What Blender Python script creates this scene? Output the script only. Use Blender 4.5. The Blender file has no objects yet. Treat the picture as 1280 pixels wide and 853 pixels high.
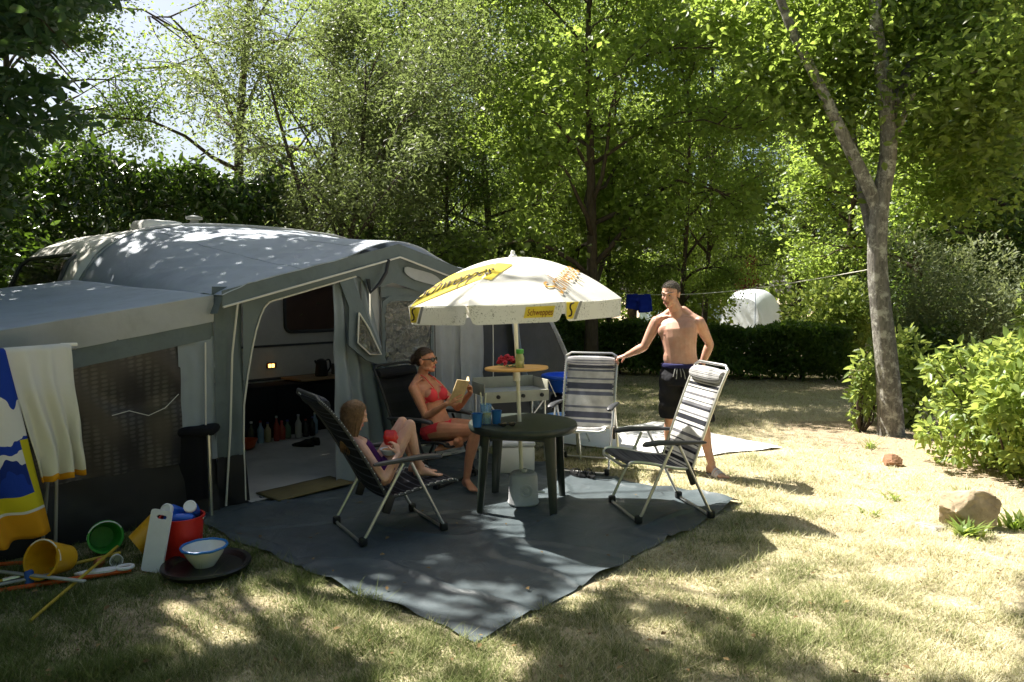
import bpy, bmesh, math, random
import numpy as np
from mathutils import Vector, Matrix, noise, Quaternion

# ------------------------------------------------------------------ camera, world, sun, exposure
sc = bpy.context.scene
COL = sc.collection
PITCH = math.atan(56.5 / 900.0)
CAMZ = 1.65
cam_d = bpy.data.cameras.new('camera')
cam_d.sensor_width = 36.0
cam_d.lens = 36.0 * 900.0 / 1280.0
cam_d.clip_start = 0.05
cam_d.clip_end = 1000.0
cam = bpy.data.objects.new('camera', cam_d)
COL.objects.link(cam)
cam.location = (0, 0, CAMZ)
cam.rotation_euler = (math.radians(90) - PITCH, 0, 0)
sc.camera = cam

SUN_EL = math.radians(55)
SUN_H = Vector((-0.82, 0.57, 0)).normalized()          # towards the sun, on the ground
SUN_SLOPE = 1.0 / math.tan(SUN_EL)
world = bpy.data.worlds.new('World')
sc.world = world
world.use_nodes = True
wn = world.node_tree.nodes
bg = wn['Background']
sky = wn.new('ShaderNodeTexSky')
sky.sky_type = 'NISHITA'
sky.sun_disc = False
sky.sun_elevation = SUN_EL
sky.sun_rotation = math.atan2(SUN_H.x, SUN_H.y)
sky.dust_density = 3.5
sky.air_density = 1.0
world.node_tree.links.new(sky.outputs[0], bg.inputs[0])
bg.inputs[1].default_value = 0.05
sun_d = bpy.data.lights.new('sun', 'SUN')
sun_d.energy = 5.0
sun_d.angle = math.radians(0.53)
sun_d.color = (1.0, 0.95, 0.86)
sun = bpy.data.objects.new('sun', sun_d)
COL.objects.link(sun)
sd = Vector((-SUN_H.x * math.cos(SUN_EL), -SUN_H.y * math.cos(SUN_EL), -math.sin(SUN_EL)))
sun.rotation_euler = sd.to_track_quat('-Z', 'Y').to_euler()
sun.location = (-20, 14, 30)
sc.view_settings.view_transform = 'Standard'
sc.view_settings.look = 'None'
sc.view_settings.gamma = 1.0
sc.view_settings.exposure = 1.75
sc.render.engine = 'CYCLES'
sc.cycles.use_denoising = True
sc.cycles.max_bounces = 7
sc.cycles.diffuse_bounces = 4
sc.cycles.glossy_bounces = 2
sc.cycles.transmission_bounces = 5
sc.cycles.transparent_max_bounces = 6
sc.cycles.caustics_reflective = False
sc.cycles.caustics_refractive = False
sc.cycles.sample_clamp_indirect = 4.0

# ------------------------------------------------------------------ helpers
R = math.radians
V3 = Vector
RNG = random.Random(7)


def nrm(v):
    v = Vector(v)
    return v.normalized()


class MB:
    """collects faces of ONE mesh object"""
    def __init__(self):
        self.v = []
        self.f = []
        self.uv = {}

    def add(self, vs, fs, uvs=None):
        o = len(self.v)
        self.v.extend([tuple(p) for p in vs])
        for f in fs:
            self.f.append(tuple(i + o for i in f))
        if uvs:
            for i, t in enumerate(uvs):
                self.uv[o + i] = t
        return self

    def box(self, c, s, rot=None, taper=1.0):
        x, y, z = s[0] / 2, s[1] / 2, s[2] / 2
        P = [(-x, -y, -z), (x, -y, -z), (x, y, -z), (-x, y, -z),
             (-x * taper, -y * taper, z), (x * taper, -y * taper, z), (x * taper, y * taper, z), (-x * taper, y * taper, z)]
        c = Vector(c)
        P = [(rot @ Vector(p) if rot else Vector(p)) + c for p in P]
        return self.add(P, [(3, 2, 1, 0), (4, 5, 6, 7), (0, 1, 5, 4), (1, 2, 6, 5), (2, 3, 7, 6), (3, 0, 4, 7)])

    def rbox(self, c, s, r=0.01, rot=None, seg=2):
        """box with rounded edges"""
        bm = bmesh.new()
        bmesh.ops.create_cube(bm, size=1.0)
        bmesh.ops.scale(bm, vec=Vector(s), verts=bm.verts)
        bmesh.ops.bevel(bm, geom=list(bm.edges), offset=min(r, 0.49 * min(s)), segments=seg, profile=0.5, affect='EDGES')
        c = Vector(c)
        bm.verts.index_update()
        self.add([(rot @ v.co if rot else v.co) + c for v in bm.verts], [[v.index for v in f.verts] for f in bm.faces])
        bm.free()
        return self

    def tube(self, path, r, k=8, cap=True, closed=False, flat=None):
        path = [Vector(p) for p in path]
        n = len(path)
        rs = r if isinstance(r, (list, tuple, np.ndarray)) else [r] * n
        vs, fs = [], []
        up = None
        for i, p in enumerate(path):
            if closed:
                t = path[(i + 1) % n] - path[i - 1]
            else:
                t = path[min(i + 1, n - 1)] - path[max(i - 1, 0)]
            t = t.normalized() if t.length > 1e-9 else Vector((0, 0, 1))
            if up is None:
                a = Vector((0, 0, 1)) if abs(t.z) < 0.9 else Vector((1, 0, 0))
                up = (a - t * a.dot(t)).normalized()
            else:
                up = up - t * up.dot(t)
                up = up.normalized() if up.length > 1e-6 else t.orthogonal().normalized()
            s = t.cross(up)
            for j in range(k):
                a = 2 * math.pi * j / k
                fl = flat if flat else 1.0
                vs.append(p + (up * math.cos(a) * fl + s * math.sin(a)) * rs[i])
        m = n if closed else n - 1
        for i in range(m):
            for j in range(k):
                a, b = i * k + j, i * k + (j + 1) % k
                c2, d = ((i + 1) % n) * k + (j + 1) % k, ((i + 1) % n) * k + j
                fs.append((a, b, c2, d))
        if cap and not closed:
            fs.append(tuple(range(k - 1, -1, -1)))
            fs.append(tuple((n - 1) * k + j for j in range(k)))
        return self.add(vs, fs)

    def lathe(self, prof, c=(0, 0, 0), k=24, M=None, close=True):
        """prof: (r, z) pairs bottom to top"""
        c = Vector(c)
        vs, fs = [], []
        n = len(prof)
        for r, z in prof:
            for j in range(k):
                a = 2 * math.pi * j / k
                p = Vector((r * math.cos(a), r * math.sin(a), z))
                vs.append((M @ p if M else p) + c)
        for i in range(n - 1):
            for j in range(k):
                fs.append((i * k + j, i * k + (j + 1) % k, (i + 1) * k + (j + 1) % k, (i + 1) * k + j))
        if close:
            fs.append(tuple(range(k - 1, -1, -1)))
            fs.append(tuple((n - 1) * k + j for j in range(k)))
        return self.add(vs, fs)

    def ell(self, c, ax, ay, az, n=14, m=9):
        c, ax, ay, az = Vector(c), Vector(ax), Vector(ay), Vector(az)
        vs, fs = [c - az], []
        for i in range(1, m):
            t = math.pi * i / m - math.pi / 2
            for j in range(n):
                a = 2 * math.pi * j / n
                vs.append(c + ax * (math.cos(t) * math.cos(a)) + ay * (math.cos(t) * math.sin(a)) + az * math.sin(t))
        vs.append(c + az)
        for j in range(n):
            fs.append((0, 1 + (j + 1) % n, 1 + j))
            fs.append((len(vs) - 1, 1 + (m - 2) * n + j, 1 + (m - 2) * n + (j + 1) % n))
        for i in range(m - 2):
            for j in range(n):
                fs.append((1 + i * n + j, 1 + i * n + (j + 1) % n, 1 + (i + 1) * n + (j + 1) % n, 1 + (i + 1) * n + j))
        return self.add(vs, fs)

    def sheet(self, fn, nu, nv):
        vs, uv, fs = [], [], []
        for j in range(nv + 1):
            for i in range(nu + 1):
                u, v = i / nu, j / nv
                vs.append(fn(u, v))
                uv.append((u, v))
        for j in range(nv):
            for i in range(nu):
                a = j * (nu + 1) + i
                fs.append((a, a + 1, a + nu + 2, a + nu + 1))
        return self.add(vs, fs, uv)

    def loft(self, rings, cap=True):
        k = len(rings[0])
        vs = [p for r in rings for p in r]
        fs = []
        for i in range(len(rings) - 1):
            for j in range(k):
                fs.append((i * k + j, i * k + (j + 1) % k, (i + 1) * k + (j + 1) % k, (i + 1) * k + j))
        if cap:
            fs.append(tuple(range(k - 1, -1, -1)))
            fs.append(tuple((len(rings) - 1) * k + j for j in range(k)))
        return self.add(vs, fs)

    def prism(self, poly, d):
        """poly: 3-D outline, d: extrusion vector"""
        d = Vector(d)
        n = len(poly)
        vs = [Vector(p) for p in poly] + [Vector(p) + d for p in poly]
        fs = [tuple(range(n - 1, -1, -1)), tuple(range(n, 2 * n))]
        for i in range(n):
            fs.append((i, (i + 1) % n, n + (i + 1) % n, n + i))
        return self.add(vs, fs)

    def shift(self, off):
        off = Vector(off)
        self.v = [tuple(Vector(p) - off) for p in self.v]
        return self


def obj(name, mb, mat, parent=None, smooth=True, sub=None, auto=35, fix=True, solid=0.0):
    if sub is not None:
        mb.shift(sub)
    me = bpy.data.meshes.new(name)
    me.from_pydata(mb.v, [], mb.f)
    if mb.uv:
        l = me.uv_layers.new(name='UVMap')
        for lp in me.loops:
            l.data[lp.index].uv = mb.uv.get(lp.vertex_index, (0, 0))
    if fix:
        bm = bmesh.new()
        bm.from_mesh(me)
        bmesh.ops.recalc_face_normals(bm, faces=bm.faces)
        if smooth:
            for f in bm.faces:
                f.smooth = True
            ca = math.radians(auto)
            for e in bm.edges:
                if len(e.link_faces) == 2 and e.calc_face_angle(0) > ca:
                    e.smooth = False
        bm.to_mesh(me)
        bm.free()
    if isinstance(mat, (list, tuple)):
        for m in mat:
            me.materials.append(m)
    elif mat:
        me.materials.append(mat)
    o = bpy.data.objects.new(name, me)
    COL.objects.link(o)
    if parent:
        o.parent = parent
    if solid:
        md = o.modifiers.new('solid', 'SOLIDIFY')
        md.thickness = solid
        md.offset = 0
    return o


def thing(name, label, cat, loc=(0, 0, 0), rotz=0.0, group=None, rot=None):
    o = bpy.data.objects.new(name, None)
    o.empty_display_size = 0.1
    COL.objects.link(o)
    o.location = loc
    o.rotation_euler = rot if rot else (0, 0, rotz)
    o['label'] = label
    o['category'] = cat
    if group:
        o['group'] = group
    return o


def tag(o, label, cat, group=None):
    o['label'] = label
    o['category'] = cat
    if group:
        o['group'] = group
    return o


def kind(o, k):
    o['kind'] = k
    return o


def fast_mesh(name, verts, faces, tint=None, mat=None, smooth=False, uv=None):
    me = bpy.data.meshes.new(name)
    verts = np.ascontiguousarray(verts, dtype=np.float32)
    faces = np.ascontiguousarray(faces, dtype=np.int32)
    n, k = faces.shape
    me.vertices.add(len(verts))
    me.vertices.foreach_set('co', verts.ravel())
    me.loops.add(n * k)
    me.loops.foreach_set('vertex_index', faces.ravel())
    me.polygons.add(n)
    me.polygons.foreach_set('loop_start', np.arange(0, n * k, k, dtype=np.int32))
    me.polygons.foreach_set('loop_total', np.full(n, k, dtype=np.int32))
    if tint is not None:
        a = me.attributes.new('tint', 'FLOAT', 'POINT')
        a.data.foreach_set('value', np.ascontiguousarray(tint, dtype=np.float32))
    me.update(calc_edges=True)
    if smooth:
        me.polygons.foreach_set('use_smooth', np.ones(n, dtype=bool))
    if mat:
        me.materials.append(mat)
    return me


def link(name, me, parent=None, loc=None):
    o = bpy.data.objects.new(name, me)
    COL.objects.link(o)
    if parent:
        o.parent = parent
    if loc is not None:
        o.location = loc
    return o


# ------------------------------------------------------------------ materials
def srgb(r, g, b):
    f = lambda c: (c / 255 / 12.92) if c / 255 <= 0.04045 else ((c / 255 + 0.055) / 1.055) ** 2.4
    return (f(r), f(g), f(b))


def mix_node(nt, a, b, fac, typ='MIX'):
    m = nt.nodes.new('ShaderNodeMix')
    m.data_type = 'RGBA'
    m.blend_type = typ
    for sock, val in ((6, a), (7, b), (0, fac)):
        if isinstance(val, bpy.types.NodeSocket):
            nt.links.new(val, m.inputs[sock])
        elif sock == 0:
            m.inputs[0].default_value = val
        else:
            m.inputs[sock].default_value = (*val, 1)
    return m.outputs[2]


def noise_node(nt, scale, detail=3, rough=0.55, coord='Object', vec=None, dist=0.0):
    n = nt.nodes.new('ShaderNodeTexNoise')
    n.inputs['Scale'].default_value = scale
    n.inputs['Detail'].default_value = detail
    n.inputs['Roughness'].default_value = rough
    n.inputs['Distortion'].default_value = dist
    if vec is None:
        tc = nt.nodes.new('ShaderNodeTexCoord')
        vec = tc.outputs[coord]
    nt.links.new(vec, n.inputs['Vector'])
    return n


def ramp_node(nt, val, stops, interp='LINEAR'):
    r = nt.nodes.new('ShaderNodeValToRGB')
    r.color_ramp.interpolation = interp
    el = r.color_ramp.elements
    while len(el) < len(stops):
        el.new(0.5)
    for e, (p, c) in zip(el, stops):
        e.position = p
        e.color = (*c, 1) if len(c) == 3 else c
    nt.links.new(val, r.inputs[0])
    return r.outputs[0]


MATS = {}


def mat(name, col, rough=0.6, spec=0.35, metal=0.0, var=0.14, vs=6.0, bump=0.0, bs=60.0, dirt=0.0, sss=0.0, trans=0.0, coat=0.0):
    if name in MATS:
        return MATS[name]
    m = bpy.data.materials.new(name)
    m.use_nodes = True
    nt = m.node_tree
    b = nt.nodes['Principled BSDF']
    b.inputs['Roughness'].default_value = rough
    b.inputs['Specular IOR Level'].default_value = spec
    b.inputs['Metallic'].default_value = metal
    b.inputs['Coat Weight'].default_value = coat
    n = noise_node(nt, vs, 4, 0.6)
    c0 = tuple(c * (1 - var) for c in col)
    c1 = tuple(min(1, c * (1 + var)) for c in col)
    base = ramp_node(nt, n.outputs[0], [(0.3, c0), (0.7, c1)])
    if dirt:
        n2 = noise_node(nt, vs * 2.7, 5, 0.7)
        f = ramp_node(nt, n2.outputs[0], [(0.52, (0, 0, 0)), (0.72, (dirt, dirt, dirt))])
        base = mix_node(nt, base, tuple(c * 0.45 for c in col), f)
    nt.links.new(base, b.inputs['Base Color'])
    if sss:
        b.inputs['Subsurface Weight'].default_value = sss
        b.inputs['Subsurface Radius'].default_value = (0.012, 0.005, 0.003)
        b.inputs['Subsurface Scale'].default_value = 1.0
    if bump:
        n3 = noise_node(nt, bs, 4, 0.6)
        bn = nt.nodes.new('ShaderNodeBump')
        bn.inputs['Strength'].default_value = bump
        bn.inputs['Distance'].default_value = 0.01
        nt.links.new(n3.outputs[0], bn.inputs['Height'])
        nt.links.new(bn.outputs[0], b.inputs['Normal'])
    if trans:
        t = nt.nodes.new('ShaderNodeBsdfTranslucent')
        nt.links.new(base, t.inputs[0])
        mx = nt.nodes.new('ShaderNodeMixShader')
        mx.inputs[0].default_value = trans
        nt.links.new(b.outputs[0], mx.inputs[1])
        nt.links.new(t.outputs[0], mx.inputs[2])
        nt.links.new(mx.outputs[0], nt.nodes['Material Output'].inputs[0])
    MATS[name] = m
    return m


def cloth(name, col, var=0.1, trans=0.12, bump=0.25, dirt=0.0, weave=260, rough=0.85):
    """woven fabric: wrinkles plus weave"""
    if name in MATS:
        return MATS[name]
    m = mat(name, col, rough=rough, spec=0.2, var=var, vs=2.2, dirt=dirt, trans=trans)
    nt = m.node_tree
    b = nt.nodes['Principled BSDF']
    tc = nt.nodes.new('ShaderNodeTexCoord')
    n1 = noise_node(nt, 5.0, 3, 0.5, dist=0.6)
    n2 = noise_node(nt, weave, 1, 0.5)
    ad = nt.nodes.new('ShaderNodeMath')
    ad.operation = 'MULTIPLY_ADD'
    ad.inputs[1].default_value = 0.05
    nt.links.new(n2.outputs[0], ad.inputs[0])
    nt.links.new(n1.outputs[0], ad.inputs[2])
    bn = nt.nodes.new('ShaderNodeBump')
    bn.inputs['Strength'].default_value = bump
    bn.inputs['Distance'].default_value = 0.03
    nt.links.new(ad.outputs[0], bn.inputs['Height'])
    nt.links.new(bn.outputs[0], b.inputs['Normal'])
    return m


def stripes(name, stops, repeat=1.0, trans=0.25, axis=1):
    """stripes across the UV length of a sling"""
    m = bpy.data.materials.new(name)
    m.use_nodes = True
    nt = m.node_tree
    b = nt.nodes['Principled BSDF']
    b.inputs['Roughness'].default_value = 0.75
    b.inputs['Specular IOR Level'].default_value = 0.2
    uv = nt.nodes.new('ShaderNodeUVMap')
    sp = nt.nodes.new('ShaderNodeSeparateXYZ')
    nt.links.new(uv.outputs[0], sp.inputs[0])
    mu = nt.nodes.new('ShaderNodeMath')
    mu.operation = 'MULTIPLY'
    mu.inputs[1].default_value = repeat
    nt.links.new(sp.outputs[axis], mu.inputs[0])
    fr = nt.nodes.new('ShaderNodeMath')
    fr.operation = 'FRACT'
    nt.links.new(mu.outputs[0], fr.inputs[0])
    base = ramp_node(nt, fr.outputs[0], stops, 'CONSTANT')
    n = noise_node(nt, 9, 4, 0.6)
    base = mix_node(nt, base, ramp_node(nt, n.outputs[0], [(0.3, (0.72, 0.72, 0.7)), (0.65, (1, 1, 1))]), 1.0, 'MULTIPLY')
    nt.links.new(base, b.inputs['Base Color'])
    n3 = noise_node(nt, 420, 1, 0.5)
    bn = nt.nodes.new('ShaderNodeBump')
    bn.inputs['Strength'].default_value = 0.3
    bn.inputs['Distance'].default_value = 0.003
    nt.links.new(n3.outputs[0], bn.inputs['Height'])
    nt.links.new(bn.outputs[0], b.inputs['Normal'])
    t = nt.nodes.new('ShaderNodeBsdfTranslucent')
    nt.links.new(base, t.inputs[0])
    mx = nt.nodes.new('ShaderNodeMixShader')
    mx.inputs[0].default_value = trans
    nt.links.new(b.outputs[0], mx.inputs[1])
    nt.links.new(t.outputs[0], mx.inputs[2])
    nt.links.new(mx.outputs[0], nt.nodes['Material Output'].inputs[0])
    return m


def leafmat(name, dark, light, tcol, tamt=0.45, rough=0.42, spec=0.4):
    m = bpy.data.materials.new(name)
    m.use_nodes = True
    nt = m.node_tree
    b = nt.nodes['Principled BSDF']
    b.inputs['Roughness'].default_value = rough
    b.inputs['Specular IOR Level'].default_value = spec
    at = nt.nodes.new('ShaderNodeAttribute')
    at.attribute_name = 'tint'
    base = mix_node(nt, dark, light, at.outputs['Fac'])
    tr = mix_node(nt, tuple(c * 0.6 for c in tcol), tcol, at.outputs['Fac'])
    nt.links.new(base, b.inputs['Base Color'])
    t = nt.nodes.new('ShaderNodeBsdfTranslucent')
    nt.links.new(tr, t.inputs[0])
    mx = nt.nodes.new('ShaderNodeMixShader')
    mx.inputs[0].default_value = tamt
    nt.links.new(b.outputs[0], mx.inputs[1])
    nt.links.new(t.outputs[0], mx.inputs[2])
    nt.links.new(mx.outputs[0], nt.nodes['Material Output'].inputs[0])
    return m


def glassy(name, col=(1, 1, 1), rough=0.05, alpha_mix=0.6):
    """thin clear plastic or glass: transparent with a gloss"""
    m = bpy.data.materials.new(name)
    m.use_nodes = True
    nt = m.node_tree
    b = nt.nodes['Principled BSDF']
    b.inputs['Base Color'].default_value = (*col, 1)
    b.inputs['Roughness'].default_value = rough
    b.inputs['Specular IOR Level'].default_value = 0.8
    t = nt.nodes.new('ShaderNodeBsdfTransparent')
    t.inputs[0].default_value = (*col, 1)
    mx = nt.nodes.new('ShaderNodeMixShader')
    mx.inputs[0].default_value = alpha_mix
    nt.links.new(b.outputs[0], mx.inputs[1])
    nt.links.new(t.outputs[0], mx.inputs[2])
    nt.links.new(mx.outputs[0], nt.nodes['Material Output'].inputs[0])
    return m


ALU = mat('aluminium', (0.62, 0.62, 0.6), rough=0.32, metal=0.9, var=0.06, vs=30)
BLACKP = mat('black_plastic', (0.018, 0.018, 0.02), rough=0.45, var=0.1)
DARKGREY = mat('dark_grey_plastic', (0.045, 0.047, 0.052), rough=0.42, var=0.12)
WHITEP = mat('white_plastic', (0.78, 0.78, 0.76), rough=0.4, var=0.04)
CREAM = mat('cream_paint', (0.62, 0.58, 0.47), rough=0.45, var=0.05)


def text_mesh(s, size=1.0, shear=0.0):
    cu = bpy.data.curves.new('txt', 'FONT')
    cu.body = s
    cu.size = size
    cu.shear = shear
    cu.resolution_u = 3
    o = bpy.data.objects.new('txt', cu)
    COL.objects.link(o)
    dg = bpy.context.evaluated_depsgraph_get()
    me = bpy.data.meshes.new_from_object(o.evaluated_get(dg))
    bm = bmesh.new()
    bm.from_mesh(me)
    bmesh.ops.triangulate(bm, faces=bm.faces)
    for _ in range(4):
        es = [e for e in bm.edges if e.calc_length() > 0.16 * size]
        if not es:
            break
        bmesh.ops.subdivide_edges(bm, edges=es, cuts=1)
        bmesh.ops.triangulate(bm, faces=bm.faces)
    vs = [v.co.copy() for v in bm.verts]
    bm.verts.index_update()
    fs = [tuple(v.index for v in f.verts) for f in bm.faces]
    bm.free()
    bpy.data.objects.remove(o)
    bpy.data.curves.remove(cu)
    bpy.data.meshes.remove(me)
    return vs, fs

# ------------------------------------------------------------------ ground
MAT_O = Vector((-0.17, 3.32, 0))
MAT_U = Vector((0.648, 0.761, 0))
MAT_W = Vector((-0.761, 0.648, 0))
MAT_LU, MAT_LW = 3.09, 3.02
TENT_F = Vector((-2.23, 5.59, 0))
TENT_A = math.atan2(0.763, 0.647)
TU = Vector((math.cos(TENT_A), math.sin(TENT_A), 0))
TV = Vector((-math.sin(TENT_A), math.cos(TENT_A), 0))


def on_mat(x, y, pad=0.0):
    dx, dy = x - MAT_O.x, y - MAT_O.y
    a = dx * MAT_U.x + dy * MAT_U.y
    b = dx * MAT_W.x + dy * MAT_W.y
    return -pad < a < MAT_LU + pad and -pad < b < MAT_LW + pad


def in_tent(x, y):
    dx, dy = x - TENT_F.x, y - TENT_F.y
    a = dx * TU.x + dy * TU.y
    b = dx * TV.x + dy * TV.y
    return -1.8 < a < 4.9 and -0.02 < b < 4.7


def cover(x, y):
    """(soil share, green share) of the ground at a place: the lawn is scorched in the open and greener under the trees"""
    n1 = noise.fractal(Vector((x * 0.9, y * 0.9, 0)), 0.7, 2.0, 4)
    n2 = noise.fractal(Vector((x * 0.35 + 9, y * 0.35, 3)), 0.7, 2.0, 3)
    n3 = noise.noise(Vector((x * 2.3, y * 2.3, 5)))
    bx = 3.45 + 0.35 * math.sin(y * 1.3) + 0.25 * n1
    soil = max(0.0, min(1.0, (x - bx) / 0.5)) if 3.6 < y < 9.5 else 0.0
    if y <= 4.6:
        soil *= max(0.0, (y - 3.6))
    hedge_d = y - (15.0 - 0.33 * x)
    if x > -1 and hedge_d > -1.6:
        soil = max(soil, min(0.8, (hedge_d + 1.6) * 0.8))
    soil = max(soil, min(0.55, max(0.0, n1 * 1.6 - 0.45)))
    g = 0.95 - 0.24 * (x + 1.0) + 0.75 * n2 + 0.3 * n3
    if x > 2.0 and y > 9:
        g += 0.35
    return soil, max(0.0, min(1.0, g))


def ground():
    xs = np.concatenate([-np.geomspace(8, 260, 16)[::-1], np.arange(-7.9, 9.0, 0.1), np.geomspace(9.1, 260, 16)])
    ys = np.concatenate([-np.geomspace(1, 60, 8)[::-1], np.arange(0, 17.0, 0.1), np.geomspace(17.1, 420, 18)])
    nx, ny = len(xs), len(ys)
    X, Y = np.meshgrid(xs, ys)
    co = np.stack([X.ravel(), Y.ravel(), np.zeros(nx * ny)], 1)
    soil = np.zeros(nx * ny)
    green = np.zeros(nx * ny)
    for i, (x, y, _) in enumerate(co):
        s, g = cover(x, y)
        soil[i], green[i] = s, g
        if not on_mat(x, y, 0.1) and not in_tent(x, y) and y < 30:
            co[i, 2] = -0.004 + 0.012 * min(0, noise.noise(Vector((x * 1.7, y * 1.7, 1))))
        else:
            co[i, 2] = -0.004
    idx = np.arange(nx * ny).reshape(ny, nx)
    f = np.stack([idx[:-1, :-1].ravel(), idx[:-1, 1:].ravel(), idx[1:, 1:].ravel(), idx[1:, :-1].ravel()], 1)
    me = fast_mesh('ground', co, f, smooth=True)
    for nme, arr in (('soil', soil), ('green', green)):
        a = me.attributes.new(nme, 'FLOAT', 'POINT')
        a.data.foreach_set('value', arr.astype(np.float32))
    m = bpy.data.materials.new('scorched_lawn')
    m.use_nodes = True
    nt = m.node_tree
    b = nt.nodes['Principled BSDF']
    b.inputs['Roughness'].default_value = 0.95
    b.inputs['Specular IOR Level'].default_value = 0.1
    a1 = nt.nodes.new('ShaderNodeAttribute')
    a1.attribute_name = 'soil'
    a2 = nt.nodes.new('ShaderNodeAttribute')
    a2.attribute_name = 'green'
    n1 = noise_node(nt, 34, 6, 0.7)
    n2 = noise_node(nt, 3.1, 5, 0.65)
    straw = ramp_node(nt, n1.outputs[0], [(0.28, (0.29, 0.23, 0.135)), (0.5, (0.48, 0.41, 0.27)), (0.72, (0.62, 0.55, 0.40))])
    gr = ramp_node(nt, n1.outputs[0], [(0.3, (0.07, 0.085, 0.025)), (0.7, (0.21, 0.22, 0.085))])
    so = ramp_node(nt, n1.outputs[0], [(0.3, (0.22, 0.16, 0.10)), (0.7, (0.46, 0.37, 0.26))])
    ma = nt.nodes.new('ShaderNodeMath')
    ma.operation = 'MULTIPLY'
    nt.links.new(a2.outputs['Fac'], ma.inputs[0])
    nt.links.new(ramp_node(nt, n2.outputs[0], [(0.35, (0.1, 0.1, 0.1)), (0.65, (1, 1, 1))]), ma.inputs[1])
    c = mix_node(nt, straw, gr, ma.outputs[0])
    c = mix_node(nt, c, so, a1.outputs['Fac'])
    nt.links.new(c, b.inputs['Base Color'])
    bn = nt.nodes.new('ShaderNodeBump')
    bn.inputs['Strength'].default_value = 0.7
    bn.inputs['Distance'].default_value = 0.02
    n3 = noise_node(nt, 70, 5, 0.7)
    nt.links.new(n3.outputs[0], bn.inputs['Height'])
    nt.links.new(bn.outputs[0], b.inputs['Normal'])
    me.materials.append(m)
    kind(link('ground', me), 'structure')


ground()

# ------------------------------------------------------------------ the blue-grey groundsheet, carpet, pale sheet
MAT_MAT = cloth('woven_groundsheet', (0.068, 0.086, 0.094), var=0.22, trans=0.0, bump=0.5, dirt=0.5, weave=300, rough=0.42)
MAT_MAT.node_tree.nodes['Principled BSDF'].inputs['Specular IOR Level'].default_value = 0.4


def groundsheet():
    mb = MB()

    def fn(u, v):
        p = MAT_O + MAT_U * (u * MAT_LU) + MAT_W * (v * MAT_LW)
        e = min(u, 1 - u, v, 1 - v)
        w = 0.014 * noise.noise(Vector((p.x * 2.2, p.y * 2.2, 0))) + 0.007 * noise.noise(Vector((p.x * 7, p.y * 7, 4))) + 0.016 * max(0, 1 - abs(noise.noise(Vector((p.x * 1.1 + 3, p.y * 1.6, 8)))) * 14)
        edge = 0.055 * noise.noise(Vector((u * 5, v * 5, 2))) + 0.02 * noise.noise(Vector((u * 14, v * 14, 3)))
        fu, fv = max(0, 1 - u / 0.08), max(0, 1 - v / 0.08)
        fu2 = max(0, 1 - (1 - u) / 0.08)
        p = p + MAT_U * (edge * (fu2 - fu)) - MAT_W * (edge * fv)
        curl = max(fu, fv, fu2) ** 3 * max(0, noise.noise(Vector((u * 7, v * 7, 6)))) * 0.05
        w += curl
        return (p.x, p.y, 0.006 + max(0, w) * 1.3)
    mb.sheet(fn, 150, 150)
    o = obj('groundsheet', mb, MAT_MAT, auto=80)
    tag(o, 'large dark blue-grey woven groundsheet spread on the grass before the awning', 'groundsheet')
    # awning carpet
    mb = MB()

    def fc(u, v):
        p = TENT_F + TU * (0.12 + u * 3.1) + TV * (-0.12 + v * 2.5)
        w = 0.02 * noise.noise(Vector((p.x * 3, p.y * 3, 7)))
        return (p.x, p.y, 0.02 + max(-0.004, w * (1 if v < 0.1 else 0.25)))
    mb.sheet(fc, 50, 40)
    o = obj('carpet', mb, cloth('pale_carpet', (0.5, 0.48, 0.43), var=0.12, dirt=0.3, trans=0), auto=80)
    tag(o, 'pale grey carpet covering the floor inside the awning doorway', 'carpet')
    mb = MB()
    c = TENT_F + TU * 0.62 + TV * -0.12

    def fd(u, v):
        p = c + TU * ((u - 0.5) * 0.72) + TV * ((v - 0.5) * 0.34)
        return (p.x, p.y, 0.034 + 0.006 * noise.noise(Vector((u * 4, v * 3, 1))))
    mb.sheet(fd, 16, 10)
    o = obj('doormat', mb, cloth('olive_mat', (0.16, 0.13, 0.06), var=0.2, trans=0, bump=0.8), solid=0.012)
    tag(o, 'olive brown doormat at the threshold of the awning doorway', 'doormat')
    mb = MB()
    A, B, Cc, D = Vector((2.93, 7.72, 0)), Vector((1.75, 7.22, 0)), Vector((0.2, 8.15, 0)), Vector((1.9, 9.3, 0))

    def fb(u, v):
        p = (A * (1 - u) + B * u) * (1 - v) + (D * (1 - u) + Cc * u) * v
        e = 0.05 * noise.noise(Vector((u * 3, v * 3, 4)))
        return (p.x + e, p.y + e, 0.012 + 0.03 * max(0, noise.noise(Vector((p.x * 3.3, p.y * 3.3, 2)))))
    mb.sheet(fb, 40, 40)
    o = obj('ground_cloth', mb, cloth('white_cotton', (0.74, 0.73, 0.7), var=0.06, trans=0.0, dirt=0.12), auto=80)
    tag(o, 'bright white cloth spread on the sunlit grass behind the standing man', 'cloth')


groundsheet()

# ------------------------------------------------------------------ caravan
VANW = mat('caravan_skin', (0.78, 0.76, 0.68), rough=0.35, spec=0.5, var=0.05, bump=0.15, bs=90, dirt=0.15)
VAND = mat('caravan_trim', (0.08, 0.085, 0.085), rough=0.4, var=0.1)
TINT = mat('tinted_pane', (0.035, 0.028, 0.022), rough=0.08, spec=0.7, var=0.05)
RAILM = mat('rail_grey', (0.42, 0.43, 0.43), rough=0.35, metal=0.5, var=0.1)


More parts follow.
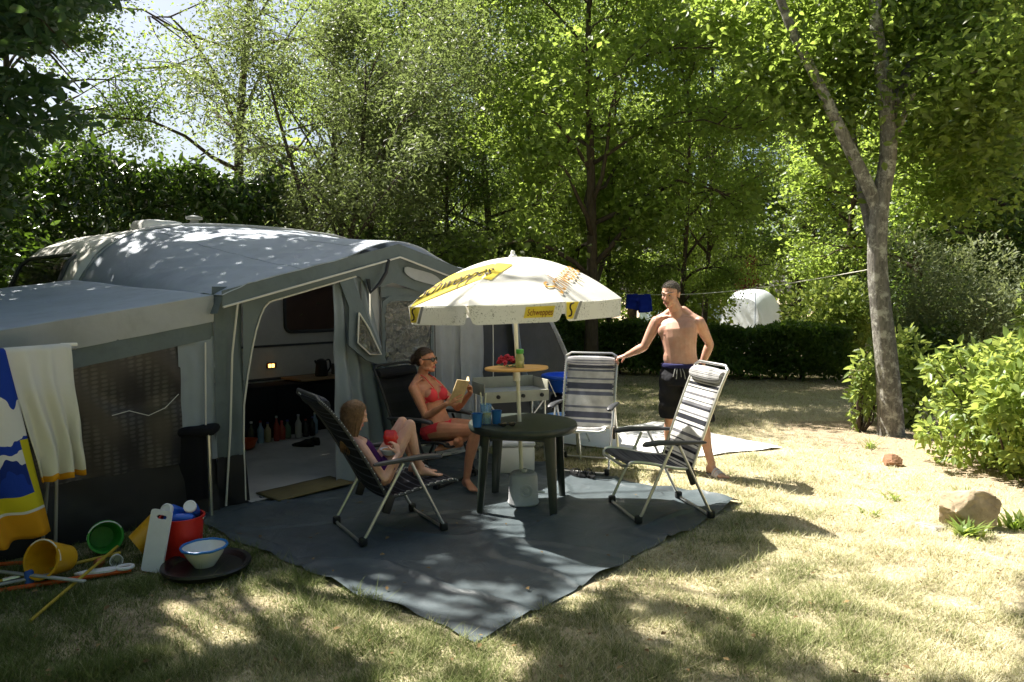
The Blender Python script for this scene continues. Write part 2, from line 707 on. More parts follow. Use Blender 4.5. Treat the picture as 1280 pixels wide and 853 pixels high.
def caravan():
    t = thing('caravan', 'cream touring caravan parked behind the awning', 'caravan', TENT_F, TENT_A)
    t.scale = (1, 1, 0.97)
    # x along its side, y from its awning side (2.56) to the far side
    prof = [(0.25, 0.42), (-0.12, 0.46), (-0.30, 0.9), (-0.31, 1.35), (-0.25, 1.75), (-0.12, 2.05), (0.12, 2.28), (0.5, 2.43), (1.1, 2.5),
            (3.0, 2.5), (3.4, 2.42), (3.7, 2.25), (3.9, 1.95), (4.0, 1.5), (4.0, 0.6), (3.9, 0.42)]
    rings = []
    for y, s in ((2.56, 0.97), (2.60, 0.995), (2.68, 1.0), (4.5, 1.0), (4.62, 0.99), (4.68, 0.95)):
        rings.append([Vector((1.85 + (x - 1.85) * s, y, 1.4 + (z - 1.4) * s)) for x, z in prof])
    mb = MB().loft(rings)
    obj('body', mb, VANW, t, auto=40)
    # end window on the raked end wall, seen left of the awning
    ew = MB()
    n = 12

    def endpt(y, z, off):
        a, b = Vector((-0.31, 1.35)), Vector((-0.12, 2.05))
        pts = [Vector((-0.31, 1.35)), Vector((-0.25, 1.75)), Vector((-0.12, 2.05)), Vector((0.12, 2.28))]
        for p, q in zip(pts[:-1], pts[1:]):
            if p.y <= z <= q.y:
                f = (z - p.y) / (q.y - p.y)
                x = p.x + (q.x - p.x) * f
                break
        else:
            x = -0.31
        return Vector((x - off, y, z))

    def frame_pts(inset):
        out = []
        y0, y1, z0, z1, r = 2.86 + inset, 4.36 - inset, 1.64 + inset, 2.14 - inset, 0.1
        for cy, cz, a0 in ((y1 - r, z1 - r, 0), (y0 + r, z1 - r, 90), (y0 + r, z0 + r, 180), (y1 - r, z0 + r, 270)):
            for k in range(5):
                a = R(a0 + k * 22.5)
                out.append((cy + r * math.cos(a), cz + r * math.sin(a)))
        return out
    mb = MB().tube([endpt(y, z, 0.02) for y, z in frame_pts(0)], 0.022, 6, closed=True)
    wf = obj('window', mb, VAND, t)
    wf['label'] = 'dark end window with rounded corners'
    mb = MB()
    mb.sheet(lambda u, v: endpt(2.87 + 1.48 * u, 1.65 + 0.48 * v, 0.018), 4, 6)
    obj('pane', mb, TINT, wf)
    # side window seen through the awning doorway
    mb = MB()
    y = 2.545
    x0, x1, z0, z1, r = 2.13, 2.98, 1.24, 1.84, 0.08
    ring = []
    for cx, cz, a0 in ((x1 - r, z1 - r, 0), (x0 + r, z1 - r, 90), (x0 + r, z0 + r, 180), (x1 - r, z0 + r, 270)):
        for k in range(5):
            a = R(a0 + k * 22.5)
            ring.append(Vector((cx + r * math.cos(a), y, cz + r * math.sin(a))))
    sw = obj('window', MB().tube(ring, 0.022, 6, closed=True), VAND, t)
    mb = MB().prism([p + Vector((0, 0.006, 0)) for p in ring], (0, 0.02, 0))
    obj('pane', mb, mat('brown_blind', (0.10, 0.055, 0.035), rough=0.35, spec=0.5), sw)
    mb = MB()
    for z in (1.075,):
        mb.rbox((1.85, 2.556, z), (3.9, 0.02, 0.028), 0.008)
    obj('trim_strip', mb, VAND, t)
    mb = MB().rbox((0.55, 2.555, 1.3), (0.018, 0.016, 1.6), 0.006)
    obj('panel_joint', mb, VAND, t)
    mb = MB().rbox((1.85, 2.56, 0.66), (3.7, 0.02, 0.035), 0.01)
    obj('trim_strip', mb, VAND, t)
    # awning light, lit
    mb = MB().rbox((1.93, 2.54, 0.83), (0.13, 0.03, 0.07), 0.012)
    lm = obj('lamp', mb, mat('amber_housing', (0.25, 0.06, 0.01), rough=0.3), t)
    em = bpy.data.materials.new('amber_glow')
    em.use_nodes = True
    b = em.node_tree.nodes['Principled BSDF']
    b.inputs['Base Color'].default_value = (0.9, 0.4, 0.08, 1)
    b.inputs['Emission Color'].default_value = (1.0, 0.5, 0.12, 1)
    b.inputs['Emission Strength'].default_value = 1.6
    for dx in (-0.022, 0.022):
        obj('lens', MB().rbox((1.93 + dx - 0.012, 2.522, 0.83), (0.036, 0.012, 0.045), 0.005), em, lm)
    # roof furniture
    mb = MB()
    rings = []
    for z, s in ((2.46, 1.0), (2.52, 0.97), (2.56, 0.86), (2.575, 0.5)):
        rings.append([Vector((0.85 + sx * 0.24 * s, 3.05 + sy * 0.2 * s, z)) for sx, sy in
                      ((1, .8), (.8, 1), (-.8, 1), (-1, .8), (-1, -.8), (-.8, -1), (.8, -1), (1, -.8))])
    mb.loft(rings)
    obj('roof_hatch', mb, WHITEP, t)
    mb = MB().lathe([(0.055, 2.48), (0.055, 2.56), (0.045, 2.565), (0.045, 2.6), (0.09, 2.605), (0.09, 2.63), (0.03, 2.65)], (1.18, 2.86, 0), 16)
    obj('roof_vent', mb, mat('vent_grey', (0.33, 0.34, 0.33), rough=0.5), t)
    # wheel and coupling drawbar on the near end
    mb = MB()
    M = Matrix.Rotation(R(90), 3, 'X')
    mb.lathe([(0.10, -0.08), (0.27, -0.08), (0.3, -0.05), (0.3, 0.05), (0.27, 0.08), (0.1, 0.08)], (2.4, 2.68, 0.3), 24, M)
    w = obj('wheel', mb, BLACKP, t)
    obj('rim', MB().lathe([(0.05, 0.06), (0.19, 0.085), (0.2, 0.05)], (2.4, 2.68, 0.3), 20, M), RAILM, w)
    mb = MB()
    mb.tube([(-0.1, 3.2, 0.42), (-1.2, 3.62, 0.42)], 0.04, 6)
    mb.tube([(-0.1, 4.04, 0.42), (-1.2, 3.62, 0.42)], 0.04, 6)
    mb.tube([(-1.05, 3.62, 0.02), (-1.05, 3.62, 0.6)], 0.03, 8)
    obj('drawbar', mb, RAILM, t)
    for x, yy in ((0.3, 2.75), (3.6, 2.75), (0.3, 4.5), (3.6, 4.5)):
        mb = MB().tube([(x, yy, 0.45), (x, yy, 0.01)], 0.025, 6)
        mb.box((x, yy, 0.012), (0.14, 0.14, 0.02))
        obj('corner_steady', mb, RAILM, t)


caravan()

# ------------------------------------------------------------------ awning
AW_ROOF = cloth('awning_roof_cloth', (0.56, 0.61, 0.68), var=0.08, trans=0.25, bump=0.3, dirt=0.25, weave=200, rough=0.6)
AW_DARK = cloth('awning_dark_cloth', (0.135, 0.163, 0.168), var=0.1, trans=0.06, bump=0.45, weave=240, dirt=0.3)
AW_LIGHT = cloth('awning_pale_cloth', (0.50, 0.515, 0.52), var=0.08, trans=0.32, bump=0.45, dirt=0.2, weave=240)
AW_BLUE = cloth('awning_blue_grey_cloth', (0.30, 0.34, 0.37), var=0.08, trans=0.15, bump=0.3, weave=240)
AW_SKIRT = mat('skirt_pvc', (0.012, 0.012, 0.013), rough=0.5, var=0.2)
PIPE = mat('pale_piping', (0.6, 0.58, 0.52), rough=0.5, var=0.05)


def meshmat():
    """window film over a woven net curtain: dots in rows and soft folds"""
    m = bpy.data.materials.new('net_window')
    m.use_nodes = True
    nt = m.node_tree
    b = nt.nodes['Principled BSDF']
    b.inputs['Roughness'].default_value = 0.35
    b.inputs['Specular IOR Level'].default_value = 0.35
    tc = nt.nodes.new('ShaderNodeTexCoord')
    mp = nt.nodes.new('ShaderNodeMapping')
    mp.inputs['Scale'].default_value = (27, 27, 27)
    nt.links.new(tc.outputs['UV'], mp.inputs[0])
    v = nt.nodes.new('ShaderNodeTexVoronoi')
    v.feature = 'F1'
    v.inputs['Scale'].default_value = 1.0
    v.inputs['Randomness'].default_value = 0.12
    v.voronoi_dimensions = '2D'
    nt.links.new(mp.outputs[0], v.inputs['Vector'])
    dots = ramp_node(nt, v.outputs['Distance'], [(0.25, (0.068, 0.066, 0.062)), (0.45, (0.022, 0.021, 0.02))])
    w = nt.nodes.new('ShaderNodeTexWave')
    w.inputs['Scale'].default_value = 1.6
    w.inputs['Distortion'].default_value = 2.5
    w.inputs['Detail'].default_value = 2
    mp2 = nt.nodes.new('ShaderNodeMapping')
    mp2.inputs['Rotation'].default_value = (0, 0, R(-22))
    nt.links.new(tc.outputs['UV'], mp2.inputs[0])
    nt.links.new(mp2.outputs[0], w.inputs['Vector'])
    c = mix_node(nt, dots, (0.022, 0.02, 0.02), ramp_node(nt, w.outputs['Fac'], [(0.2, (0.9, 0.9, 0.9)), (0.8, (0.1, 0.1, 0.1))]))
    nt.links.new(c, b.inputs['Base Color'])
    return m


def crinkle_film():
    m = bpy.data.materials.new('crinkled_clear_film')
    m.use_nodes = True
    nt = m.node_tree
    b = nt.nodes['Principled BSDF']
    b.inputs['Base Color'].default_value = (0.62, 0.59, 0.50, 1)
    b.inputs['Roughness'].default_value = 0.1
    b.inputs['Specular IOR Level'].default_value = 1.0
    b.inputs['Metallic'].default_value = 0.85
    n = noise_node(nt, 5, 3, 0.55, dist=2.6)
    n2 = noise_node(nt, 17, 2, 0.6, dist=1.6)
    ad = nt.nodes.new('ShaderNodeMath')
    ad.operation = 'MULTIPLY_ADD'
    ad.inputs[1].default_value = 0.3
    nt.links.new(n2.outputs[0], ad.inputs[0])
    nt.links.new(n.outputs[0], ad.inputs[2])
    bn = nt.nodes.new('ShaderNodeBump')
    bn.inputs['Strength'].default_value = 1.0
    bn.inputs['Distance'].default_value = 0.22
    nt.links.new(ad.outputs[0], bn.inputs['Height'])
    nt.links.new(bn.outputs[0], b.inputs['Normal'])
    t = nt.nodes.new('ShaderNodeBsdfTransparent')
    t.inputs[0].default_value = (0.8, 0.8, 0.78, 1)
    mx = nt.nodes.new('ShaderNodeMixShader')
    mx.inputs[0].default_value = 0.38
    nt.links.new(b.outputs[0], mx.inputs[1])
    nt.links.new(t.outputs[0], mx.inputs[2])
    nt.links.new(mx.outputs[0], nt.nodes['Material Output'].inputs[0])
    return m


FILM = crinkle_film()


def lerp_curve(pts, u):
    """piecewise through evenly spaced keys, smoothed"""
    n = len(pts) - 1
    f = min(max(u, 0), 1) * n
    i = min(int(f), n - 1)
    t = f - i
    p0, p1, p2, p3 = pts[max(i - 1, 0)], pts[i], pts[i + 1], pts[min(i + 2, n)]
    return tuple(0.5 * ((2 * b) + (c - a) * t + (2 * a - 5 * b + 4 * c - d) * t * t + (3 * b - a - 3 * c + d) * t ** 3)
                 for a, b, c, d in zip(p0, p1, p2, p3))


def zf(x):
    """height of the awning's front eave: a shallow gable"""
    return 1.70 + 0.435 * (1 - abs(x - 1.64) / 1.7)


RAIL = [(-0.16, 1.72), (-0.04, 1.95), (0.16, 2.16), (0.46, 2.32), (0.92, 2.41), (1.64, 2.45), (2.5, 2.44), (3.1, 2.38), (3.55, 2.15), (3.8, 1.8)]
FRONT = [(-0.1, 1.66), (0.0, 1.70), (0.2, 1.765), (0.5, 1.845), (0.95, 1.96), (1.64, 2.14), (2.33, 1.96), (2.8, 1.84), (3.15, 1.75), (3.38, 1.68)]


def panel(x0, x1, zt, zb, fold=0.0, nf=6, y=0.0, seed=0, nu=24, nv=24, x0b=None, x1b=None, lean=0.0):
    """a hanging cloth: zt, zb functions of x; fold depth and count"""
    x0b = x0 if x0b is None else x0b
    x1b = x1 if x1b is None else x1b

    def fn(u, v):
        a = x0 + (x1 - x0) * u
        bb = x0b + (x1b - x0b) * u
        x = a * v + bb * (1 - v)
        z = zb(bb) * (1 - v) + zt(a) * v
        yy = y - lean * (1 - v)
        yy += fold * math.sin(u * nf * 2 * math.pi + 1.3 * noise.noise(Vector((u * 3, v * 2, seed)))) * (0.35 + 0.65 * (1 - v))
        yy += 0.016 * noise.noise(Vector((x * 4, z * 3, seed + 5))) + 0.014 * max(0, 1 - abs(noise.noise(Vector((x * 2.5 + z * 1.2, z * 1.1, seed + 9)))) * 7)
        return (x, yy, z)
    return MB().sheet(fn, nu, nv)


def awning():
    t = thing('awning', 'grey caravan awning with an open doorway, a pale pitched roof and sloping side annexes', 'awning', TENT_F, TENT_A)

    def roof(u, v):
        a = lerp_curve(RAIL, u)
        b = lerp_curve(FRONT, u)
        x = a[0] * (1 - v) + b[0] * v
        z = a[1] * (1 - v) + b[1] * v
        y = 2.58 * (1 - v) - 0.16 * v
        z -= 0.03 * math.sin(math.pi * v) * (0.4 + 0.6 * abs(math.sin(u * math.pi * 2)))
        z += 0.012 * noise.noise(Vector((x * 2, y * 2, 0))) + 0.012 * max(0, 1 - abs(noise.noise(Vector((x * 1.6 + y * 0.5, y * 0.7, 3)))) * 8)
        return (x, y, z)
    obj('roof', MB().sheet(roof, 110, 60), AW_ROOF, t, auto=70, solid=0.006)
    for uu in (0.36, 0.5, 0.64):
        sp_ = [Vector(roof(uu, k / 30)) + Vector((0, 0, 0.004)) for k in range(31)]
        obj('seam', MB().tube(sp_, 0.006, 6, flat=0.5), AW_ROOF, t)
    # rail piping along the caravan
    pts = [lerp_curve(RAIL, i / 40) for i in range(41)]
    obj('rail', MB().tube([(x, 2.57, z + 0.012) for x, z in pts], 0.02, 6), RAILM, t)
    # flap hanging along the roof's edge over the annex
    def hem(u, v):
        p = Vector(roof(0.02, u))
        return (p.x - 0.05 * v - 0.02 * abs(noise.noise(Vector((u * 14, 0, 1)))) * v, p.y, p.z - 0.14 * v + 0.03 * v * noise.noise(Vector((u * 20, 3, 1))))
    obj('roof_hem', MB().sheet(hem, 40, 3), AW_DARK, t, auto=70)
    # eave band along the gable
    xs = [-0.1 + 3.48 * i / 48 for i in range(49)]
    obj('eave_band', panel(-0.1, 3.38, lambda x: zf(x) - 0.002, lambda x: zf(x) - 0.125, y=-0.16, nu=58, nv=3), AW_DARK, t, auto=70)
    pp = [(x, -0.168, zf(x) - 0.125) for x in xs]
    obj('piping', MB().tube(pp, 0.009, 6), PIPE, t)
    obj('piping', MB().tube([(0.02, -0.165, zf(0.02) - 0.125), (0.0, -0.1, 1.2), (-0.02, -0.08, 0.6), (-0.06, -0.06, 0.02)], 0.009, 6), PIPE, t)

    def fasc(u, v):
        x = 0.1 + 2.9 * u
        top = zf(x) - 0.05
        if x < 1.25:
            bot = zf(x) - 0.20 - 0.75 * max(0, (0.36 - x) / 0.26) ** 2.2
        else:
            bot = zf(x) - 0.20 - 0.16 * min(1, (x - 1.25) / 0.1)
        return (x, -0.10 + 0.03 * (1 - v), bot + (top - bot) * v)
    obj('fascia', MB().sheet(fasc, 70, 5), AW_DARK, t, auto=70)
    ed = [Vector(fasc(u / 28 * 0.38, 0)) + Vector((0, -0.008, 0)) for u in range(29)]
    ed = [Vector((0.105, -0.06, 0.03)), Vector((0.10, -0.06, 0.5))] + ed
    obj('piping', MB().tube(ed, 0.008, 6), PIPE, t)
    # oval vent in the fascia
    out = []
    for k in range(20):
        a = 2 * math.pi * k / 20
        out.append((1.98 + 0.24 * math.copysign(abs(math.cos(a)) ** 0.7, math.cos(a)), -0.118,
                    1.835 + 0.055 * math.copysign(abs(math.sin(a)) ** 0.7, math.sin(a)) - 0.26 * (0.24 * math.cos(a))))
    obj('vent_panel', MB().prism(out, (0, 0.012, 0)), AW_LIGHT, t)
    obj('strap', MB().tube([(1.50, -0.17, 1.98), (1.46, -0.18, 1.86), (1.40, -0.16, 1.76), (1.32, -0.13, 1.68), (1.31, -0.11, 1.8)], 0.018, 6), BLACKP, t)
    # dark corner panel left of the doorway
    obj('corner_panel', panel(-0.12, 0.11, lambda x: 1.72, lambda x: 0.40, fold=0.012, nf=2, y=-0.05, seed=3), AW_DARK, t, auto=70)
    obj('mud_skirt', panel(-0.12, 0.11, lambda x: 0.405, lambda x: 0.01, y=-0.055, seed=4, x1b=0.14), AW_SKIRT, t, auto=70)
    # gathered door flap
    obj('door_flap', panel(1.00, 1.34, lambda x: zf(x) - 0.19, lambda x: 0.02, fold=0.045, nf=4.3, y=-0.02, seed=8, nu=60, nv=40, x0b=0.90, x1b=1.80, lean=0.14), AW_BLUE, t, auto=80)
    fp = [(1.02, -0.07, 1.80), (1.10, -0.11, 1.55), (1.02, -0.2, 1.22), (1.20, -0.21, 1.08), (1.48, -0.20, 0.98), (1.36, -0.14, 1.3), (1.26, -0.1, 1.56), (1.16, -0.08, 1.82)]
    ff = MB().prism(fp, (0, 0.02, 0))
    fl = obj('turned_back_flap', ff, AW_DARK, t)
    fw = [(1.17, -0.145, 1.5), (1.10, -0.215, 1.24), (1.22, -0.235, 1.13), (1.36, -0.21, 1.12), (1.27, -0.155, 1.36)]
    obj('clear_window', MB().prism(fw, (0, 0.012, 0)), FILM, fl)
    ring = fw + [fw[0]]
    obj('piping', MB().tube([Vector(p) + Vector((0, -0.01, 0)) for p in ring], 0.008, 5), PIPE, fl)
    # pale upright panel and pole
    obj('front_panel', panel(1.28, 1.52, lambda x: zf(x) - 0.2, lambda x: 0.02, fold=0.012, nf=2, y=0.0, seed=12), AW_LIGHT, t, auto=70)
    obj('pole', MB().tube([(1.36, -0.05, 0.0), (1.37, -0.05, 1.0), (1.38, -0.04, 1.86)], 0.014, 8), ALU, t)
    # window panel with crinkled film
    wp = panel(1.50, 2.22, lambda x: zf(x) - 0.18, lambda x: 0.02, y=0.03, seed=14)
    w = obj('front_panel', wp, AW_LIGHT, t, auto=70)

    def film(u, v):
        x = 1.56 + 0.6 * u
        top = 1.60 - 0.05 * (abs(u - 0.5) * 2) ** 4
        z = 0.12 + (top - 0.12) * v
        return (x, -0.03 + 0.035 * noise.noise(Vector((x * 9, z * 6, 1))) + 0.025 * noise.noise(Vector((x * 22, z * 15, 3))) + 0.01 * noise.noise(Vector((x * 50, z * 40, 5))), z)
    cw = obj('clear_window', MB().sheet(film, 50, 110), FILM, t, auto=180)
    fr = [(1.53, 1.50), (1.54, 1.60), (1.62, 1.645), (2.1, 1.645), (2.18, 1.6), (2.19, 1.5), (2.19, 0.08), (1.53, 0.08)]
    inner = [(1.57, 1.47), (1.58, 1.56), (1.64, 1.60), (2.07, 1.60), (2.14, 1.56), (2.15, 1.47), (2.15, 0.14), (1.57, 0.14)]
    mb = MB()
    vs = [(x, -0.03, z) for x, z in fr] + [(x, -0.03, z) for x, z in inner]
    n = len(fr)
    mb.add(vs, [(i, (i + 1) % n, n + (i + 1) % n, n + i) for i in range(n)])
    obj('window_border', mb, AW_DARK, t, smooth=False, solid=0.008)
    obj('dark_band', panel(1.52, 2.9, lambda x: 1.74 - 0.06 * (x - 1.5), lambda x: 1.64 - 0.06 * (x - 1.5), y=-0.02, nv=3), AW_DARK, t, auto=70)
    obj('side_curtain', panel(2.18, 2.62, lambda x: 1.72 - 0.1 * (x - 2.1), lambda x: 0.02, fold=0.03, nf=2.6, y=0.0, seed=21, nu=40), AW_LIGHT, t, auto=80)
    obj('side_curtain', panel(2.58, 2.95, lambda x: 1.66 - 0.1 * (x - 2.5), lambda x: 0.02, fold=0.022, nf=2.2, y=-0.03, seed=23, nu=40), AW_LIGHT, t, auto=80)
    for zx, zt_ in ((1.285, 1.78), (1.515, 1.76), (2.2, 1.62)):
        obj('zip', MB().tube([(zx, -0.035, 0.03), (zx + 0.004, -0.04, 0.9), (zx, -0.035, zt_)], 0.006, 5), VAND, t)
    for k in range(7):
        x = 0.25 + 0.5 * k
        obj('peg_loop', MB().tube([(x - 0.02, -0.05, 0.03), (x, -0.08, 0.012), (x + 0.02, -0.05, 0.03)], 0.005, 5), BLACKP, t)
    # cord hanging from the eave
    obj('cord', MB().tube([(2.98, -0.12, 1.75), (2.98, -0.13, 1.1), (2.97, -0.14, 0.55)], 0.006, 5), PIPE, t)
    # far annex: net wall that slopes down to the ground
    NET = meshmat()
    edge = [(3.4, 1.72), (3.75, 1.64), (4.05, 1.46), (4.33, 1.14), (4.57, 0.79), (4.78, 0.4), (4.95, 0.0)]

    def far(u, v):
        e = lerp_curve(edge, v)
        return (2.92 * (1 - u) + e[0] * u, 0.02 + 0.03 * noise.noise(Vector((u * 3, v * 4, 2))), e[1] * (u if False else 1) * (1.0) if u > 0 else e[1])
    obj('annex_wall', MB().sheet(far, 24, 30), cloth('dark_net', (0.05, 0.053, 0.056), var=0.25, trans=0.0, bump=0.3, rough=0.5), t, auto=70)
    obj('annex_border', MB().tube([(e[0], 0.0, e[1]) for e in [lerp_curve(edge, i / 24) for i in range(25)]], 0.04, 6, flat=0.3), AW_LIGHT, t)
    obj('annex_roof', MB().sheet(lambda u, v: (lerp_curve(edge, u)[0], 0.02 + 2.4 * v, lerp_curve(edge, u)[1] * (1 - 0.0 * v)), 24, 8), AW_BLUE, t, auto=70)
    obj('turned_back_flap', MB().sheet(lambda u, v: (3.35 + 0.5 * v * v + 0.14 * u * (1 - v) + 0.12 * v * u, -0.05 - 0.03 * math.sin(u * 9 + v * 4), 1.55 - 1.25 * v), 10, 16), AW_BLUE, t, auto=70)
    # near annex on the left
    ax = -1.95

    def nroof(u, v):
        x = -0.12 * (1 - u) + ax * u
        zb_ = 1.80 * (1 - u) + 1.56 * u
        zf_ = 1.655 * (1 - u) + 1.36 * u
        z = zb_ * (1 - v) + zf_ * v - 0.035 * math.sin(math.pi * v) * math.sin(math.pi * u) + 0.01 * noise.noise(Vector((x * 3, v * 6, 9)))
        return (x - 0.10 * (1 - u) * (1 - v), 2.5 * (1 - v) - 0.06 * v, z)
    obj('annex_roof', MB().sheet(nroof, 30, 30), AW_ROOF, t, auto=70, solid=0.006)
    top = lambda x: 1.655 + (x + 0.12) / 1.83 * 0.295
    obj('annex_valance', panel(ax, -0.12, lambda x: top(x), lambda x: top(x) - 0.2, y=-0.065, seed=31, nv=6, fold=0.006, nf=5), AW_LIGHT, t, auto=70)
    obj('annex_band', panel(ax, -0.12, lambda x: top(x) - 0.19, lambda x: top(x) - 0.33, y=-0.05, seed=32, nv=4), AW_DARK, t, auto=70)
    netw = obj('net_window', panel(ax, -0.37, lambda x: top(x) - 0.31, lambda x: 0.41 + 0.06 * x * 0, y=-0.03, seed=33, fold=0.014, nf=4, nu=40, nv=30), NET, t, auto=80)
    obj('cord', MB().tube([(-0.40, -0.055, 0.93), (-0.5, -0.055, 0.84), (-0.62, -0.06, 0.80), (-0.75, -0.06, 0.85), (-0.86, -0.055, 0.83)], 0.003, 5), PIPE, netw)
    obj('annex_panel', panel(-0.385, -0.11, lambda x: top(x) - 0.31, lambda x: 0.40, y=-0.035, seed=35, fold=0.012, nf=1.6), AW_BLUE, t, auto=70)
    obj('piping', MB().tube([(-0.19, -0.06, 1.3), (-0.2, -0.06, 0.85), (-0.21, -0.06, 0.42)], 0.007, 5), PIPE, t)
    obj('mud_skirt', panel(ax, -0.11, lambda x: 0.415, lambda x: 0.0, y=-0.025, seed=36, lean=0.05), AW_SKIRT, t, auto=70)
    obj('annex_wall', MB().sheet(lambda u, v: (ax, -0.05 + 2.5 * u, v * (1.36 + 0.2 * u)), 6, 6), AW_DARK, t, auto=70)
    obj('annex_wall', MB().sheet(lambda u, v: (ax + 1.75 * u, 2.46, v * (1.56 + 0.2 * u)), 6, 6), AW_DARK, t, auto=70)
    obj('corner_pole', MB().tube([(ax + 0.02, -0.07, 0.0), (ax + 0.02, -0.07, 1.36)], 0.014, 8), ALU, t)
    # inner side wall at the far end
    obj('side_wall', MB().sheet(lambda u, v: (3.3, 0.05 + 2.5 * u, v * (1.7 + 0.7 * u)), 6, 6), AW_LIGHT, t, auto=70)


awning()

# ------------------------------------------------------------------ folding recliner chairs
def catmull(pts, n=8):
    out = []
    P = [Vector(p) for p in pts]
    for i in range(len(P) - 1):
        p0, p1, p2, p3 = P[max(i - 1, 0)], P[i], P[i + 1], P[min(i + 2, len(P) - 1)]
        for k in range(n):
            t = k / n
            out.append(0.5 * ((2 * p1) + (p2 - p0) * t + (2 * p0 - 5 * p1 + 4 * p2 - p3) * t * t + (3 * p1 - p0 - 3 * p2 + p3) * t ** 3))
    out.append(P[-1])
    return out


def recliner(name_label, loc, f, fabric_back, fabric_seat, seat, back, arm_z, foot, frame_mat, group, W=0.255, headrest=None, lacing=None, arm_mat=None, sag=0.03, arm_x=(0.24, -0.2), tube_mat=None):
    """seat, back: (x, z) side profiles, front lip to rear and foot of the back to its top; foot: (front x, rear x)"""
    t = thing('camping_chair', name_label, 'camping chair', (loc[0], loc[1], 0.012), math.atan2(f[1], f[0]), group)
    arm_mat = arm_mat or DARKGREY
    ws = W - 0.018

    def sling(prof, uvs=1.0, sg=sag):
        P = catmull([(x, 0, z) for x, z in prof], 8)
        n = len(P) - 1

        def fn(u, v):
            k = v * n
            i = min(int(k), n - 1)
            p = P[i].lerp(P[i + 1], k - i)
            tg = (P[i + 1] - P[i]).normalized()
            nn = Vector((-tg.z, 0, tg.x))
            if nn.z < 0 and abs(nn.z) > abs(nn.x):
                nn = -nn
            y = (u * 2 - 1) * ws
            s = sg * (1 - (u * 2 - 1) ** 2)
            return p - nn * s * (1 if nn.z > 0 else -1) * 0.6 + Vector((0, y, 0))
        return MB().sheet(fn, 10, n * 2), P
    mb, Ps = sling(seat)
    obj('seat', mb, fabric_seat, t, auto=80, solid=0.004)
    mb, Pb = sling(back)
    bo = obj('backrest', mb, fabric_back, t, auto=80, solid=0.004)
    # tubes
    top = Pb[-1]
    nb = len(Pb)
    tub = [Vector((p.x, -W, p.z)) for p in Pb] + [Vector((top.x - 0.01, -W + 0.05, top.z + 0.03)), Vector((top.x - 0.01, W - 0.05, top.z + 0.03))] + [Vector((p.x, W, p.z)) for p in reversed(Pb)]
    obj('back_frame', MB().tube(tub, 0.0115, 8), tube_mat or frame_mat, t)
    st = [Vector((p.x, -W, p.z)) for p in reversed(Ps)] + [Vector((Ps[0].x + 0.02, -W + 0.05, Ps[0].z - 0.015)), Vector((Ps[0].x + 0.02, W - 0.05, Ps[0].z - 0.015))] + [Vector((p.x, W, p.z)) for p in Ps]
    obj('seat_frame', MB().tube(st, 0.0115, 8), tube_mat or frame_mat, t)
    Wl = W + 0.025
    for fx, tx, in ((foot[0], arm_x[0] * 0.15 + 0.0), (foot[1], -0.02)):
        s = 1 if fx > 0 else -1
        pts = [(tx, -Wl, arm_z - 0.02), (fx - 0.03 * s, -Wl, 0.075), (fx, -Wl + 0.005, 0.03), (fx, -Wl + 0.05, 0.016), (fx, Wl - 0.05, 0.016), (fx, Wl - 0.005, 0.03),
               (fx - 0.03 * s, Wl, 0.075), (tx, Wl, arm_z - 0.02)]
        obj('leg_frame', MB().tube(pts, 0.0115, 8), frame_mat, t)
    for sy in (-1, 1):
        for fx in foot:
            s = 1 if fx > 0 else -1
            obj('foot_cap', MB().rbox((fx - 0.005 * s, sy * (Wl - 0.012), 0.03), (0.055, 0.045, 0.06), 0.014), BLACKP, t)
        # moulded arm
        rings = []
        xs = [arm_x[0] + 0.02, arm_x[0], arm_x[0] - 0.1, arm_x[0] - 0.25, arm_x[1], arm_x[1] - 0.03]
        for i, x in enumerate(xs):
            w = (0.018, 0.031, 0.033, 0.027, 0.02, 0.012)[i]
            h = (0.010, 0.018, 0.020, 0.017, 0.014, 0.008)[i]
            z = arm_z + (-0.006, 0.0, 0.008, 0.004, -0.004, -0.006)[i]
            rings.append([Vector((x, sy * Wl + w * math.cos(a) * (1.0), z + h * math.copysign(abs(math.sin(a)) ** 0.7, math.sin(a)))) for a in [2 * math.pi * k / 12 for k in range(12)]])
        obj('armrest', MB().loft(rings), arm_mat, t)
        b0 = Pb[0]
        obj('hinge', MB().rbox((b0.x - 0.0, sy * (W + 0.006), b0.z - 0.03), (0.06, 0.03, 0.13), 0.012, Matrix.Rotation(R(20), 3, 'Y')), BLACKP, t)
    if headrest:
        i0, i1 = int(nb * 0.74), nb - 1
        p0, p1 = Pb[i0], Pb[i1]
        ax = (p1 - p0)
        L = ax.length
        ax.normalize()
        nn = Vector((ax.z, 0, -ax.x))
        if nn.x < 0:
            nn = -nn
        rings = []
        for k in range(13):
            y = -ws + 2 * ws * k / 12
            e = 1 - 0.35 * abs(k / 6 - 1) ** 4
            rings.append([(p0 + p1) / 2 + nn * 0.012 + ax * (L * 0.5 * e * math.cos(a)) + nn * (0.042 * e * math.sin(a)) + Vector((0, y, 0)) for a in [2 * math.pi * j / 14 for j in range(14)]])
        mb = MB()
        k = 14
        vs, uv, fs = [], [], []
        for i, rg in enumerate(rings):
            for j, p in enumerate(rg):
                vs.append(p)
                uv.append((i / 12, 0.5 + 0.5 * math.cos(2 * math.pi * j / 14)))
        for i in range(12):
            for j in range(14):
                fs.append((i * k + j, i * k + (j + 1) % k, (i + 1) * k + (j + 1) % k, (i + 1) * k + j))
        fs.append(tuple(range(13, -1, -1)))
        fs.append(tuple(12 * k + j for j in range(k)))
        mb.add(vs, fs, uv)
        obj('headrest', mb, headrest, t)
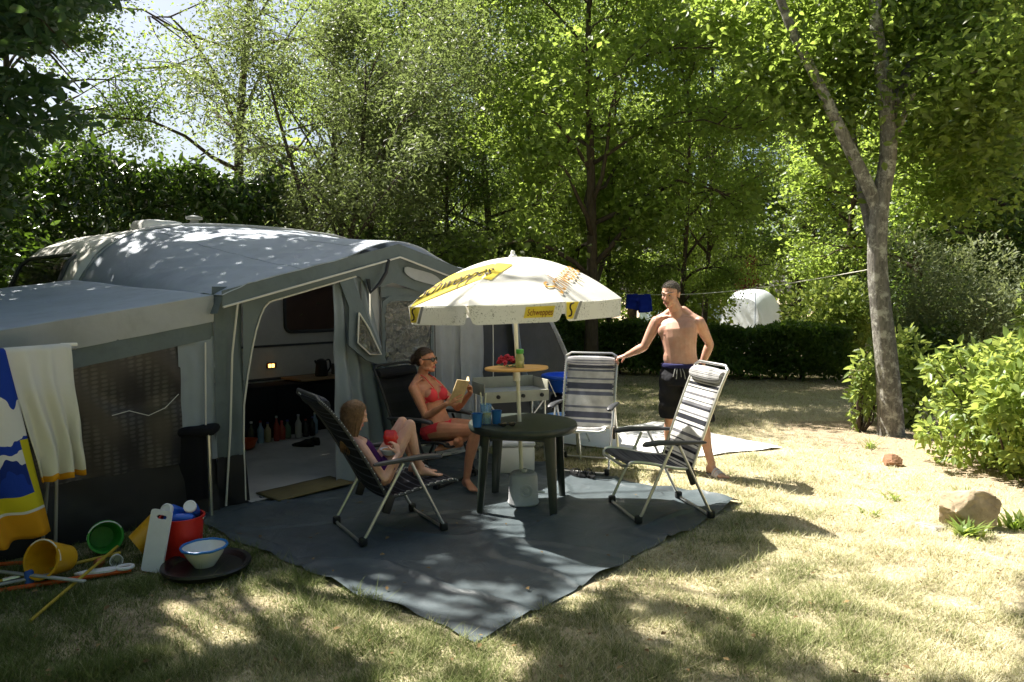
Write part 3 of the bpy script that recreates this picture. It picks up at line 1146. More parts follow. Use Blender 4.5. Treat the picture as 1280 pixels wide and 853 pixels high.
    if lacing:
        for P, nm in ((Pb, 'lacing'), (Ps, 'lacing')):
            mb = MB()
            tot = len(P) - 1
            nl = 26 if P is Pb else 14
            for sy in (-1, 1):
                pts = []
                for k in range(nl * 2 + 1):
                    f_ = k / (nl * 2) * tot
                    i = min(int(f_), tot - 1)
                    p = P[i].lerp(P[i + 1], f_ - i)
                    pts.append(Vector((p.x, sy * (W + 0.013 if k % 2 else W - 0.03), p.z + (0.008 if k % 2 else 0.003))))
                mb.tube(pts, 0.0045, 4)
            kind(obj(nm, mb, lacing, t, auto=180), 'stuff')
    return t


BW = (0.80, 0.79, 0.77)
NV = (0.035, 0.037, 0.048)
GY = (0.22, 0.22, 0.24)
ST_THIN = stripes('thin_black_white_stripes', [(0, BW), (0.10, NV), (0.14, BW), (0.2, NV), (0.31, BW), (0.36, GY), (0.40, BW), (0.52, NV), (0.58, GY), (0.66, BW), (0.72, NV), (0.75, BW), (0.86, GY), (0.93, BW)], 3.2, 0.42)
ST_SEAT = stripes('dark_striped_seat', [(0, NV), (0.16, (0.45, 0.45, 0.45)), (0.19, NV), (0.35, GY), (0.42, NV), (0.55, (0.5, 0.5, 0.5)), (0.58, NV), (0.8, GY), (0.86, NV)], 4.5, 0.15)
ST_WIDE = stripes('wide_slate_white_stripes', [(0, BW), (0.30, (0.26, 0.28, 0.36)), (0.42, BW), (0.5, (0.18, 0.19, 0.25)), (0.72, BW), (0.86, (0.34, 0.35, 0.41)), (0.94, BW)], 3.6, 0.55)
ST_NAVY = stripes('navy_pinstripes', [(0, (0.012, 0.014, 0.022)), (0.6, (0.09, 0.10, 0.13)), (0.78, (0.012, 0.014, 0.022))], 15, 0.03)
BLACKF = stripes('black_sling', [(0, (0.012, 0.012, 0.014)), (0.5, (0.017, 0.017, 0.02))], 6, 0.0)
G_CH = 'folding camping chairs round the table'
SEAT_P = [(0.36, 0.425), (0.33, 0.445), (0.2, 0.43), (0.02, 0.39), (-0.13, 0.37)]
BACK_P = [(-0.13, 0.35), (-0.2, 0.55), (-0.29, 0.80), (-0.36, 0.98), (-0.41, 1.09)]
recliner('empty folding chair with thin black and white stripes on the groundsheet corner', (1.13, 5.42), (-0.975, -0.22), ST_THIN, ST_SEAT, SEAT_P, BACK_P, 0.575, (0.29, -0.29), ALU, G_CH, headrest=ST_THIN)
recliner('folding chair with wide slate and white stripes that the standing man holds by its top', (0.70, 6.85), (-0.30, -0.954), ST_WIDE, ST_WIDE, SEAT_P,
         [(-0.13, 0.35), (-0.17, 0.55), (-0.24, 0.80), (-0.29, 0.95), (-0.31, 1.04)], 0.60, (0.30, -0.32), ALU, G_CH, headrest=ST_WIDE, lacing=WHITEP)
recliner('navy pinstriped recliner with pale lacing that the girl sits in', (-0.86, 5.02), (0.85, 0.53), ST_NAVY, ST_NAVY,
         [(0.40, 0.33), (0.36, 0.345), (0.2, 0.335), (0.0, 0.30), (-0.12, 0.29)], [(-0.12, 0.28), (-0.24, 0.5), (-0.39, 0.75), (-0.5, 0.90), (-0.57, 0.97)],
         0.535, (0.29, -0.31), ALU, G_CH, headrest=ST_NAVY, lacing=mat('pale_cord', (0.7, 0.7, 0.68), var=0.05), tube_mat=DARKGREY)
recliner('plain black recliner beside the awning in which the woman reads', (-0.74, 6.40), (0.85, -0.527), BLACKF, BLACKF,
         [(0.38, 0.38), (0.34, 0.40), (0.2, 0.39), (0.0, 0.36), (-0.12, 0.35)], [(-0.12, 0.33), (-0.2, 0.52), (-0.30, 0.76), (-0.36, 0.89), (-0.41, 0.985)],
         0.57, (0.30, -0.30), BLACKP, G_CH, W=0.27, headrest=BLACKF)

# ------------------------------------------------------------------ round table
GREENP = mat('dark_green_resin', (0.022, 0.03, 0.024), rough=0.42, spec=0.45, var=0.25, vs=14, bump=0.15, bs=120, dirt=0.2)


def table():
    c = Vector((0.085, 5.60, 0.012))
    t = thing('garden_table', 'round dark green plastic table under the parasol', 'table', c, R(-10.7))
    zt = 0.655
    obj('tabletop', MB().lathe([(0.36, zt - 0.055), (0.415, zt - 0.06), (0.425, zt - 0.045), (0.428, zt - 0.02), (0.42, zt - 0.004), (0.405, zt), (0.05, zt)], (0, 0, 0), 56), GREENP, t)
    for sx in (-1, 1):
        for sy in (-1, 1):
            a = math.atan2(sy, sx)
            top = Vector((sx * 0.235, sy * 0.235, zt - 0.045))
            bot = Vector((sx * 0.275, sy * 0.275, 0.0))
            rings = []
            for k in range(6):
                f = k / 5
                p = top.lerp(bot, f)
                w = 0.052 * (1 - f) + 0.032 * f
                pr = [(1, 0.2), (0.75, 0.75), (0.2, 1), (-0.55, 1), (-0.62, 0.25), (0.22, -0.6), (1, -0.55)]
                # an angle-shaped leg with its outer edge rounded
                rings.append([p + Matrix.Rotation(a - R(45), 3, 'Z') @ Vector((q[0] * w, q[1] * w, 0)) for q in pr])
            obj('leg', MB().loft(rings), GREENP, t, auto=50)
    mb = MB()
    mb.tube([(-0.235, -0.235, zt - 0.09), (0.235, -0.235, zt - 0.09), (0.235, 0.235, zt - 0.09), (-0.235, 0.235, zt - 0.09)], 0.02, 6, closed=True)
    obj('apron', mb, GREENP, t)
    return c.z + zt


TZ = table()


def on_table():
    def cup(x, y, col, label, h=0.10, r=0.04):
        m = mat('cup_' + label[:12].replace(' ', '_'), col, rough=0.3, var=0.05)
        mb = MB().lathe([(r * 0.78, 0), (r, h), (r * 1.06, h + 0.003), (r * 0.94, h + 0.002), (r * 0.74, 0.006)], (x, y, TZ), 22)
        o = obj('cup', mb, m)
        tag(o, label, 'cup', 'drinks on the round table')
    cup(-0.262, 5.36, (0.03, 0.14, 0.40), 'blue plastic cup nearest the left rim of the round table')
    cup(-0.12, 5.50, (0.02, 0.15, 0.47), 'blue plastic cup between the orange drink and the parasol pole')
    t = thing('drink_glass', 'tall clear glass of orange juice with two pale straws on the round table', 'glass', (-0.20, 5.47, TZ))
    obj('tumbler', MB().lathe([(0.036, 0), (0.046, 0.155), (0.048, 0.157), (0.044, 0.156), (0.034, 0.008)], k=22), glassy('blue_glass', (0.55, 0.75, 0.95), alpha_mix=0.8), t)
    obj('juice', MB().lathe([(0.033, 0.009), (0.040, 0.09), (0.0405, 0.092)], k=20), mat('orange_juice', (0.75, 0.42, 0.03), rough=0.2, var=0.05), t)
    for a, b in (((-0.015, 0.0, 0.02), (-0.04, 0.0, 0.245)), ((-0.012, 0.01, 0.02), (0.0, 0.01, 0.24))):
        obj('straw', MB().tube([a, b], 0.004, 6), mat('straw_white', (0.7, 0.72, 0.55), var=0.02), t)
    t = thing('sunglasses', 'black sunglasses lying folded on the round table before the parasol pole', 'sunglasses', (-0.03, 5.36, TZ), R(20))
    for s in (-1, 1):
        mb = MB().ell((s * 0.034, 0, 0.022), (0.028, 0, 0), (0, 0.006, 0.004), (0, -0.004, 0.02), 14, 8)
        obj('lens', mb, TINT, t)
        obj('temple', MB().tube([(s * 0.062, 0.0, 0.026), (s * 0.064, 0.04, 0.02), (s * 0.05, 0.06, 0.006), (-s * 0.02, 0.05, 0.006)], 0.0035, 6), BLACKP, t)
    obj('bridge', MB().tube([(-0.01, 0, 0.028), (0, 0, 0.031), (0.01, 0, 0.028)], 0.003, 6), BLACKP, t)


on_table()

# ------------------------------------------------------------------ parasol
PAR_W = cloth('parasol_white', (0.80, 0.78, 0.70), var=0.03, trans=0.3, bump=0.15, weave=300)
YEL = mat('print_yellow', (0.80, 0.64, 0.08), rough=0.7, spec=0.15, var=0.12, trans=0.3)
PRINT = mat('print_dark', (0.06, 0.045, 0.03), rough=0.7, spec=0.15, var=0.05)
GOLD = mat('print_ochre', (0.42, 0.22, 0.05), rough=0.7, spec=0.15, var=0.1)
PGREY = mat('print_grey', (0.25, 0.25, 0.25), rough=0.7, spec=0.15)


def mildew():
    m = cloth('parasol_valance', (0.70, 0.71, 0.68), var=0.06, trans=0.3, bump=0.25, weave=300)
    nt = m.node_tree
    b = nt.nodes['Principled BSDF']
    src = b.inputs['Base Color'].links[0].from_socket
    n = noise_node(nt, 75, 3, 0.8)
    n2 = noise_node(nt, 9, 2, 0.5)
    ad = nt.nodes.new('ShaderNodeMath')
    ad.operation = 'MULTIPLY'
    nt.links.new(ramp_node(nt, n.outputs[0], [(0.56, (0, 0, 0)), (0.62, (1, 1, 1))]), ad.inputs[0])
    nt.links.new(ramp_node(nt, n2.outputs[0], [(0.42, (0, 0, 0)), (0.6, (0.8, 0.8, 0.8))]), ad.inputs[1])
    c = mix_node(nt, src, (0.12, 0.13, 0.12), ad.outputs[0])
    nt.links.new(c, b.inputs['Base Color'])
    for l in nt.nodes:
        if l.type == 'BSDF_TRANSLUCENT':
            nt.links.new(c, l.inputs[0])
    return m


def parasol():
    PR, PH, PZ = 0.845, 0.345, 1.585
    t = thing('parasol', 'white drinks parasol with yellow lettering standing through the round table', 'parasol', (0.085, 5.60, 0.02), rot=(R(0.5), R(-2.3), 0))
    cosh = math.cos(R(22.5))
    VAL = mildew()

    def h(x, y):
        a = math.atan2(y, x)
        best = 0
        for k in range(8):
            best = max(best, x * math.cos(k * math.pi / 4 - math.pi / 2) + y * math.sin(k * math.pi / 4 - math.pi / 2))
        r = min(1.02, best / (PR * cosh))
        return PZ + PH * (1 - r ** 1.95)

    def corner(k):
        a = -math.pi / 2 + (k + 0.5) * math.pi / 4
        return Vector((PR * math.cos(a), PR * math.sin(a), 0))

    def mapped(vs, A, ux, uy, off):
        out = []
        for v in vs:
            p = A + ux * v[0] + uy * v[1]
            out.append((p.x, p.y, h(p.x, p.y) + off))
        return out

    def subdiv_quad(A, ux, uy, x0, x1, y0, y1, off, skew=0.0, n=12, m=5):
        return MB().sheet(lambda u, v: mapped([(x0 + (x1 - x0) * u + skew * v, y0 + (y1 - y0) * v)], A, ux, uy, off)[0], n, m)
    tv, tf = text_mesh('Schweppes', 1.0, 0.28)
    wid = max(v.x for v in tv)
    for k in range(8):
        c0, c1 = corner(k - 1), corner(k)

        def pf(u, v):
            p = c0.lerp(c1, u) * v
            z = h(p.x, p.y) - 0.010 * math.sin(math.pi * u) * v
            return (p.x, p.y, z)
        po = obj('canopy_panel', MB().sheet(pf, 14, 14), PAR_W, t, auto=80)
        # hanging valance with rounded corners
        d = (c1 - c0)
        outn = Vector(((c0 + c1).x, (c0 + c1).y, 0)).normalized()

        def vf(u, v):
            s = 0.02 + 0.96 * u
            p = c0.lerp(c1, s)
            rr = 0.06
            edge = min(u, 1 - u) * d.length
            drop = 0.135
            if edge < rr:
                drop = 0.135 - rr + math.sqrt(max(0, rr * rr - (rr - edge) ** 2))
            z = PZ + 0.002 - drop * v
            p = p + outn * (0.006 * math.sin(u * 7 + k) * v - 0.012 * v)
            return (p.x, p.y, z)
        va = obj('valance', MB().sheet(vf, 30, 5), VAL, po, auto=80)
        du = d.normalized()

        def vpt(s, z, off):
            u = (s - 0.02) / 0.96
            p = Vector(vf(u, 0.5))
            p = c0.lerp(c1, s) + outn * (off + 0.006 * math.sin(u * 7 + k) * (-z / 0.135) - 0.012 * (-z / 0.135))
            return Vector((p.x, p.y, PZ + 0.002 + z))
        if k % 2 == 0:
            # small yellow label with the word
            mb = MB()
            mb.sheet(lambda u, v: vpt(0.60 + 0.30 * u + 0.03 * v - 0.02, -0.10 + 0.075 * v, 0.006), 8, 3)
            obj('label', mb, YEL, va, solid=0.0)
            sc_ = 0.27 * d.length / wid
            vs = [vpt(0.615 + v.x * sc_ / d.length, -0.085 + v.y * 0.062, 0.010) for v in tv]
            obj('lettering', MB().add(vs, tf), mat('print_red_brown', (0.22, 0.04, 0.02), rough=0.7, var=0.05), va, smooth=False, fix=False)
        else:
            # big word across the panel, the first letter's swash on the valance
            dirs = {7: 0, 1: 1, 3: 2, 5: 3}[k]
            M = Matrix.Rotation(dirs * math.pi / 2, 3, 'Z')
            A = M @ Vector((-0.72, -0.31, 0))
            B = M @ Vector((-0.16, -0.50, 0))
            ux = (B - A).normalized()
            uy = Vector((-ux.y, ux.x, 0))
            L = (B - A).length
            if k in (7, 3):
                obj('band', subdiv_quad(A, ux, uy, -0.02, L + 0.02, -0.055, 0.2, 0.004, 0.08), YEL, po, auto=80)
            s = L / wid
            vs = mapped([(v.x * s, v.y * 0.21 - 0.01) for v in tv], A, ux, uy, 0.010)
            obj('lettering', MB().add(vs, tf), PRINT if k in (7, 3) else GOLD, po, smooth=False, fix=False)
            mb = MB().sheet(lambda u, v: vpt(0.035 + (0.20 - 0.10 * (1 - v)) * u + 0.10 * 0, -0.118 + 0.112 * v, 0.006), 6, 5)
            obj('label', mb, YEL, va)
            mb = MB().sheet(lambda u, v: vpt(0.15 + 0.045 * u + 0.10 * v, -0.125 + 0.122 * v, 0.006), 3, 5)
            obj('slash', mb, PGREY, va)
            pts = [vpt(0.145, -0.012, 0.009), vpt(0.10, -0.02, 0.009), vpt(0.085, -0.045, 0.009), vpt(0.11, -0.07, 0.009), vpt(0.10, -0.095, 0.009), vpt(0.065, -0.10, 0.009)]
            obj('swash', MB().tube(catmull(pts, 4), 0.006, 5), PRINT, va)
        # rib under each seam
        rp = [(corner(k) * f) for f in (0.03, 0.3, 0.55, 0.8, 0.99)]
        obj('rib', MB().tube([(p.x, p.y, h(p.x, p.y) - 0.012) for p in rp], 0.004, 5), ALU, t)
        obj('strut', MB().tube([(corner(k).x * 0.02, corner(k).y * 0.02, PZ - 0.02), (corner(k).x * 0.5, corner(k).y * 0.5, h(corner(k).x * 0.5, corner(k).y * 0.5) - 0.015)], 0.003, 5), ALU, t)
    obj('pole', MB().tube([(0, 0, 0.08), (0, 0, PZ + PH - 0.01)], 0.0155, 12), mat('pole_white', (0.72, 0.7, 0.6), rough=0.35, var=0.05), t)
    obj('finial', MB().lathe([(0.035, PZ + PH - 0.004), (0.03, PZ + PH + 0.012), (0.017, PZ + PH + 0.02), (0.016, PZ + PH + 0.04), (0.008, PZ + PH + 0.052)], k=14), WHITEP, t)
    obj('hub', MB().lathe([(0.028, PZ - 0.05), (0.03, PZ - 0.01), (0.022, PZ)], k=14), WHITEP, t)
    # foot
    b = thing('parasol_weight', 'pale grey water filled parasol foot on the groundsheet under the table', 'parasol base', (0.09, 5.60, 0.016), R(10))
    GB = mat('base_grey', (0.46, 0.47, 0.48), rough=0.5, var=0.08, dirt=0.3)
    obj('tank', MB().lathe([(0.118, 0), (0.125, 0.012), (0.118, 0.035), (0.112, 0.2), (0.106, 0.235), (0.09, 0.25), (0.03, 0.252), (0.026, 0.275), (0.02, 0.276)], k=32), GB, b)
    M = Matrix.Rotation(R(90), 3, 'X')
    obj('filler_dimple', MB().lathe([(0.052, 0.0), (0.05, 0.012), (0.038, 0.014), (0.034, 0.005), (0.02, 0.004), (0.016, 0.014)], (0, -0.108, 0.125), 22, M), GB, b)
    obj('screw_knob', MB().tube([(0.1, -0.02, 0.09), (0.165, -0.03, 0.085)], 0.009, 6), WHITEP, b)
    # small tray on the pole
    tr = thing('pole_tray', 'small round wooden tray table clamped on the parasol pole', 'tray table', (0.035, 5.60, 1.075), rot=(R(-1.0), R(-1.5), 0))
    WOOD = mat('beech_veneer', (0.56, 0.33, 0.12), rough=0.4, var=0.12, vs=3)
    obj('tray_top', MB().lathe([(0.238, 0), (0.248, 0.003), (0.25, 0.012), (0.246, 0.02), (0.02, 0.021)], k=48), WOOD, tr)
    obj('clamp', MB().lathe([(0.024, -0.09), (0.028, -0.085), (0.028, -0.01), (0.05, 0.0)], k=14), WHITEP, tr)
    # flowers and jar
    fl = thing('flower_bouquet', 'bunch of crimson pink flowers lying on the wooden pole tray', 'flowers', (-0.02, 5.565, 1.096))
    pet = [mat('petal_crimson', (0.42, 0.02, 0.05), rough=0.6, trans=0.3, var=0.3, vs=40), mat('petal_pink', (0.62, 0.07, 0.14), rough=0.6, trans=0.3, var=0.3, vs=40)]
    rg = random.Random(3)
    for i in range(26):
        a, rr = rg.uniform(0, 6.28), rg.uniform(0, 1) ** 0.6
        c = Vector((0.085 * rr * math.cos(a) - 0.02, 0.06 * rr * math.sin(a), 0.032 + 0.042 * (1 - rr * rr) + rg.uniform(-.008, .012)))
        mb = MB()
        for q in range(9):
            d = Vector((rg.gauss(0, 1), rg.gauss(0, 1), rg.gauss(0.4, 0.9))).normalized()
            s = d.orthogonal().normalized()
            mb.ell(c + d * 0.012, s * 0.011, d.cross(s) * 0.004, d * 0.012, 6, 4)
        obj('blossom', mb, pet[i % 2], fl, auto=180)
    mb = MB()
    for i in range(9):
        a = rg.uniform(0, 6.28)
        mb.tube([(0.02 * math.cos(a), 0.02 * math.sin(a), 0.005), (0.11 * math.cos(a), 0.075 * math.sin(a), 0.016)], [0.003, 0.014], 5, flat=0.3)
    obj('leaf', mb, mat('stem_green', (0.06, 0.14, 0.03), var=0.2), fl)
    j = thing('jar', 'small glass jar with a green lid on the wooden pole tray', 'jar', (0.06, 5.51, 1.096))
    obj('glass_body', MB().lathe([(0.03, 0), (0.034, 0.006), (0.034, 0.085), (0.026, 0.105), (0.026, 0.115)], k=20), mat('olive_glass', (0.3, 0.33, 0.16), rough=0.1, spec=0.6, var=0.15, vs=30), j)
    obj('lid', MB().lathe([(0.029, 0.112), (0.03, 0.116), (0.03, 0.142), (0.026, 0.146)], k=20), mat('lid_green', (0.05, 0.3, 0.05), rough=0.35), j)


parasol()

# ------------------------------------------------------------------ camp kitchen, cool box, wash stand behind the table
def kitchen():
    SG = mat('kitchen_grey_beige', (0.36, 0.36, 0.29), rough=0.4, var=0.08, dirt=0.2)
    t = thing('camping_kitchen', 'grey folding camping kitchen with silver top and knobs behind the round table', 'camping stove', (-0.02, 7.15, 0.0), R(22))
    zt = 0.72
    obj('worktop', MB().rbox((0, 0, zt - 0.01), (0.66, 0.36, 0.02), 0.006), mat('worktop_silver', (0.62, 0.66, 0.7), rough=0.28, metal=0.6, var=0.06), t)
    obj('stove_panel', MB().rbox((0.0, -0.185, zt - 0.05), (0.68, 0.016, 0.11), 0.006), SG, t)
    obj('windshield', MB().rbox((0.0, 0.185, zt + 0.05), (0.66, 0.012, 0.12), 0.005), SG, t)
    obj('windshield', MB().rbox((-0.335, 0, zt + 0.02), (0.012, 0.36, 0.12), 0.005), SG, t)
    obj('windshield', MB().rbox((0.335, 0, zt + 0.04), (0.012, 0.36, 0.12), 0.005), SG, t)
    M = Matrix.Rotation(R(90), 3, 'X')
    for x in (-0.2, 0.06, 0.26):
        obj('knob', MB().lathe([(0.02, 0), (0.018, 0.018), (0.008, 0.02)], (x, -0.194, zt - 0.045), 14, M), BLACKP, t)
    for sx in (-1, 1):
        mb = MB()
        mb.tube([(sx * 0.31, -0.16, zt - 0.02), (sx * 0.31, -0.16, 0.01)], 0.011, 8)
        obj('leg', mb, ALU, t)
        obj('leg', MB().tube([(sx * 0.31, 0.16, zt - 0.02), (sx * 0.31, 0.16, 0.01)], 0.011, 8), ALU, t)
        obj('brace', MB().tube([(sx * 0.31, -0.17, zt - 0.08), (sx * 0.08, -0.17, zt - 0.36)], 0.008, 6), ALU, t)
    obj('shelf', MB().rbox((0, 0, 0.36), (0.6, 0.32, 0.015), 0.005), mat('shelf_pale', (0.6, 0.64, 0.68), rough=0.4), t)
    c = thing('cool_box', 'white cool box on the groundsheet behind the table legs', 'cool box', (0.02, 6.72, 0.0), R(8))
    obj('tub', MB().rbox((0, 0, 0.125), (0.36, 0.24, 0.25), 0.025), WHITEP, c)
    obj('lid', MB().rbox((0, 0, 0.272), (0.37, 0.25, 0.04), 0.015), mat('lid_pale', (0.6, 0.62, 0.66)), c)
    # wash stand
    BL = mat('basin_blue', (0.02, 0.10, 0.50), rough=0.35)
    w = thing('wash_stand', 'blue rimmed folding basin on thin legs beside the camping kitchen', 'basin', (0.62, 7.95, 0.0), R(0))
    obj('rim', MB().tube([(0.28 * math.cos(a), 0.28 * math.sin(a), 0.76) for a in [2 * math.pi * k / 36 for k in range(36)]], 0.022, 8, closed=True), BL, w)
    obj('bowl', MB().lathe([(0.10, 0.56), (0.2, 0.6), (0.265, 0.755), (0.255, 0.755), (0.19, 0.615)], k=28, close=False), BL, w)
    obj('bag', MB().lathe([(0.06, 0.32), (0.16, 0.36), (0.2, 0.45), (0.19, 0.54), (0.12, 0.575)], k=20), mat('black_bag', (0.02, 0.02, 0.022), rough=0.8), w)
    for k in range(3):
        a = R(90 + 120 * k)
        obj('leg', MB().tube([(0.27 * math.cos(a), 0.27 * math.sin(a), 0.75), (0.1 * math.cos(a + 0.4), 0.1 * math.sin(a + 0.4), 0.38), (0.27 * math.cos(a + 0.8), 0.27 * math.sin(a + 0.8), 0.005)], 0.009, 6), ALU, w)
    b = obj('washing_bowl', MB().lathe([(0.1, 0.0), (0.13, 0.015), (0.17, 0.13), (0.185, 0.135), (0.16, 0.13), (0.12, 0.025)], (0.53, 7.3, 0.3), 26), mat('bowl_sky', (0.25, 0.45, 0.75), rough=0.35))
    tag(b, 'pale blue washing bowl on a low stool behind the striped chair', 'bowl')
    s = thing('low_stool', 'low white folding stool under the pale blue washing bowl', 'stool', (0.53, 7.3, 0.0))
    obj('seat', MB().rbox((0, 0, 0.285), (0.34, 0.3, 0.03), 0.012), WHITEP, s)
    for sx in (-1, 1):
        for sy in (-1, 1):
            obj('leg', MB().tube([(sx * 0.14, sy * 0.11, 0.27), (sx * 0.16, sy * 0.13, 0.0)], 0.012, 6), ALU, s)
    # sandals under the striped chair
    for i, (x, y, a, lb) in enumerate(((0.60, 6.47, 25, 'black sandal lying left of its twin under the wide striped chair'), (0.70, 6.45, 12, 'black sandal lying right of its twin under the wide striped chair'))):
        t = thing('sandal', lb, 'sandal', (x, y, 0.016), R(a), 'pair of black sandals')
        pts = [Vector((0.04 * math.cos(q) * (1 + 0.18 * math.sin(q)), 0.125 * math.sin(q), 0)) for q in [2 * math.pi * k / 18 for k in range(18)]]
        obj('sole', MB().prism(pts, (0, 0, 0.022)), BLACKP, t)
        for yy in (0.05, 0.01, -0.08):
            obj('strap', MB().tube([(-0.04, yy, 0.02), (-0.025, yy, 0.055), (0.025, yy, 0.055), (0.04, yy, 0.02)], 0.008, 6, flat=0.5), BLACKP, t)


kitchen()

# ------------------------------------------------------------------ inside the awning
def inside():
    def L(x, y, z=0):
        p = TENT_F + TU * x + TV * y
        return Vector((p.x, p.y, z))
    t = thing('kitchen_cupboard', 'dark fabric camp cupboard with a pale top against the caravan wall', 'cupboard', L(1.95, 2.28), TENT_A)
    DK = cloth('cupboard_black', (0.014, 0.015, 0.018), var=0.2, trans=0)
    obj('carcass', MB().rbox((0, 0, 0.32), (1.5, 0.4, 0.6), 0.01), DK, t)
    for x in (-0.5, 0, 0.5):
        obj('door', MB().rbox((x, -0.206, 0.32), (0.46, 0.014, 0.52), 0.006), DK, t)
    obj('worktop', MB().rbox((0.45, 0.0, 0.645), (0.75, 0.44, 0.03), 0.008), mat('top_wood', (0.3, 0.2, 0.1), rough=0.5), t)
    k = thing('kettle', 'black electric kettle on the cupboard top inside the awning', 'kettle', L(2.42, 2.22, 0.66), TENT_A)
    obj('body', MB().lathe([(0.075, 0), (0.08, 0.02), (0.065, 0.17), (0.055, 0.2), (0.02, 0.215)], k=20), BLACKP, k)
    obj('handle', MB().tube(catmull([(0.06, 0, 0.19), (0.12, 0, 0.19), (0.13, 0, 0.1), (0.08, 0, 0.04)], 5), 0.011, 7), BLACKP, k)
    obj('spout', MB().tube([(-0.055, 0, 0.16), (-0.095, 0, 0.195)], [0.025, 0.012], 8), BLACKP, k)
    g = thing('glass_box', 'clear plastic food box on the cupboard top beside the kettle', 'food box', L(2.72, 2.24, 0.662), TENT_A)
    obj('tub', MB().rbox((0, 0, 0.06), (0.2, 0.14, 0.12), 0.012), mat('cloudy_plastic', (0.18, 0.18, 0.17), rough=0.2), g)
    obj('lid', MB().rbox((0, 0, 0.128), (0.21, 0.15, 0.015), 0.005), mat('lid_smoke', (0.1, 0.1, 0.11), rough=0.3), g)
    rg = random.Random(11)
    cols = [((0.03, 0.03, 0.03), 'black'), ((0.45, 0.45, 0.43), 'white'), ((0.10, 0.16, 0.10), 'green'), ((0.35, 0.06, 0.04), 'red'), ((0.42, 0.36, 0.2), 'cream'), ((0.2, 0.3, 0.42), 'blue')]
    where = ['next to the orange bowl', 'second from the orange bowl', 'third from the orange bowl', 'fourth in the row', 'fifth in the row', 'in the middle of the row', 'seventh in the row',
             'third from the door flap', 'second from the door flap', 'next to the door flap']
    for i in range(10):
        c, cn = cols[(i * 5 + i // 4) % 6]
        x = 1.30 + 0.09 * i
        h = rg.uniform(0.2, 0.3)
        r = rg.uniform(0.032, 0.042)
        b = thing('bottle', f'{cn} bottle on the awning carpet, {where[i]}', 'bottle', L(x, 1.88 + rg.uniform(-.04, .06), 0.025), group='bottles standing inside the awning')
        m = mat('bottle_' + cn, c, rough=0.2, spec=0.6, var=0.1)
        obj('body', MB().lathe([(r * .9, 0), (r, 0.01), (r, h * 0.62), (r * 0.4, h * 0.8), (r * 0.36, h * 0.93)], k=14), m, b)
        obj('cap', MB().lathe([(r * 0.42, h * 0.93), (r * 0.42, h), (r * 0.3, h + 0.003)], k=12), mat('cap_%d' % (i % 3), [(0.5, 0.5, 0.5), (0.4, 0.05, 0.04), (0.05, 0.06, 0.2)][i % 3]), b)
    o = obj('bowl', MB().lathe([(0.07, 0), (0.1, 0.02), (0.13, 0.1), (0.135, 0.1), (0.095, 0.03), (0.02, 0.02)], L(1.10, 1.72, 0.03), 24), mat('bowl_orange', (0.5, 0.09, 0.02), rough=0.4))
    tag(o, 'orange plastic bowl on the carpet just inside the awning doorway', 'bowl')
    for i, (x, y, a) in enumerate(((1.60, 1.40, 30), (1.72, 1.43, 10))):
        s = thing('shoe', ['dark shoe on the awning carpet nearer the doorway edge', 'dark shoe on the awning carpet nearer the door flap'][i], 'shoe', L(x, y, 0.025), TENT_A + R(a), 'dark pair of shoes')
        rings = []
        for yy, w, hh in ((-0.12, 0.02, 0.05), (-0.1, 0.036, 0.085), (-0.03, 0.036, 0.08), (0.03, 0.042, 0.05), (0.09, 0.04, 0.035), (0.125, 0.018, 0.02)):
            rings.append([Vector((w * math.cos(q), yy, max(0.0, hh * 0.5 + hh * 0.5 * math.sin(q)))) for q in [2 * math.pi * k / 12 for k in range(12)]])
        obj('upper', MB().loft(rings), mat('shoe_dark', (0.02, 0.018, 0.016), rough=0.7), s)
        pts = [Vector((0.043 * math.cos(q), 0.13 * math.sin(q), 0)) for q in [2 * math.pi * k / 16 for k in range(16)]]
        obj('sole', MB().prism(pts, (0, 0, 0.012)), BLACKP, s)


inside()

# ------------------------------------------------------------------ the toys and tubs before the annex
def bucket(name, label, loc, rot, r0, r1, h, col, handle=None, handle_mat=None, cat='bucket', group='buckets left on the grass', up=False):
    t = thing(name, label, cat, loc, group=group, rot=rot)
    m = mat(label.split()[0] + '_bucket_plastic', col, rough=0.38, spec=0.45, var=0.10, dirt=0.5, bump=0.12, bs=90)
    obj('tub', MB().lathe([(0.0, 0), (r0, 0), (r0, 0.004), (r1, h - 0.012), (r1 + 0.008, h - 0.01), (r1 + 0.009, h), (r1 - 0.004, h), (r0 - 0.004, 0.008), (0.0, 0.008)], k=30, close=False), m, t)
    if handle:
        pts = []
        for k in range(13):
            a = math.pi * k / 12
            q = Matrix.Rotation(R(handle), 3, 'X') @ Vector((0, 0, 1))
            p = Vector(((r1 + 0.006) * math.cos(a), 0, 0)) + (Vector((0, q.y, q.z)) * (r1 + 0.006) * math.sin(a))
            pts.append(p + Vector((0, 0, h - 0.018)))
        obj('handle', MB().tube(pts, 0.004, 6), handle_mat or WHITEP, t)
    return t


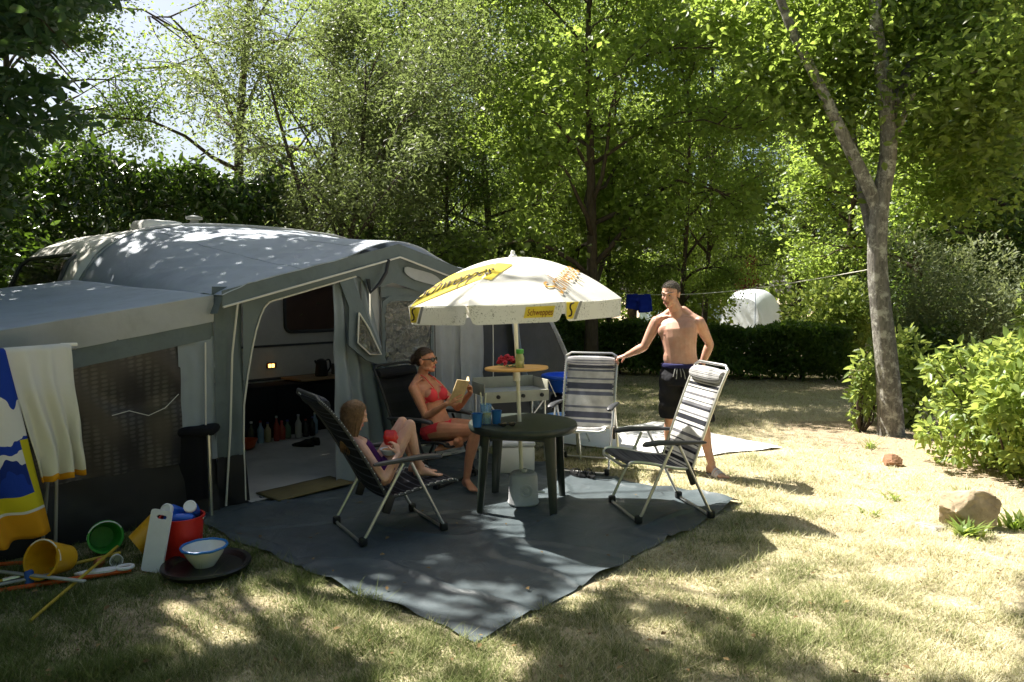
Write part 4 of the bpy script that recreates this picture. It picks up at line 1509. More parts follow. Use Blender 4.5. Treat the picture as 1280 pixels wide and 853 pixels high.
def toys():
    YB = (0.62, 0.33, 0.015)
    bucket('bucket', 'yellow plastic bucket lying on its side with its open mouth to the front left', (-2.63, 4.16, 0.105), (R(72), R(0), R(-10)), 0.075, 0.105, 0.19, YB, handle=-78)
    bucket('bucket', 'yellow bucket tipped against the back of the white chopping board', (-2.36, 4.43, 0.085), (R(58), R(0), R(128)), 0.075, 0.105, 0.19, YB, handle=70)
    t = bucket('bucket', 'green bucket lying on its side beyond the mustard coloured buckets', (-2.66, 4.58, 0.09), (R(75), 0, R(38)), 0.07, 0.095, 0.16, (0.03, 0.28, 0.03), handle=-70)
    t['label'] = 'small green bucket with a white handle lying on its side'
    rb = bucket('bucket', 'red round bucket holding blue bottles beside the chopping board', (-2.06, 4.42, 0.012), (0, 0, 0), 0.105, 0.125, 0.27, (0.55, 0.02, 0.012), handle=-95, handle_mat=ALU)
    BLU = mat('bottle_royal_blue', (0.02, 0.11, 0.55), rough=0.25, spec=0.6)
    for i, (dx, dy, rx, rz, lb) in enumerate(((-0.055, 0.0, 62, -12, 'blue bottle with a white lid on the left side of the red bucket'), (0.035, 0.03, 56, 14, 'blue bottle with a white lid on the right side of the red bucket'))):
        b = thing('bottle', lb, 'bottle', (-2.06 + dx, 4.46 + dy, 0.285), group='blue bottles in the red bucket', rot=(R(rx), 0, R(rz)))
        obj('body', MB().lathe([(0.03, -0.06), (0.042, -0.05), (0.043, 0.06), (0.034, 0.085)], k=18), BLU, b)
        obj('lid', MB().lathe([(0.037, 0.085), (0.038, 0.088), (0.038, 0.108), (0.03, 0.112), (0.028, 0.106)], k=20), WHITEP, b)
    o = obj('bottle', MB().tube([(-2.15, 4.40, 0.262), (-2.0, 4.39, 0.272), (-1.975, 4.388, 0.27)], [0.035, 0.035, 0.02], 12), BLU)
    tag(o, 'blue bottle lying flat across the rim of the red bucket', 'bottle', 'blue bottles in the red bucket')
    # chopping board leaning on the bucket
    c = thing('chopping_board', 'white plastic chopping board leaning upright on the red bucket', 'chopping board', (-2.15, 4.20, 0.006), rot=(R(-12), R(5), R(-8)))
    w, hgt, th = 0.135, 0.365, 0.012
    mb = MB()
    rr = 0.016
    out = []
    for cx, cz, a0 in ((w / 2 - rr, hgt - rr, 0), (-w / 2 + rr, hgt - rr, 90), (-w / 2 + rr, rr, 180), (w / 2 - rr, rr, 270)):
        for k in range(4):
            a = R(a0 + 30 * k)
            out.append((cx + rr * math.cos(a), cz + rr * math.sin(a)))
    hole = [(0.034, hgt - 0.03), (-0.02, hgt - 0.03), (-0.03, hgt - 0.045), (-0.02, hgt - 0.055), (0.034, hgt - 0.055), (0.04, hgt - 0.042)]
    bm = bmesh.new()
    ov = [bm.verts.new((x, 0, z)) for x, z in out]
    hv = [bm.verts.new((x, 0, z)) for x, z in hole]
    es = [bm.edges.new((ov[i], ov[(i + 1) % len(ov)])) for i in range(len(ov))] + [bm.edges.new((hv[i], hv[(i + 1) % len(hv)])) for i in range(len(hv))]
    bmesh.ops.triangle_fill(bm, edges=es, use_beauty=True, use_dissolve=False)
    bm.verts.index_update()
    mb.add([v.co.copy() for v in bm.verts], [[v.index for v in f.verts] for f in bm.faces])
    bm.free()
    obj('board', mb, mat('board_white', (0.68, 0.70, 0.74), rough=0.45, var=0.05, dirt=0.1), c, smooth=False, solid=th)
    # enamel bowl on a black tub lid
    t = thing('tyre_tray', 'flat round black tub lying on the grass under the enamel bowl', 'tub', (-1.83, 4.22, 0.0))
    obj('tub', MB().lathe([(0.19, 0.0), (0.23, 0.02), (0.255, 0.05), (0.25, 0.062), (0.225, 0.06), (0.2, 0.035), (0.02, 0.03)], k=44), mat('rubber_black', (0.014, 0.013, 0.013), rough=0.35, spec=0.5), t)
    t.name = 'shallow_tub'
    b = thing('enamel_bowl', 'white enamel bowl with a blue rim standing on the flat black tub', 'bowl', (-1.85, 4.24, 0.032))
    obj('basin', MB().lathe([(0.06, 0.0), (0.065, 0.008), (0.105, 0.07), (0.125, 0.115), (0.132, 0.118), (0.122, 0.114), (0.1, 0.072), (0.055, 0.014), (0.01, 0.012)], k=36), mat('enamel_white', (0.72, 0.72, 0.68), rough=0.2, spec=0.6, var=0.05), b)
    obj('rim', MB().tube([(0.129 * math.cos(a), 0.129 * math.sin(a), 0.118 + 0.0015 * math.sin(9 * a)) for a in [2 * math.pi * k / 40 for k in range(40)]], 0.008, 8, closed=True), mat('enamel_blue', (0.03, 0.18, 0.5), rough=0.25), b)
    # poles, slats, spade
    OR = mat('orange_tube', (0.55, 0.09, 0.012), rough=0.4)
    YP = mat('bamboo_yellow', (0.42, 0.30, 0.03), rough=0.45)

    def pole(path, r, m, label, ferr=None):
        t = thing('pole', label, 'pole', (0, 0, 0))
        c = Vector(path[0])
        t.location = c
        obj('shaft', MB().tube([Vector(p) - c for p in path], r, 8), m, t)
        if ferr:
            obj('ferrule', MB().tube([Vector(p) - c for p in ferr], r * 1.35, 8), ALU, t)
        return t
    pole([(-3.1, 3.75, 0.02), (-2.27, 4.20, 0.02)], 0.014, OR, 'orange pole lying on the grass in front of the white spade')
    pole([(-3.3, 4.25, 0.02), (-2.9, 4.33, 0.02)], 0.012, OR, 'short orange pole lying beyond the yellow bucket at the picture edge')
    pole([(-3.0, 3.82, 0.05), (-2.42, 4.36, 0.065)], 0.010, YP, 'thin yellow pole crossing over the orange pole towards the green bucket', ferr=[(-2.86, 3.95, 0.054), (-2.80, 4.005, 0.056)])
    pole([(-2.42, 3.52, 0.02), (-2.46, 4.40, 0.09)], 0.009, YP, 'thin yellow pole slanting towards the camera from the yellow buckets')
    s = thing('beach_spade', 'white plastic beach spade with a ring handle lying by the orange pole', 'spade', (-2.36, 4.17, 0.03), R(24))
    pts = [Vector((-0.2, 0, 0)), Vector((-0.15, -0.03, 0)), Vector((-0.02, -0.034, 0)), Vector((0.02, -0.018, 0)), Vector((0.02, 0.018, 0)), Vector((-0.02, 0.034, 0)), Vector((-0.15, 0.03, 0))]
    obj('blade', MB().prism(pts, (0, 0, 0.012)), WHITEP, s)
    obj('handle', MB().tube([(0.062 + 0.042 * math.cos(a), 0.032 * math.sin(a), 0.008) for a in [2 * math.pi * k / 18 for k in range(18)]], 0.011, 8, closed=True), WHITEP, s)
    cp = obj('cup', MB().lathe([(0.03, -0.045), (0.038, 0.045), (0.034, 0.045), (0.026, -0.038)], (-2.42, 4.31, 0.04), 18, Matrix.Rotation(R(80), 3, 'X') @ Matrix.Rotation(R(30), 3, 'Y')), WHITEP)
    tag(cp, 'small white cup lying on its side behind the beach spade', 'cup')
    ba = obj('ball', MB().ell((-2.5, 4.27, 0.035), (0.034, 0, 0), (0, 0.034, 0), (0, 0, 0.034), 16, 10), mat('copper_ball', (0.5, 0.2, 0.08), rough=0.3, metal=0.6))
    tag(ba, 'small copper coloured ball between the yellow bucket and white cup', 'ball')
    SL = mat('grey_slat', (0.34, 0.35, 0.31), rough=0.6)
    f = thing('folding_frame', 'pair of crossed pale slats with a blue joint lying on the grass', 'folding frame', (-2.73, 3.98, 0.0))
    for a, L0, L1, z in ((-14, -0.5, 0.38, 0.075), (38, -0.42, 0.1, 0.055)):
        M = Matrix.Rotation(R(a), 3, 'Z')
        obj('slat', MB().rbox(M @ Vector(((L0 + L1) / 2, 0, 0)) + Vector((0, 0, z)), (L1 - L0, 0.028, 0.012), 0.004, M), SL, f)
    obj('joint', MB().lathe([(0.022, 0.02), (0.024, 0.09), (0.018, 0.1)], k=12), mat('joint_blue', (0.03, 0.1, 0.35)), f)
    # black covered stool against the awning skirt
    st = thing('camp_stool', 'black cloth covered stool with silver legs before the awning skirt', 'stool', (-2.47, 5.42, 0.0), TENT_A - R(40))
    BC = cloth('stool_black', (0.010, 0.010, 0.012), var=0.2, trans=0)
    obj('seat', MB().rbox((0, 0, 0.64), (0.46, 0.34, 0.07), 0.03), BC, st)

    def skirt(u, v):
        a = 2 * math.pi * u
        x = 0.17 * math.copysign(abs(math.cos(a)) ** 0.4, math.cos(a))
        y = 0.15 * math.copysign(abs(math.sin(a)) ** 0.4, math.sin(a))
        s = 1 + 0.05 * (1 - v) * math.sin(9 * a)
        return (x * s, y * s, 0.13 + 0.49 * v)
    obj('cover', MB().sheet(skirt, 48, 8), BC, st, auto=70)
    for sx in (-1, 1):
        for sy in (-1, 1):
            obj('leg', MB().tube([(sx * 0.19, sy * 0.15, 0.62), (sx * 0.195, sy * 0.155, 0.0)], 0.014, 8), ALU, st)


toys()

# ------------------------------------------------------------------ airer with towels
def airer():
    P0 = Vector((-2.69, 4.36, 1.335))
    dr = Vector((-0.50, -0.80, -0.02)).normalized()
    n = Vector((0.85, -0.53, 0)).normalized()
    t = thing('clothes_airer', 'thin metal clothes airer in front of the annex net window', 'airer', (P0.x, P0.y, 0))
    O = Vector((P0.x, P0.y, 0))
    obj('rail', MB().tube([P0 + dr * -0.04 - O, P0 + dr * 1.1 - O], 0.012, 8), RAILM, t)
    for s in (0.06, 1.05):
        for q in (-0.5, -1.1):
            obj('leg', MB().tube([P0 + dr * s - O, P0 + dr * s + n * (0.28 * q) - Vector((0, 0, P0.z)) - O], 0.010, 8), RAILM, t)
    obj('peg', MB().rbox(P0 + dr * 0.0 + Vector((0.0, 0, 0.02)) - O, (0.02, 0.09, 0.02), 0.005, Matrix.Rotation(R(-50), 3, 'Z')), WHITEP, t)

    def towel(name, label, s0, s1, b0, b1, zb, m, off, seed, drop_back=0.3):
        def fn(u, v):
            # v 0 lower hem on the camera side, 1 over the rail and down behind
            vv = v / 0.8
            if vv <= 1:
                s = (b0 + (b1 - b0) * u) * (1 - vv) + (s0 + (s1 - s0) * u) * vv
                z = zb * (1 - vv) + (P0.z + 0.014) * vv + dr.z * s
                o = off + 0.035 * (1 - vv) + (0.036 * math.sin(u * 17 + seed + 2.6 * noise.noise(Vector((u * 3, vv * 2, seed)))) * (1 - 0.75 * vv))
                z += 0.03 * noise.noise(Vector((u * 5, 0, seed))) * (1 - vv)
            else:
                w = (v - 0.8) / 0.2
                s = s0 + (s1 - s0) * u
                z = P0.z + 0.014 + dr.z * s + 0.012 * math.sin(min(1, w * 5) * math.pi) - drop_back * max(0, w - 0.1)
                o = off - (0.03 + off) * min(1, w * 4)
            p = P0 + dr * s + n * o
            return (p.x, p.y, z)
        o = obj(name, MB().sheet(fn, 44, 50), m, auto=80, solid=0.006)
        tag(o, label, 'towel', 'towels drying on the airer')

    def towelmat(name, blue):
        m = cloth(name, (0.66, 0.67, 0.66), var=0.05, trans=0.15, bump=0.5, weave=160)
        nt = m.node_tree
        b = nt.nodes['Principled BSDF']
        uv = nt.nodes.new('ShaderNodeUVMap')
        sp = nt.nodes.new('ShaderNodeSeparateXYZ')
        nt.links.new(uv.outputs[0], sp.inputs[0])
        W, Yl, Og, Bl, Lb = (0.66, 0.67, 0.66), (0.56, 0.50, 0.02), (0.62, 0.30, 0.015), (0.012, 0.045, 0.33), (0.18, 0.36, 0.55)
        base = b.inputs['Base Color'].links[0].from_socket
        if blue:
            nn = noise_node(nt, 5, 2, 0.5, coord='UV')
            v = nt.nodes.new('ShaderNodeMath')
            v.operation = 'MULTIPLY_ADD'
            v.inputs[1].default_value = 0.3
            nt.links.new(nn.outputs[0], v.inputs[0])
            nt.links.new(sp.outputs[1], v.inputs[2])
            body = ramp_node(nt, v.outputs[0], [(0, Bl), (0.34, Bl), (0.40, (0.01, 0.03, 0.2)), (0.455, W), (0.5, Bl), (0.56, W), (0.63, W), (0.74, Bl)], 'CONSTANT')
            low = ramp_node(nt, sp.outputs[1], [(0, Og), (0.085, Og), (0.11, W), (0.125, Yl), (0.2, Yl)], 'CONSTANT')
            side = ramp_node(nt, sp.outputs[0], [(0, Yl), (0.08, Yl), (0.1, (0, 0, 0))], 'CONSTANT')
            isl = ramp_node(nt, sp.outputs[1], [(0, (1, 1, 1)), (0.19, (0, 0, 0))], 'CONSTANT')
            iss = ramp_node(nt, sp.outputs[0], [(0, (1, 1, 1)), (0.085, (0, 0, 0))], 'CONSTANT')
            lowhalf = ramp_node(nt, sp.outputs[1], [(0, (1, 1, 1)), (0.42, (0, 0, 0))], 'CONSTANT')
            iss = mix_node(nt, (0, 0, 0), iss, lowhalf)
            c = mix_node(nt, body, side, iss)
            c = mix_node(nt, c, low, isl)
        else:
            low = ramp_node(nt, sp.outputs[1], [(0, Og), (0.03, Og), (0.035, W)], 'CONSTANT')
            edge = ramp_node(nt, sp.outputs[0], [(0, (0.5, 0.5, 0.2)), (0.5, (0.66, 0.67, 0.66)), (0.8, (0.42, 0.58, 0.7))])
            isl = ramp_node(nt, sp.outputs[1], [(0, (1, 1, 1)), (0.032, (0, 0, 0))], 'CONSTANT')
            isy = ramp_node(nt, sp.outputs[1], [(0.0, (0.28, 0.28, 0.28)), (0.5, (0.14, 0.14, 0.14)), (0.58, (0, 0, 0))])
            c = mix_node(nt, (0.66, 0.67, 0.66), (0.60, 0.56, 0.18), isy)
            c = mix_node(nt, c, low, isl)
        nt.links.new(c, b.inputs['Base Color'])
        for l in nt.nodes:
            if l.type == 'BSDF_TRANSLUCENT':
                nt.links.new(c, l.inputs[0])
        return m
    towel('towel', 'white towel with a pale yellow tint hanging from the end of the airer', 0.0, 0.36, -0.03, 0.20, 0.56, towelmat('white_towel', False), 0.02, 2)
    towel('towel', 'blue and white towel with yellow and orange ends hanging at the picture edge', 0.36, 1.1, 0.17, 0.70, 0.26, towelmat('blue_towel', True), 0.05, 5)


airer()

# ------------------------------------------------------------------ rock, log, tent far behind, clothes line
def rock(name, label, c, s, seed, m, cat='rock'):
    bm = bmesh.new()
    rq = random.Random(seed)
    planes = [(Vector((rq.gauss(0, 1), rq.gauss(0, 1), rq.gauss(0.2, 0.8))).normalized(), rq.uniform(0.62, 0.86)) for _ in range(14)]
    bmesh.ops.create_icosphere(bm, subdivisions=5, radius=1.0)
    for v in bm.verts:
        p = v.co.copy()
        q = Vector((math.copysign(abs(p.x) ** 0.86, p.x), math.copysign(abs(p.y) ** 0.86, p.y), math.copysign(abs(p.z) ** 0.8, p.z)))
        for pl, dist in planes:
            k_ = q.dot(pl)
            if k_ > dist:
                q = q - pl * (k_ - dist) * 0.94
        d = 1 + 0.05 * noise.fractal(p * 1.3 + Vector((seed, 0, 0)), 0.8, 2.1, 5) + 0.02 * noise.noise(p * 5.1 + Vector((seed, 2, 1))) - 0.05 * max(0, 1 - abs(noise.noise(p * 1.1 + Vector((seed, 7, 1)))) * 12)
        v.co = Vector((q.x * s[0], q.y * s[1], q.z * s[2])) * d
    mb = MB()
    bm.verts.index_update()
    mb.add([v.co + Vector(c) for v in bm.verts], [[v.index for v in f.verts] for f in bm.faces])
    bm.free()
    o = obj(name, mb, m, auto=30)
    return tag(o, label, cat)


STONE = mat('sandstone', (0.33, 0.26, 0.17), rough=0.9, var=0.35, vs=7, bump=0.8, bs=22, dirt=0.5)
rock('rock', 'large pale sandstone boulder at the foot of the right hand bush', (3.27, 5.10, 0.12), (0.235, 0.18, 0.16), 3, STONE)
rock('rock', 'flat grey stone half buried in front of the sandstone boulder', (3.0, 5.06, -0.01), (0.12, 0.10, 0.04), 8, mat('grey_stone', (0.3, 0.27, 0.22), rough=0.9, var=0.25, bump=0.5))
rock('rock', 'small reddish stone beside the bush and the trunk', (3.72, 6.95, 0.03), (0.12, 0.10, 0.08), 12, mat('red_stone', (0.24, 0.13, 0.075), rough=0.9, var=0.3, bump=0.6))

def far_tent():
    t = thing('dome_tent', 'pale arched tent standing beyond the far hedge', 'tent', (7.15, 21.5, 0), R(-49))
    m = cloth('tent_white', (0.66, 0.70, 0.75), var=0.08, trans=0.35, bump=0.5)
    W, D, H = 0.8, 0.62, 1.85

    def shell(u, v):
        a = math.pi * u
        x = W * math.copysign(abs(math.cos(a)) ** 0.55, math.cos(a))
        z = H * (0.72 + 0.28 * math.sin(a)) * abs(math.sin(a)) ** 0.35
        f = 1 - 0.15 * (2 * v - 1) ** 2
        return (x * f, -D + 2 * D * v, z * f)
    obj('shell', MB().sheet(shell, 32, 12), m, t, auto=60)

    def face(u, v):
        p = Vector(shell(u, 0.0))
        return (p.x, -D - 0.004 + 0.03 * noise.noise(Vector((u * 4, v * 3, 0))), p.z * v)
    obj('end_wall', MB().sheet(face, 24, 8), m, t, auto=60)
    obj('zip', MB().tube([(0.5, -D - 0.03, 0.05), (0.5, -D - 0.03, 1.75)], 0.012, 5), mat('zip_blue', (0.2, 0.26, 0.35)), t)
    t2 = thing('trailer_tent', 'blue and white tent roof glimpsed behind the man', 'tent', (6.0, 25.5, 0), R(10))
    mb = MB()
    mb.prism([(-1.2, -1, 0), (1.2, -1, 0), (1.2, -1, 1.2), (0.0, -1, 1.75), (-1.2, -1, 1.2)], (0, 2, 0))
    obj('shell', mb, cloth('tent_blue', (0.45, 0.58, 0.72), trans=0.1), t2, smooth=False)
    obj('door', MB().box((0.2, -1.01, 0.6), (0.6, 0.012, 1.1)), m, t2)


far_tent()
ln = thing('washing_line', 'thin washing line strung from the forked tree to a trunk behind', 'washing line', (4.32, 8.5, 1.98))
LA, LB = Vector((4.32, 8.5, 1.98)), Vector((1.78, 14.2, 1.72))
obj('line', MB().tube([LA.lerp(LB, k / 20) - LA - Vector((0, 0, 0.16 * math.sin(math.pi * k / 20))) for k in range(21)], 0.006, 5), mat('line_white', (0.6, 0.6, 0.5)), ln)


def hung(px_t, w, hgt, label, m, seed):
    c = LA.lerp(LB, px_t)
    d = (LB - LA).normalized()
    z0 = c.z - 0.16 * math.sin(math.pi * px_t)

    def fn(u, v):
        p = c + d * ((u - 0.5) * w)
        o = 0.05 * math.sin(u * 11 + seed) * (1 - v) + 0.02 * noise.noise(Vector((u * 4, v * 4, seed)))
        return (p.x + o, p.y + o * 0.4, z0 + 0.005 - hgt * (1 - v) * (1 + 0.12 * math.sin(u * 5)))
    o = obj('swimming_trunks', MB().sheet(fn, 24, 14), m, auto=80, solid=0.006)
    tag(o, label, 'clothes')


hung(0.80, 0.75, 0.30, 'bright blue garment drying on the washing line behind the man', cloth('garment_blue', (0.015, 0.04, 0.42), var=0.2, trans=0.25, bump=0.6), 1)
bpy.data.objects['swimming_trunks'].name = 'drying_garment'

# ------------------------------------------------------------------ people
def skinmat(name, col, red=0.12):
    m = mat(name, col, rough=0.46, spec=0.4, var=0.16, vs=9, sss=0.14, bump=0.1, bs=120)
    nt = m.node_tree
    b = nt.nodes['Principled BSDF']
    src = b.inputs['Base Color'].links[0].from_socket
    n = noise_node(nt, 16, 3, 0.6)
    c = mix_node(nt, src, (col[0] * 0.95, col[1] * 0.68, col[2] * 0.6), ramp_node(nt, n.outputs[0], [(0.45, (0, 0, 0)), (0.75, (red * 4, red * 4, red * 4))]))
    nt.links.new(c, b.inputs['Base Color'])
    return m


def ball(mb, c, r, k=10):
    mb.ell(c, (r, 0, 0), (0, r, 0), (0, 0, r), k, 7)


def limb(mb, pts, rads, k=12, flat=None):
    mb.tube(pts, rads, k, flat=flat)
    ball(mb, pts[0], rads[0])
    ball(mb, pts[-1], rads[-1])


def seg(a, b, ts, bow=None):
    a, b = Vector(a), Vector(b)
    out = []
    for t in ts:
        p = a.lerp(b, t)
        if bow is not None:
            p = p + bow * math.sin(math.pi * t)
        out.append(p)
    return out


def make_hand(mb, wrist, d, n, ts, s=1.0, curl=(20, 25, 15), spread=5, thumb=0.5):
    """d: finger direction, n: the way the palm faces, ts: +1/-1 side of the thumb along d x n"""
    d = Vector(d).normalized()
    n = Vector(n)
    n = (n - d * n.dot(d)).normalized()
    w = d.cross(n) * ts
    W = Vector(wrist)
    rings = []
    for t, hw, hh in ((0.0, 0.026, 0.019), (0.02, 0.029, 0.018), (0.05, 0.038, 0.016), (0.08, 0.042, 0.0145), (0.096, 0.040, 0.012)):
        c = W + d * (t * s)
        rings.append([c + w * (hw * s * math.cos(q)) + n * (hh * s * math.sin(q)) for q in [2 * math.pi * k / 14 for k in range(14)]])
    mb.loft(rings)
    # heel of the thumb
    mb.ell(W + d * 0.035 * s + w * 0.024 * s + n * 0.010 * s, d * 0.032 * s, w * 0.016 * s, n * 0.015 * s, 10, 7)
    for i, (off, L, r) in enumerate(((0.031, 0.072, 0.0086), (0.0105, 0.081, 0.0089), (-0.0105, 0.075, 0.0085), (-0.030, 0.058, 0.0077))):
        p = W + d * ((0.09 - 0.006 * abs(i - 1.2)) * s) + w * off * s
        a = R(spread * (1.5 - i))
        fd = (d * math.cos(a) + w * math.sin(a)).normalized()
        pts, rr = [p - fd * 0.014 * s], [r * s * 1.05]
        ang = 0
        for q, (fl, c) in enumerate(zip((0.45, 0.31, 0.24), curl)):
            ang += R(c * (1 + 0.10 * (i - 1.5)))
            v = fd * math.cos(ang) + n * math.sin(ang)
            pts.append(p)
            rr.append(r * s * (1.04 - 0.06 * q))
            p = p + v * (L * fl * s)
        pts.append(p)
        rr.append(r * s * 0.8)
        limb(mb, pts, rr, 8)
    tp = W + d * 0.028 * s + w * 0.030 * s + n * 0.006 * s
    td = (d * 0.72 + w * 0.62 + n * (0.25 + 0.5 * thumb)).normalized()
    t2 = (d * 0.90 + w * (0.30 - 0.5 * thumb) + n * (0.2 + 0.7 * thumb)).normalized()
    limb(mb, [tp, tp + td * 0.036 * s, tp + td * 0.036 * s + t2 * 0.028 * s, tp + td * 0.036 * s + t2 * 0.05 * s], [0.0125 * s, 0.0105 * s, 0.0098 * s, 0.0075 * s], 8)


def make_foot(mb, ankle, toe, s=1.0, up=(0, 0, 1), r_ank=0.034):
    """foot with its sole square to up"""
    up = Vector(up).normalized()
    d = Vector(toe)
    d = (d - up * d.dot(up)).normalized()
    l = up.cross(d)
    A = Vector(ankle)
    rings = []
    for x, w, top, bot in ((-0.068, 0.012, -0.035, -0.062), (-0.058, 0.026, -0.005, -0.075), (-0.03, 0.031, 0.012, -0.08), (0.01, 0.032, 0.016, -0.078), (0.05, 0.034, -0.008, -0.074),
                           (0.09, 0.040, -0.028, -0.077), (0.13, 0.045, -0.044, -0.08), (0.155, 0.044, -0.052, -0.08), (0.17, 0.038, -0.06, -0.078)):
        c = A + d * x * s + up * ((top + bot) / 2 * s)
        hh = (top - bot) / 2 * s
        rings.append([c + l * (w * s * math.copysign(abs(math.cos(q)) ** 0.8, math.cos(q))) + up * (hh * math.copysign(abs(math.sin(q)) ** 0.8, math.sin(q))) for q in [2 * math.pi * k / 14 for k in range(14)]])
    mb.loft(rings)
    limb(mb, [A + up * 0.02 * s, A - up * 0.02 * s], [r_ank, r_ank * 0.95], 10)
    for i, (o, L, r) in enumerate(((0.030, 0.052, 0.0125), (0.012, 0.05, 0.0095), (-0.004, 0.044, 0.009), (-0.018, 0.036, 0.0085), (-0.030, 0.026, 0.008))):
        p = A + d * (0.152 - 0.012 * i * 0.6) * s - up * 0.069 * s + l * o * s
        limb(mb, [p, p + d * L * 0.6 * s + up * 0.002 * s, p + d * L * s - up * 0.003 * s], [r * s, r * s * 0.95, r * s * 0.9], 8)


def make_head(mb, c, f, u, s=1.0, fem=False):
    f, u = Vector(f).normalized(), Vector(u)
    u = (u - f * u.dot(f)).normalized()
    l = u.cross(f)
    c = Vector(c)
    q = lambda x, y, z: c + l * (x * s) + f * (y * s) + u * (z * s)
    e = lambda cc, a, b, d: mb.ell(q(*cc), l * a * s, f * b * s, u * d * s, 18, 12)
    e((0, -0.012, 0.030), 0.076, 0.096, 0.088)
    e((0, 0.030, -0.015), 0.062, 0.058, 0.088)
    e((0, 0.018, -0.07), 0.052, 0.052, 0.036)
    e((0, 0.048, -0.088), 0.036, 0.030, 0.022)
    e((0, 0.068, -0.100), 0.020, 0.018, 0.014)
    for sx in (-1, 1):
        e((sx * 0.036, 0.062, -0.022), 0.022, 0.022, 0.024)
        e((sx * 0.045, 0.022, -0.075), 0.016, 0.038, 0.020)
        e((sx * 0.079, -0.012, -0.008), 0.009, 0.018, 0.030)
        e((sx * 0.083, -0.016, 0.006), 0.008, 0.018, 0.016)
        limb(mb, [q(sx * 0.012, 0.084, 0.027), q(sx * 0.034, 0.079, 0.031), q(sx * 0.054, 0.058, 0.026)], [0.009 * s, 0.010 * s, 0.008 * s], 8)
        ball(mb, q(sx * 0.012, 0.098, -0.028), 0.0085 * s)
    limb(mb, [q(0, 0.083, 0.026), q(0, 0.094, 0.0), q(0, 0.108, -0.022)], [0.0085 * s, 0.009 * s, 0.0115 * s], 8)
    limb(mb, [q(-0.022, 0.074, -0.058), q(0, 0.084, -0.056), q(0.022, 0.074, -0.058)], [0.005 * s, 0.0075 * s, 0.005 * s], 8)
    limb(mb, [q(-0.018, 0.074, -0.070), q(0, 0.082, -0.071), q(0.018, 0.074, -0.070)], [0.005 * s, 0.0085 * s, 0.005 * s], 8)
    return q


def make_torso(mb, P, N, lP, lN, rows, k=22):
    P, N = Vector(P), Vector(N)
    up = (N - P)
    L = up.length
    up = up.normalized()
    rings = []
    for t, a, b, off in rows:
        tt = min(max(t, 0), 1)
        l = (Vector(lP) * (1 - tt) + Vector(lN) * tt)
        l = (l - up * l.dot(up)).normalized()
        f = l.cross(up)
        c = P + up * (t * L) + f * off
        rings.append([c + l * (a * math.copysign(abs(math.cos(q)) ** 0.85, math.cos(q))) + f * (b * math.copysign(abs(math.sin(q)) ** 0.85, math.sin(q))) for q in [2 * math.pi * j / k for j in range(k)]])
    mb.loft(rings)
    return up, L


def remesh(name, mb, vox, mt, parent, loc, it=3):
    mb.shift(loc)
    me = bpy.data.meshes.new(name + '_raw')
    me.from_pydata(mb.v, [], mb.f)
    bm = bmesh.new()
    bm.from_mesh(me)
    bmesh.ops.recalc_face_normals(bm, faces=bm.faces)
    bm.to_mesh(me)
    bm.free()
    o = bpy.data.objects.new(name, me)
    COL.objects.link(o)
    r = o.modifiers.new('r', 'REMESH')
    r.mode = 'VOXEL'
    r.voxel_size = vox
    s = o.modifiers.new('s', 'SMOOTH')
    s.factor = 0.5
    s.iterations = it
    dg = bpy.context.evaluated_depsgraph_get()
    new = bpy.data.meshes.new_from_object(o.evaluated_get(dg))
    o.modifiers.clear()
    o.data = new
    bpy.data.meshes.remove(me)
    new.name = name
    new.polygons.foreach_set('use_smooth', np.ones(len(new.polygons), dtype=bool))
    new.materials.clear()
    new.materials.append(mt)
    o.parent = parent
    return o


def garment(name, body, pred, off, mt, parent, nz=0.0, nscale=20, fuzz=None):
    """a close-fitting layer: the body's surface where pred says so, lifted off by off"""
    me = body.data
    n = len(me.vertices)
    co = np.empty(n * 3, dtype=np.float32)
    me.vertices.foreach_get('co', co)
    co = co.reshape(-1, 3)
    no = np.empty(n * 3, dtype=np.float32)
    me.vertices.foreach_get('normal', no)
    no = no.reshape(-1, 3)
    keep = pred(co, no)
    vs, fs, mp = [], [], {}
    inn = set(np.nonzero(keep)[0].tolist())
    for p in me.polygons:
        iv = list(p.vertices)
        if all(i in inn for i in iv):
            f = []
            for i in iv:
                if i not in mp:
                    mp[i] = len(vs)
                    k = off
                    if nz:
                        k += nz * noise.noise(Vector(co[i].tolist()) * nscale)
                    vs.append(co[i] + no[i] * k)
                f.append(mp[i])
            fs.append(f)
    mb = MB()
    mb.add(vs, fs)
    if fuzz:
        # single hairs: (how many for each point, length, width, comb direction)
        cnt, ln_, wd, comb = fuzz
        rg = np.random.default_rng(3)
        for i in inn:
            for _ in range(cnt):
                b = co[i] + no[i] * off * 0.4 + rg.normal(size=3) * 0.0015
                d = no[i] * 0.7 + rg.normal(size=3) * 0.35 + comb
                d = d / np.linalg.norm(d) * ln_ * rg.uniform(0.5, 1.2)
                s_ = np.cross(d, rg.normal(size=3))
                s_ = s_ / np.linalg.norm(s_) * wd
                mb.add([b - s_, b + s_, b + d], [(0, 1, 2)])
    return obj(name, mb, mt, parent, auto=180, fix=False) if not fs else _smooth(obj(name, mb, mt, parent, smooth=False, fix=False))


def _smooth(o):
    o.data.polygons.foreach_set('use_smooth', np.ones(len(o.data.polygons), dtype=bool))
    return o


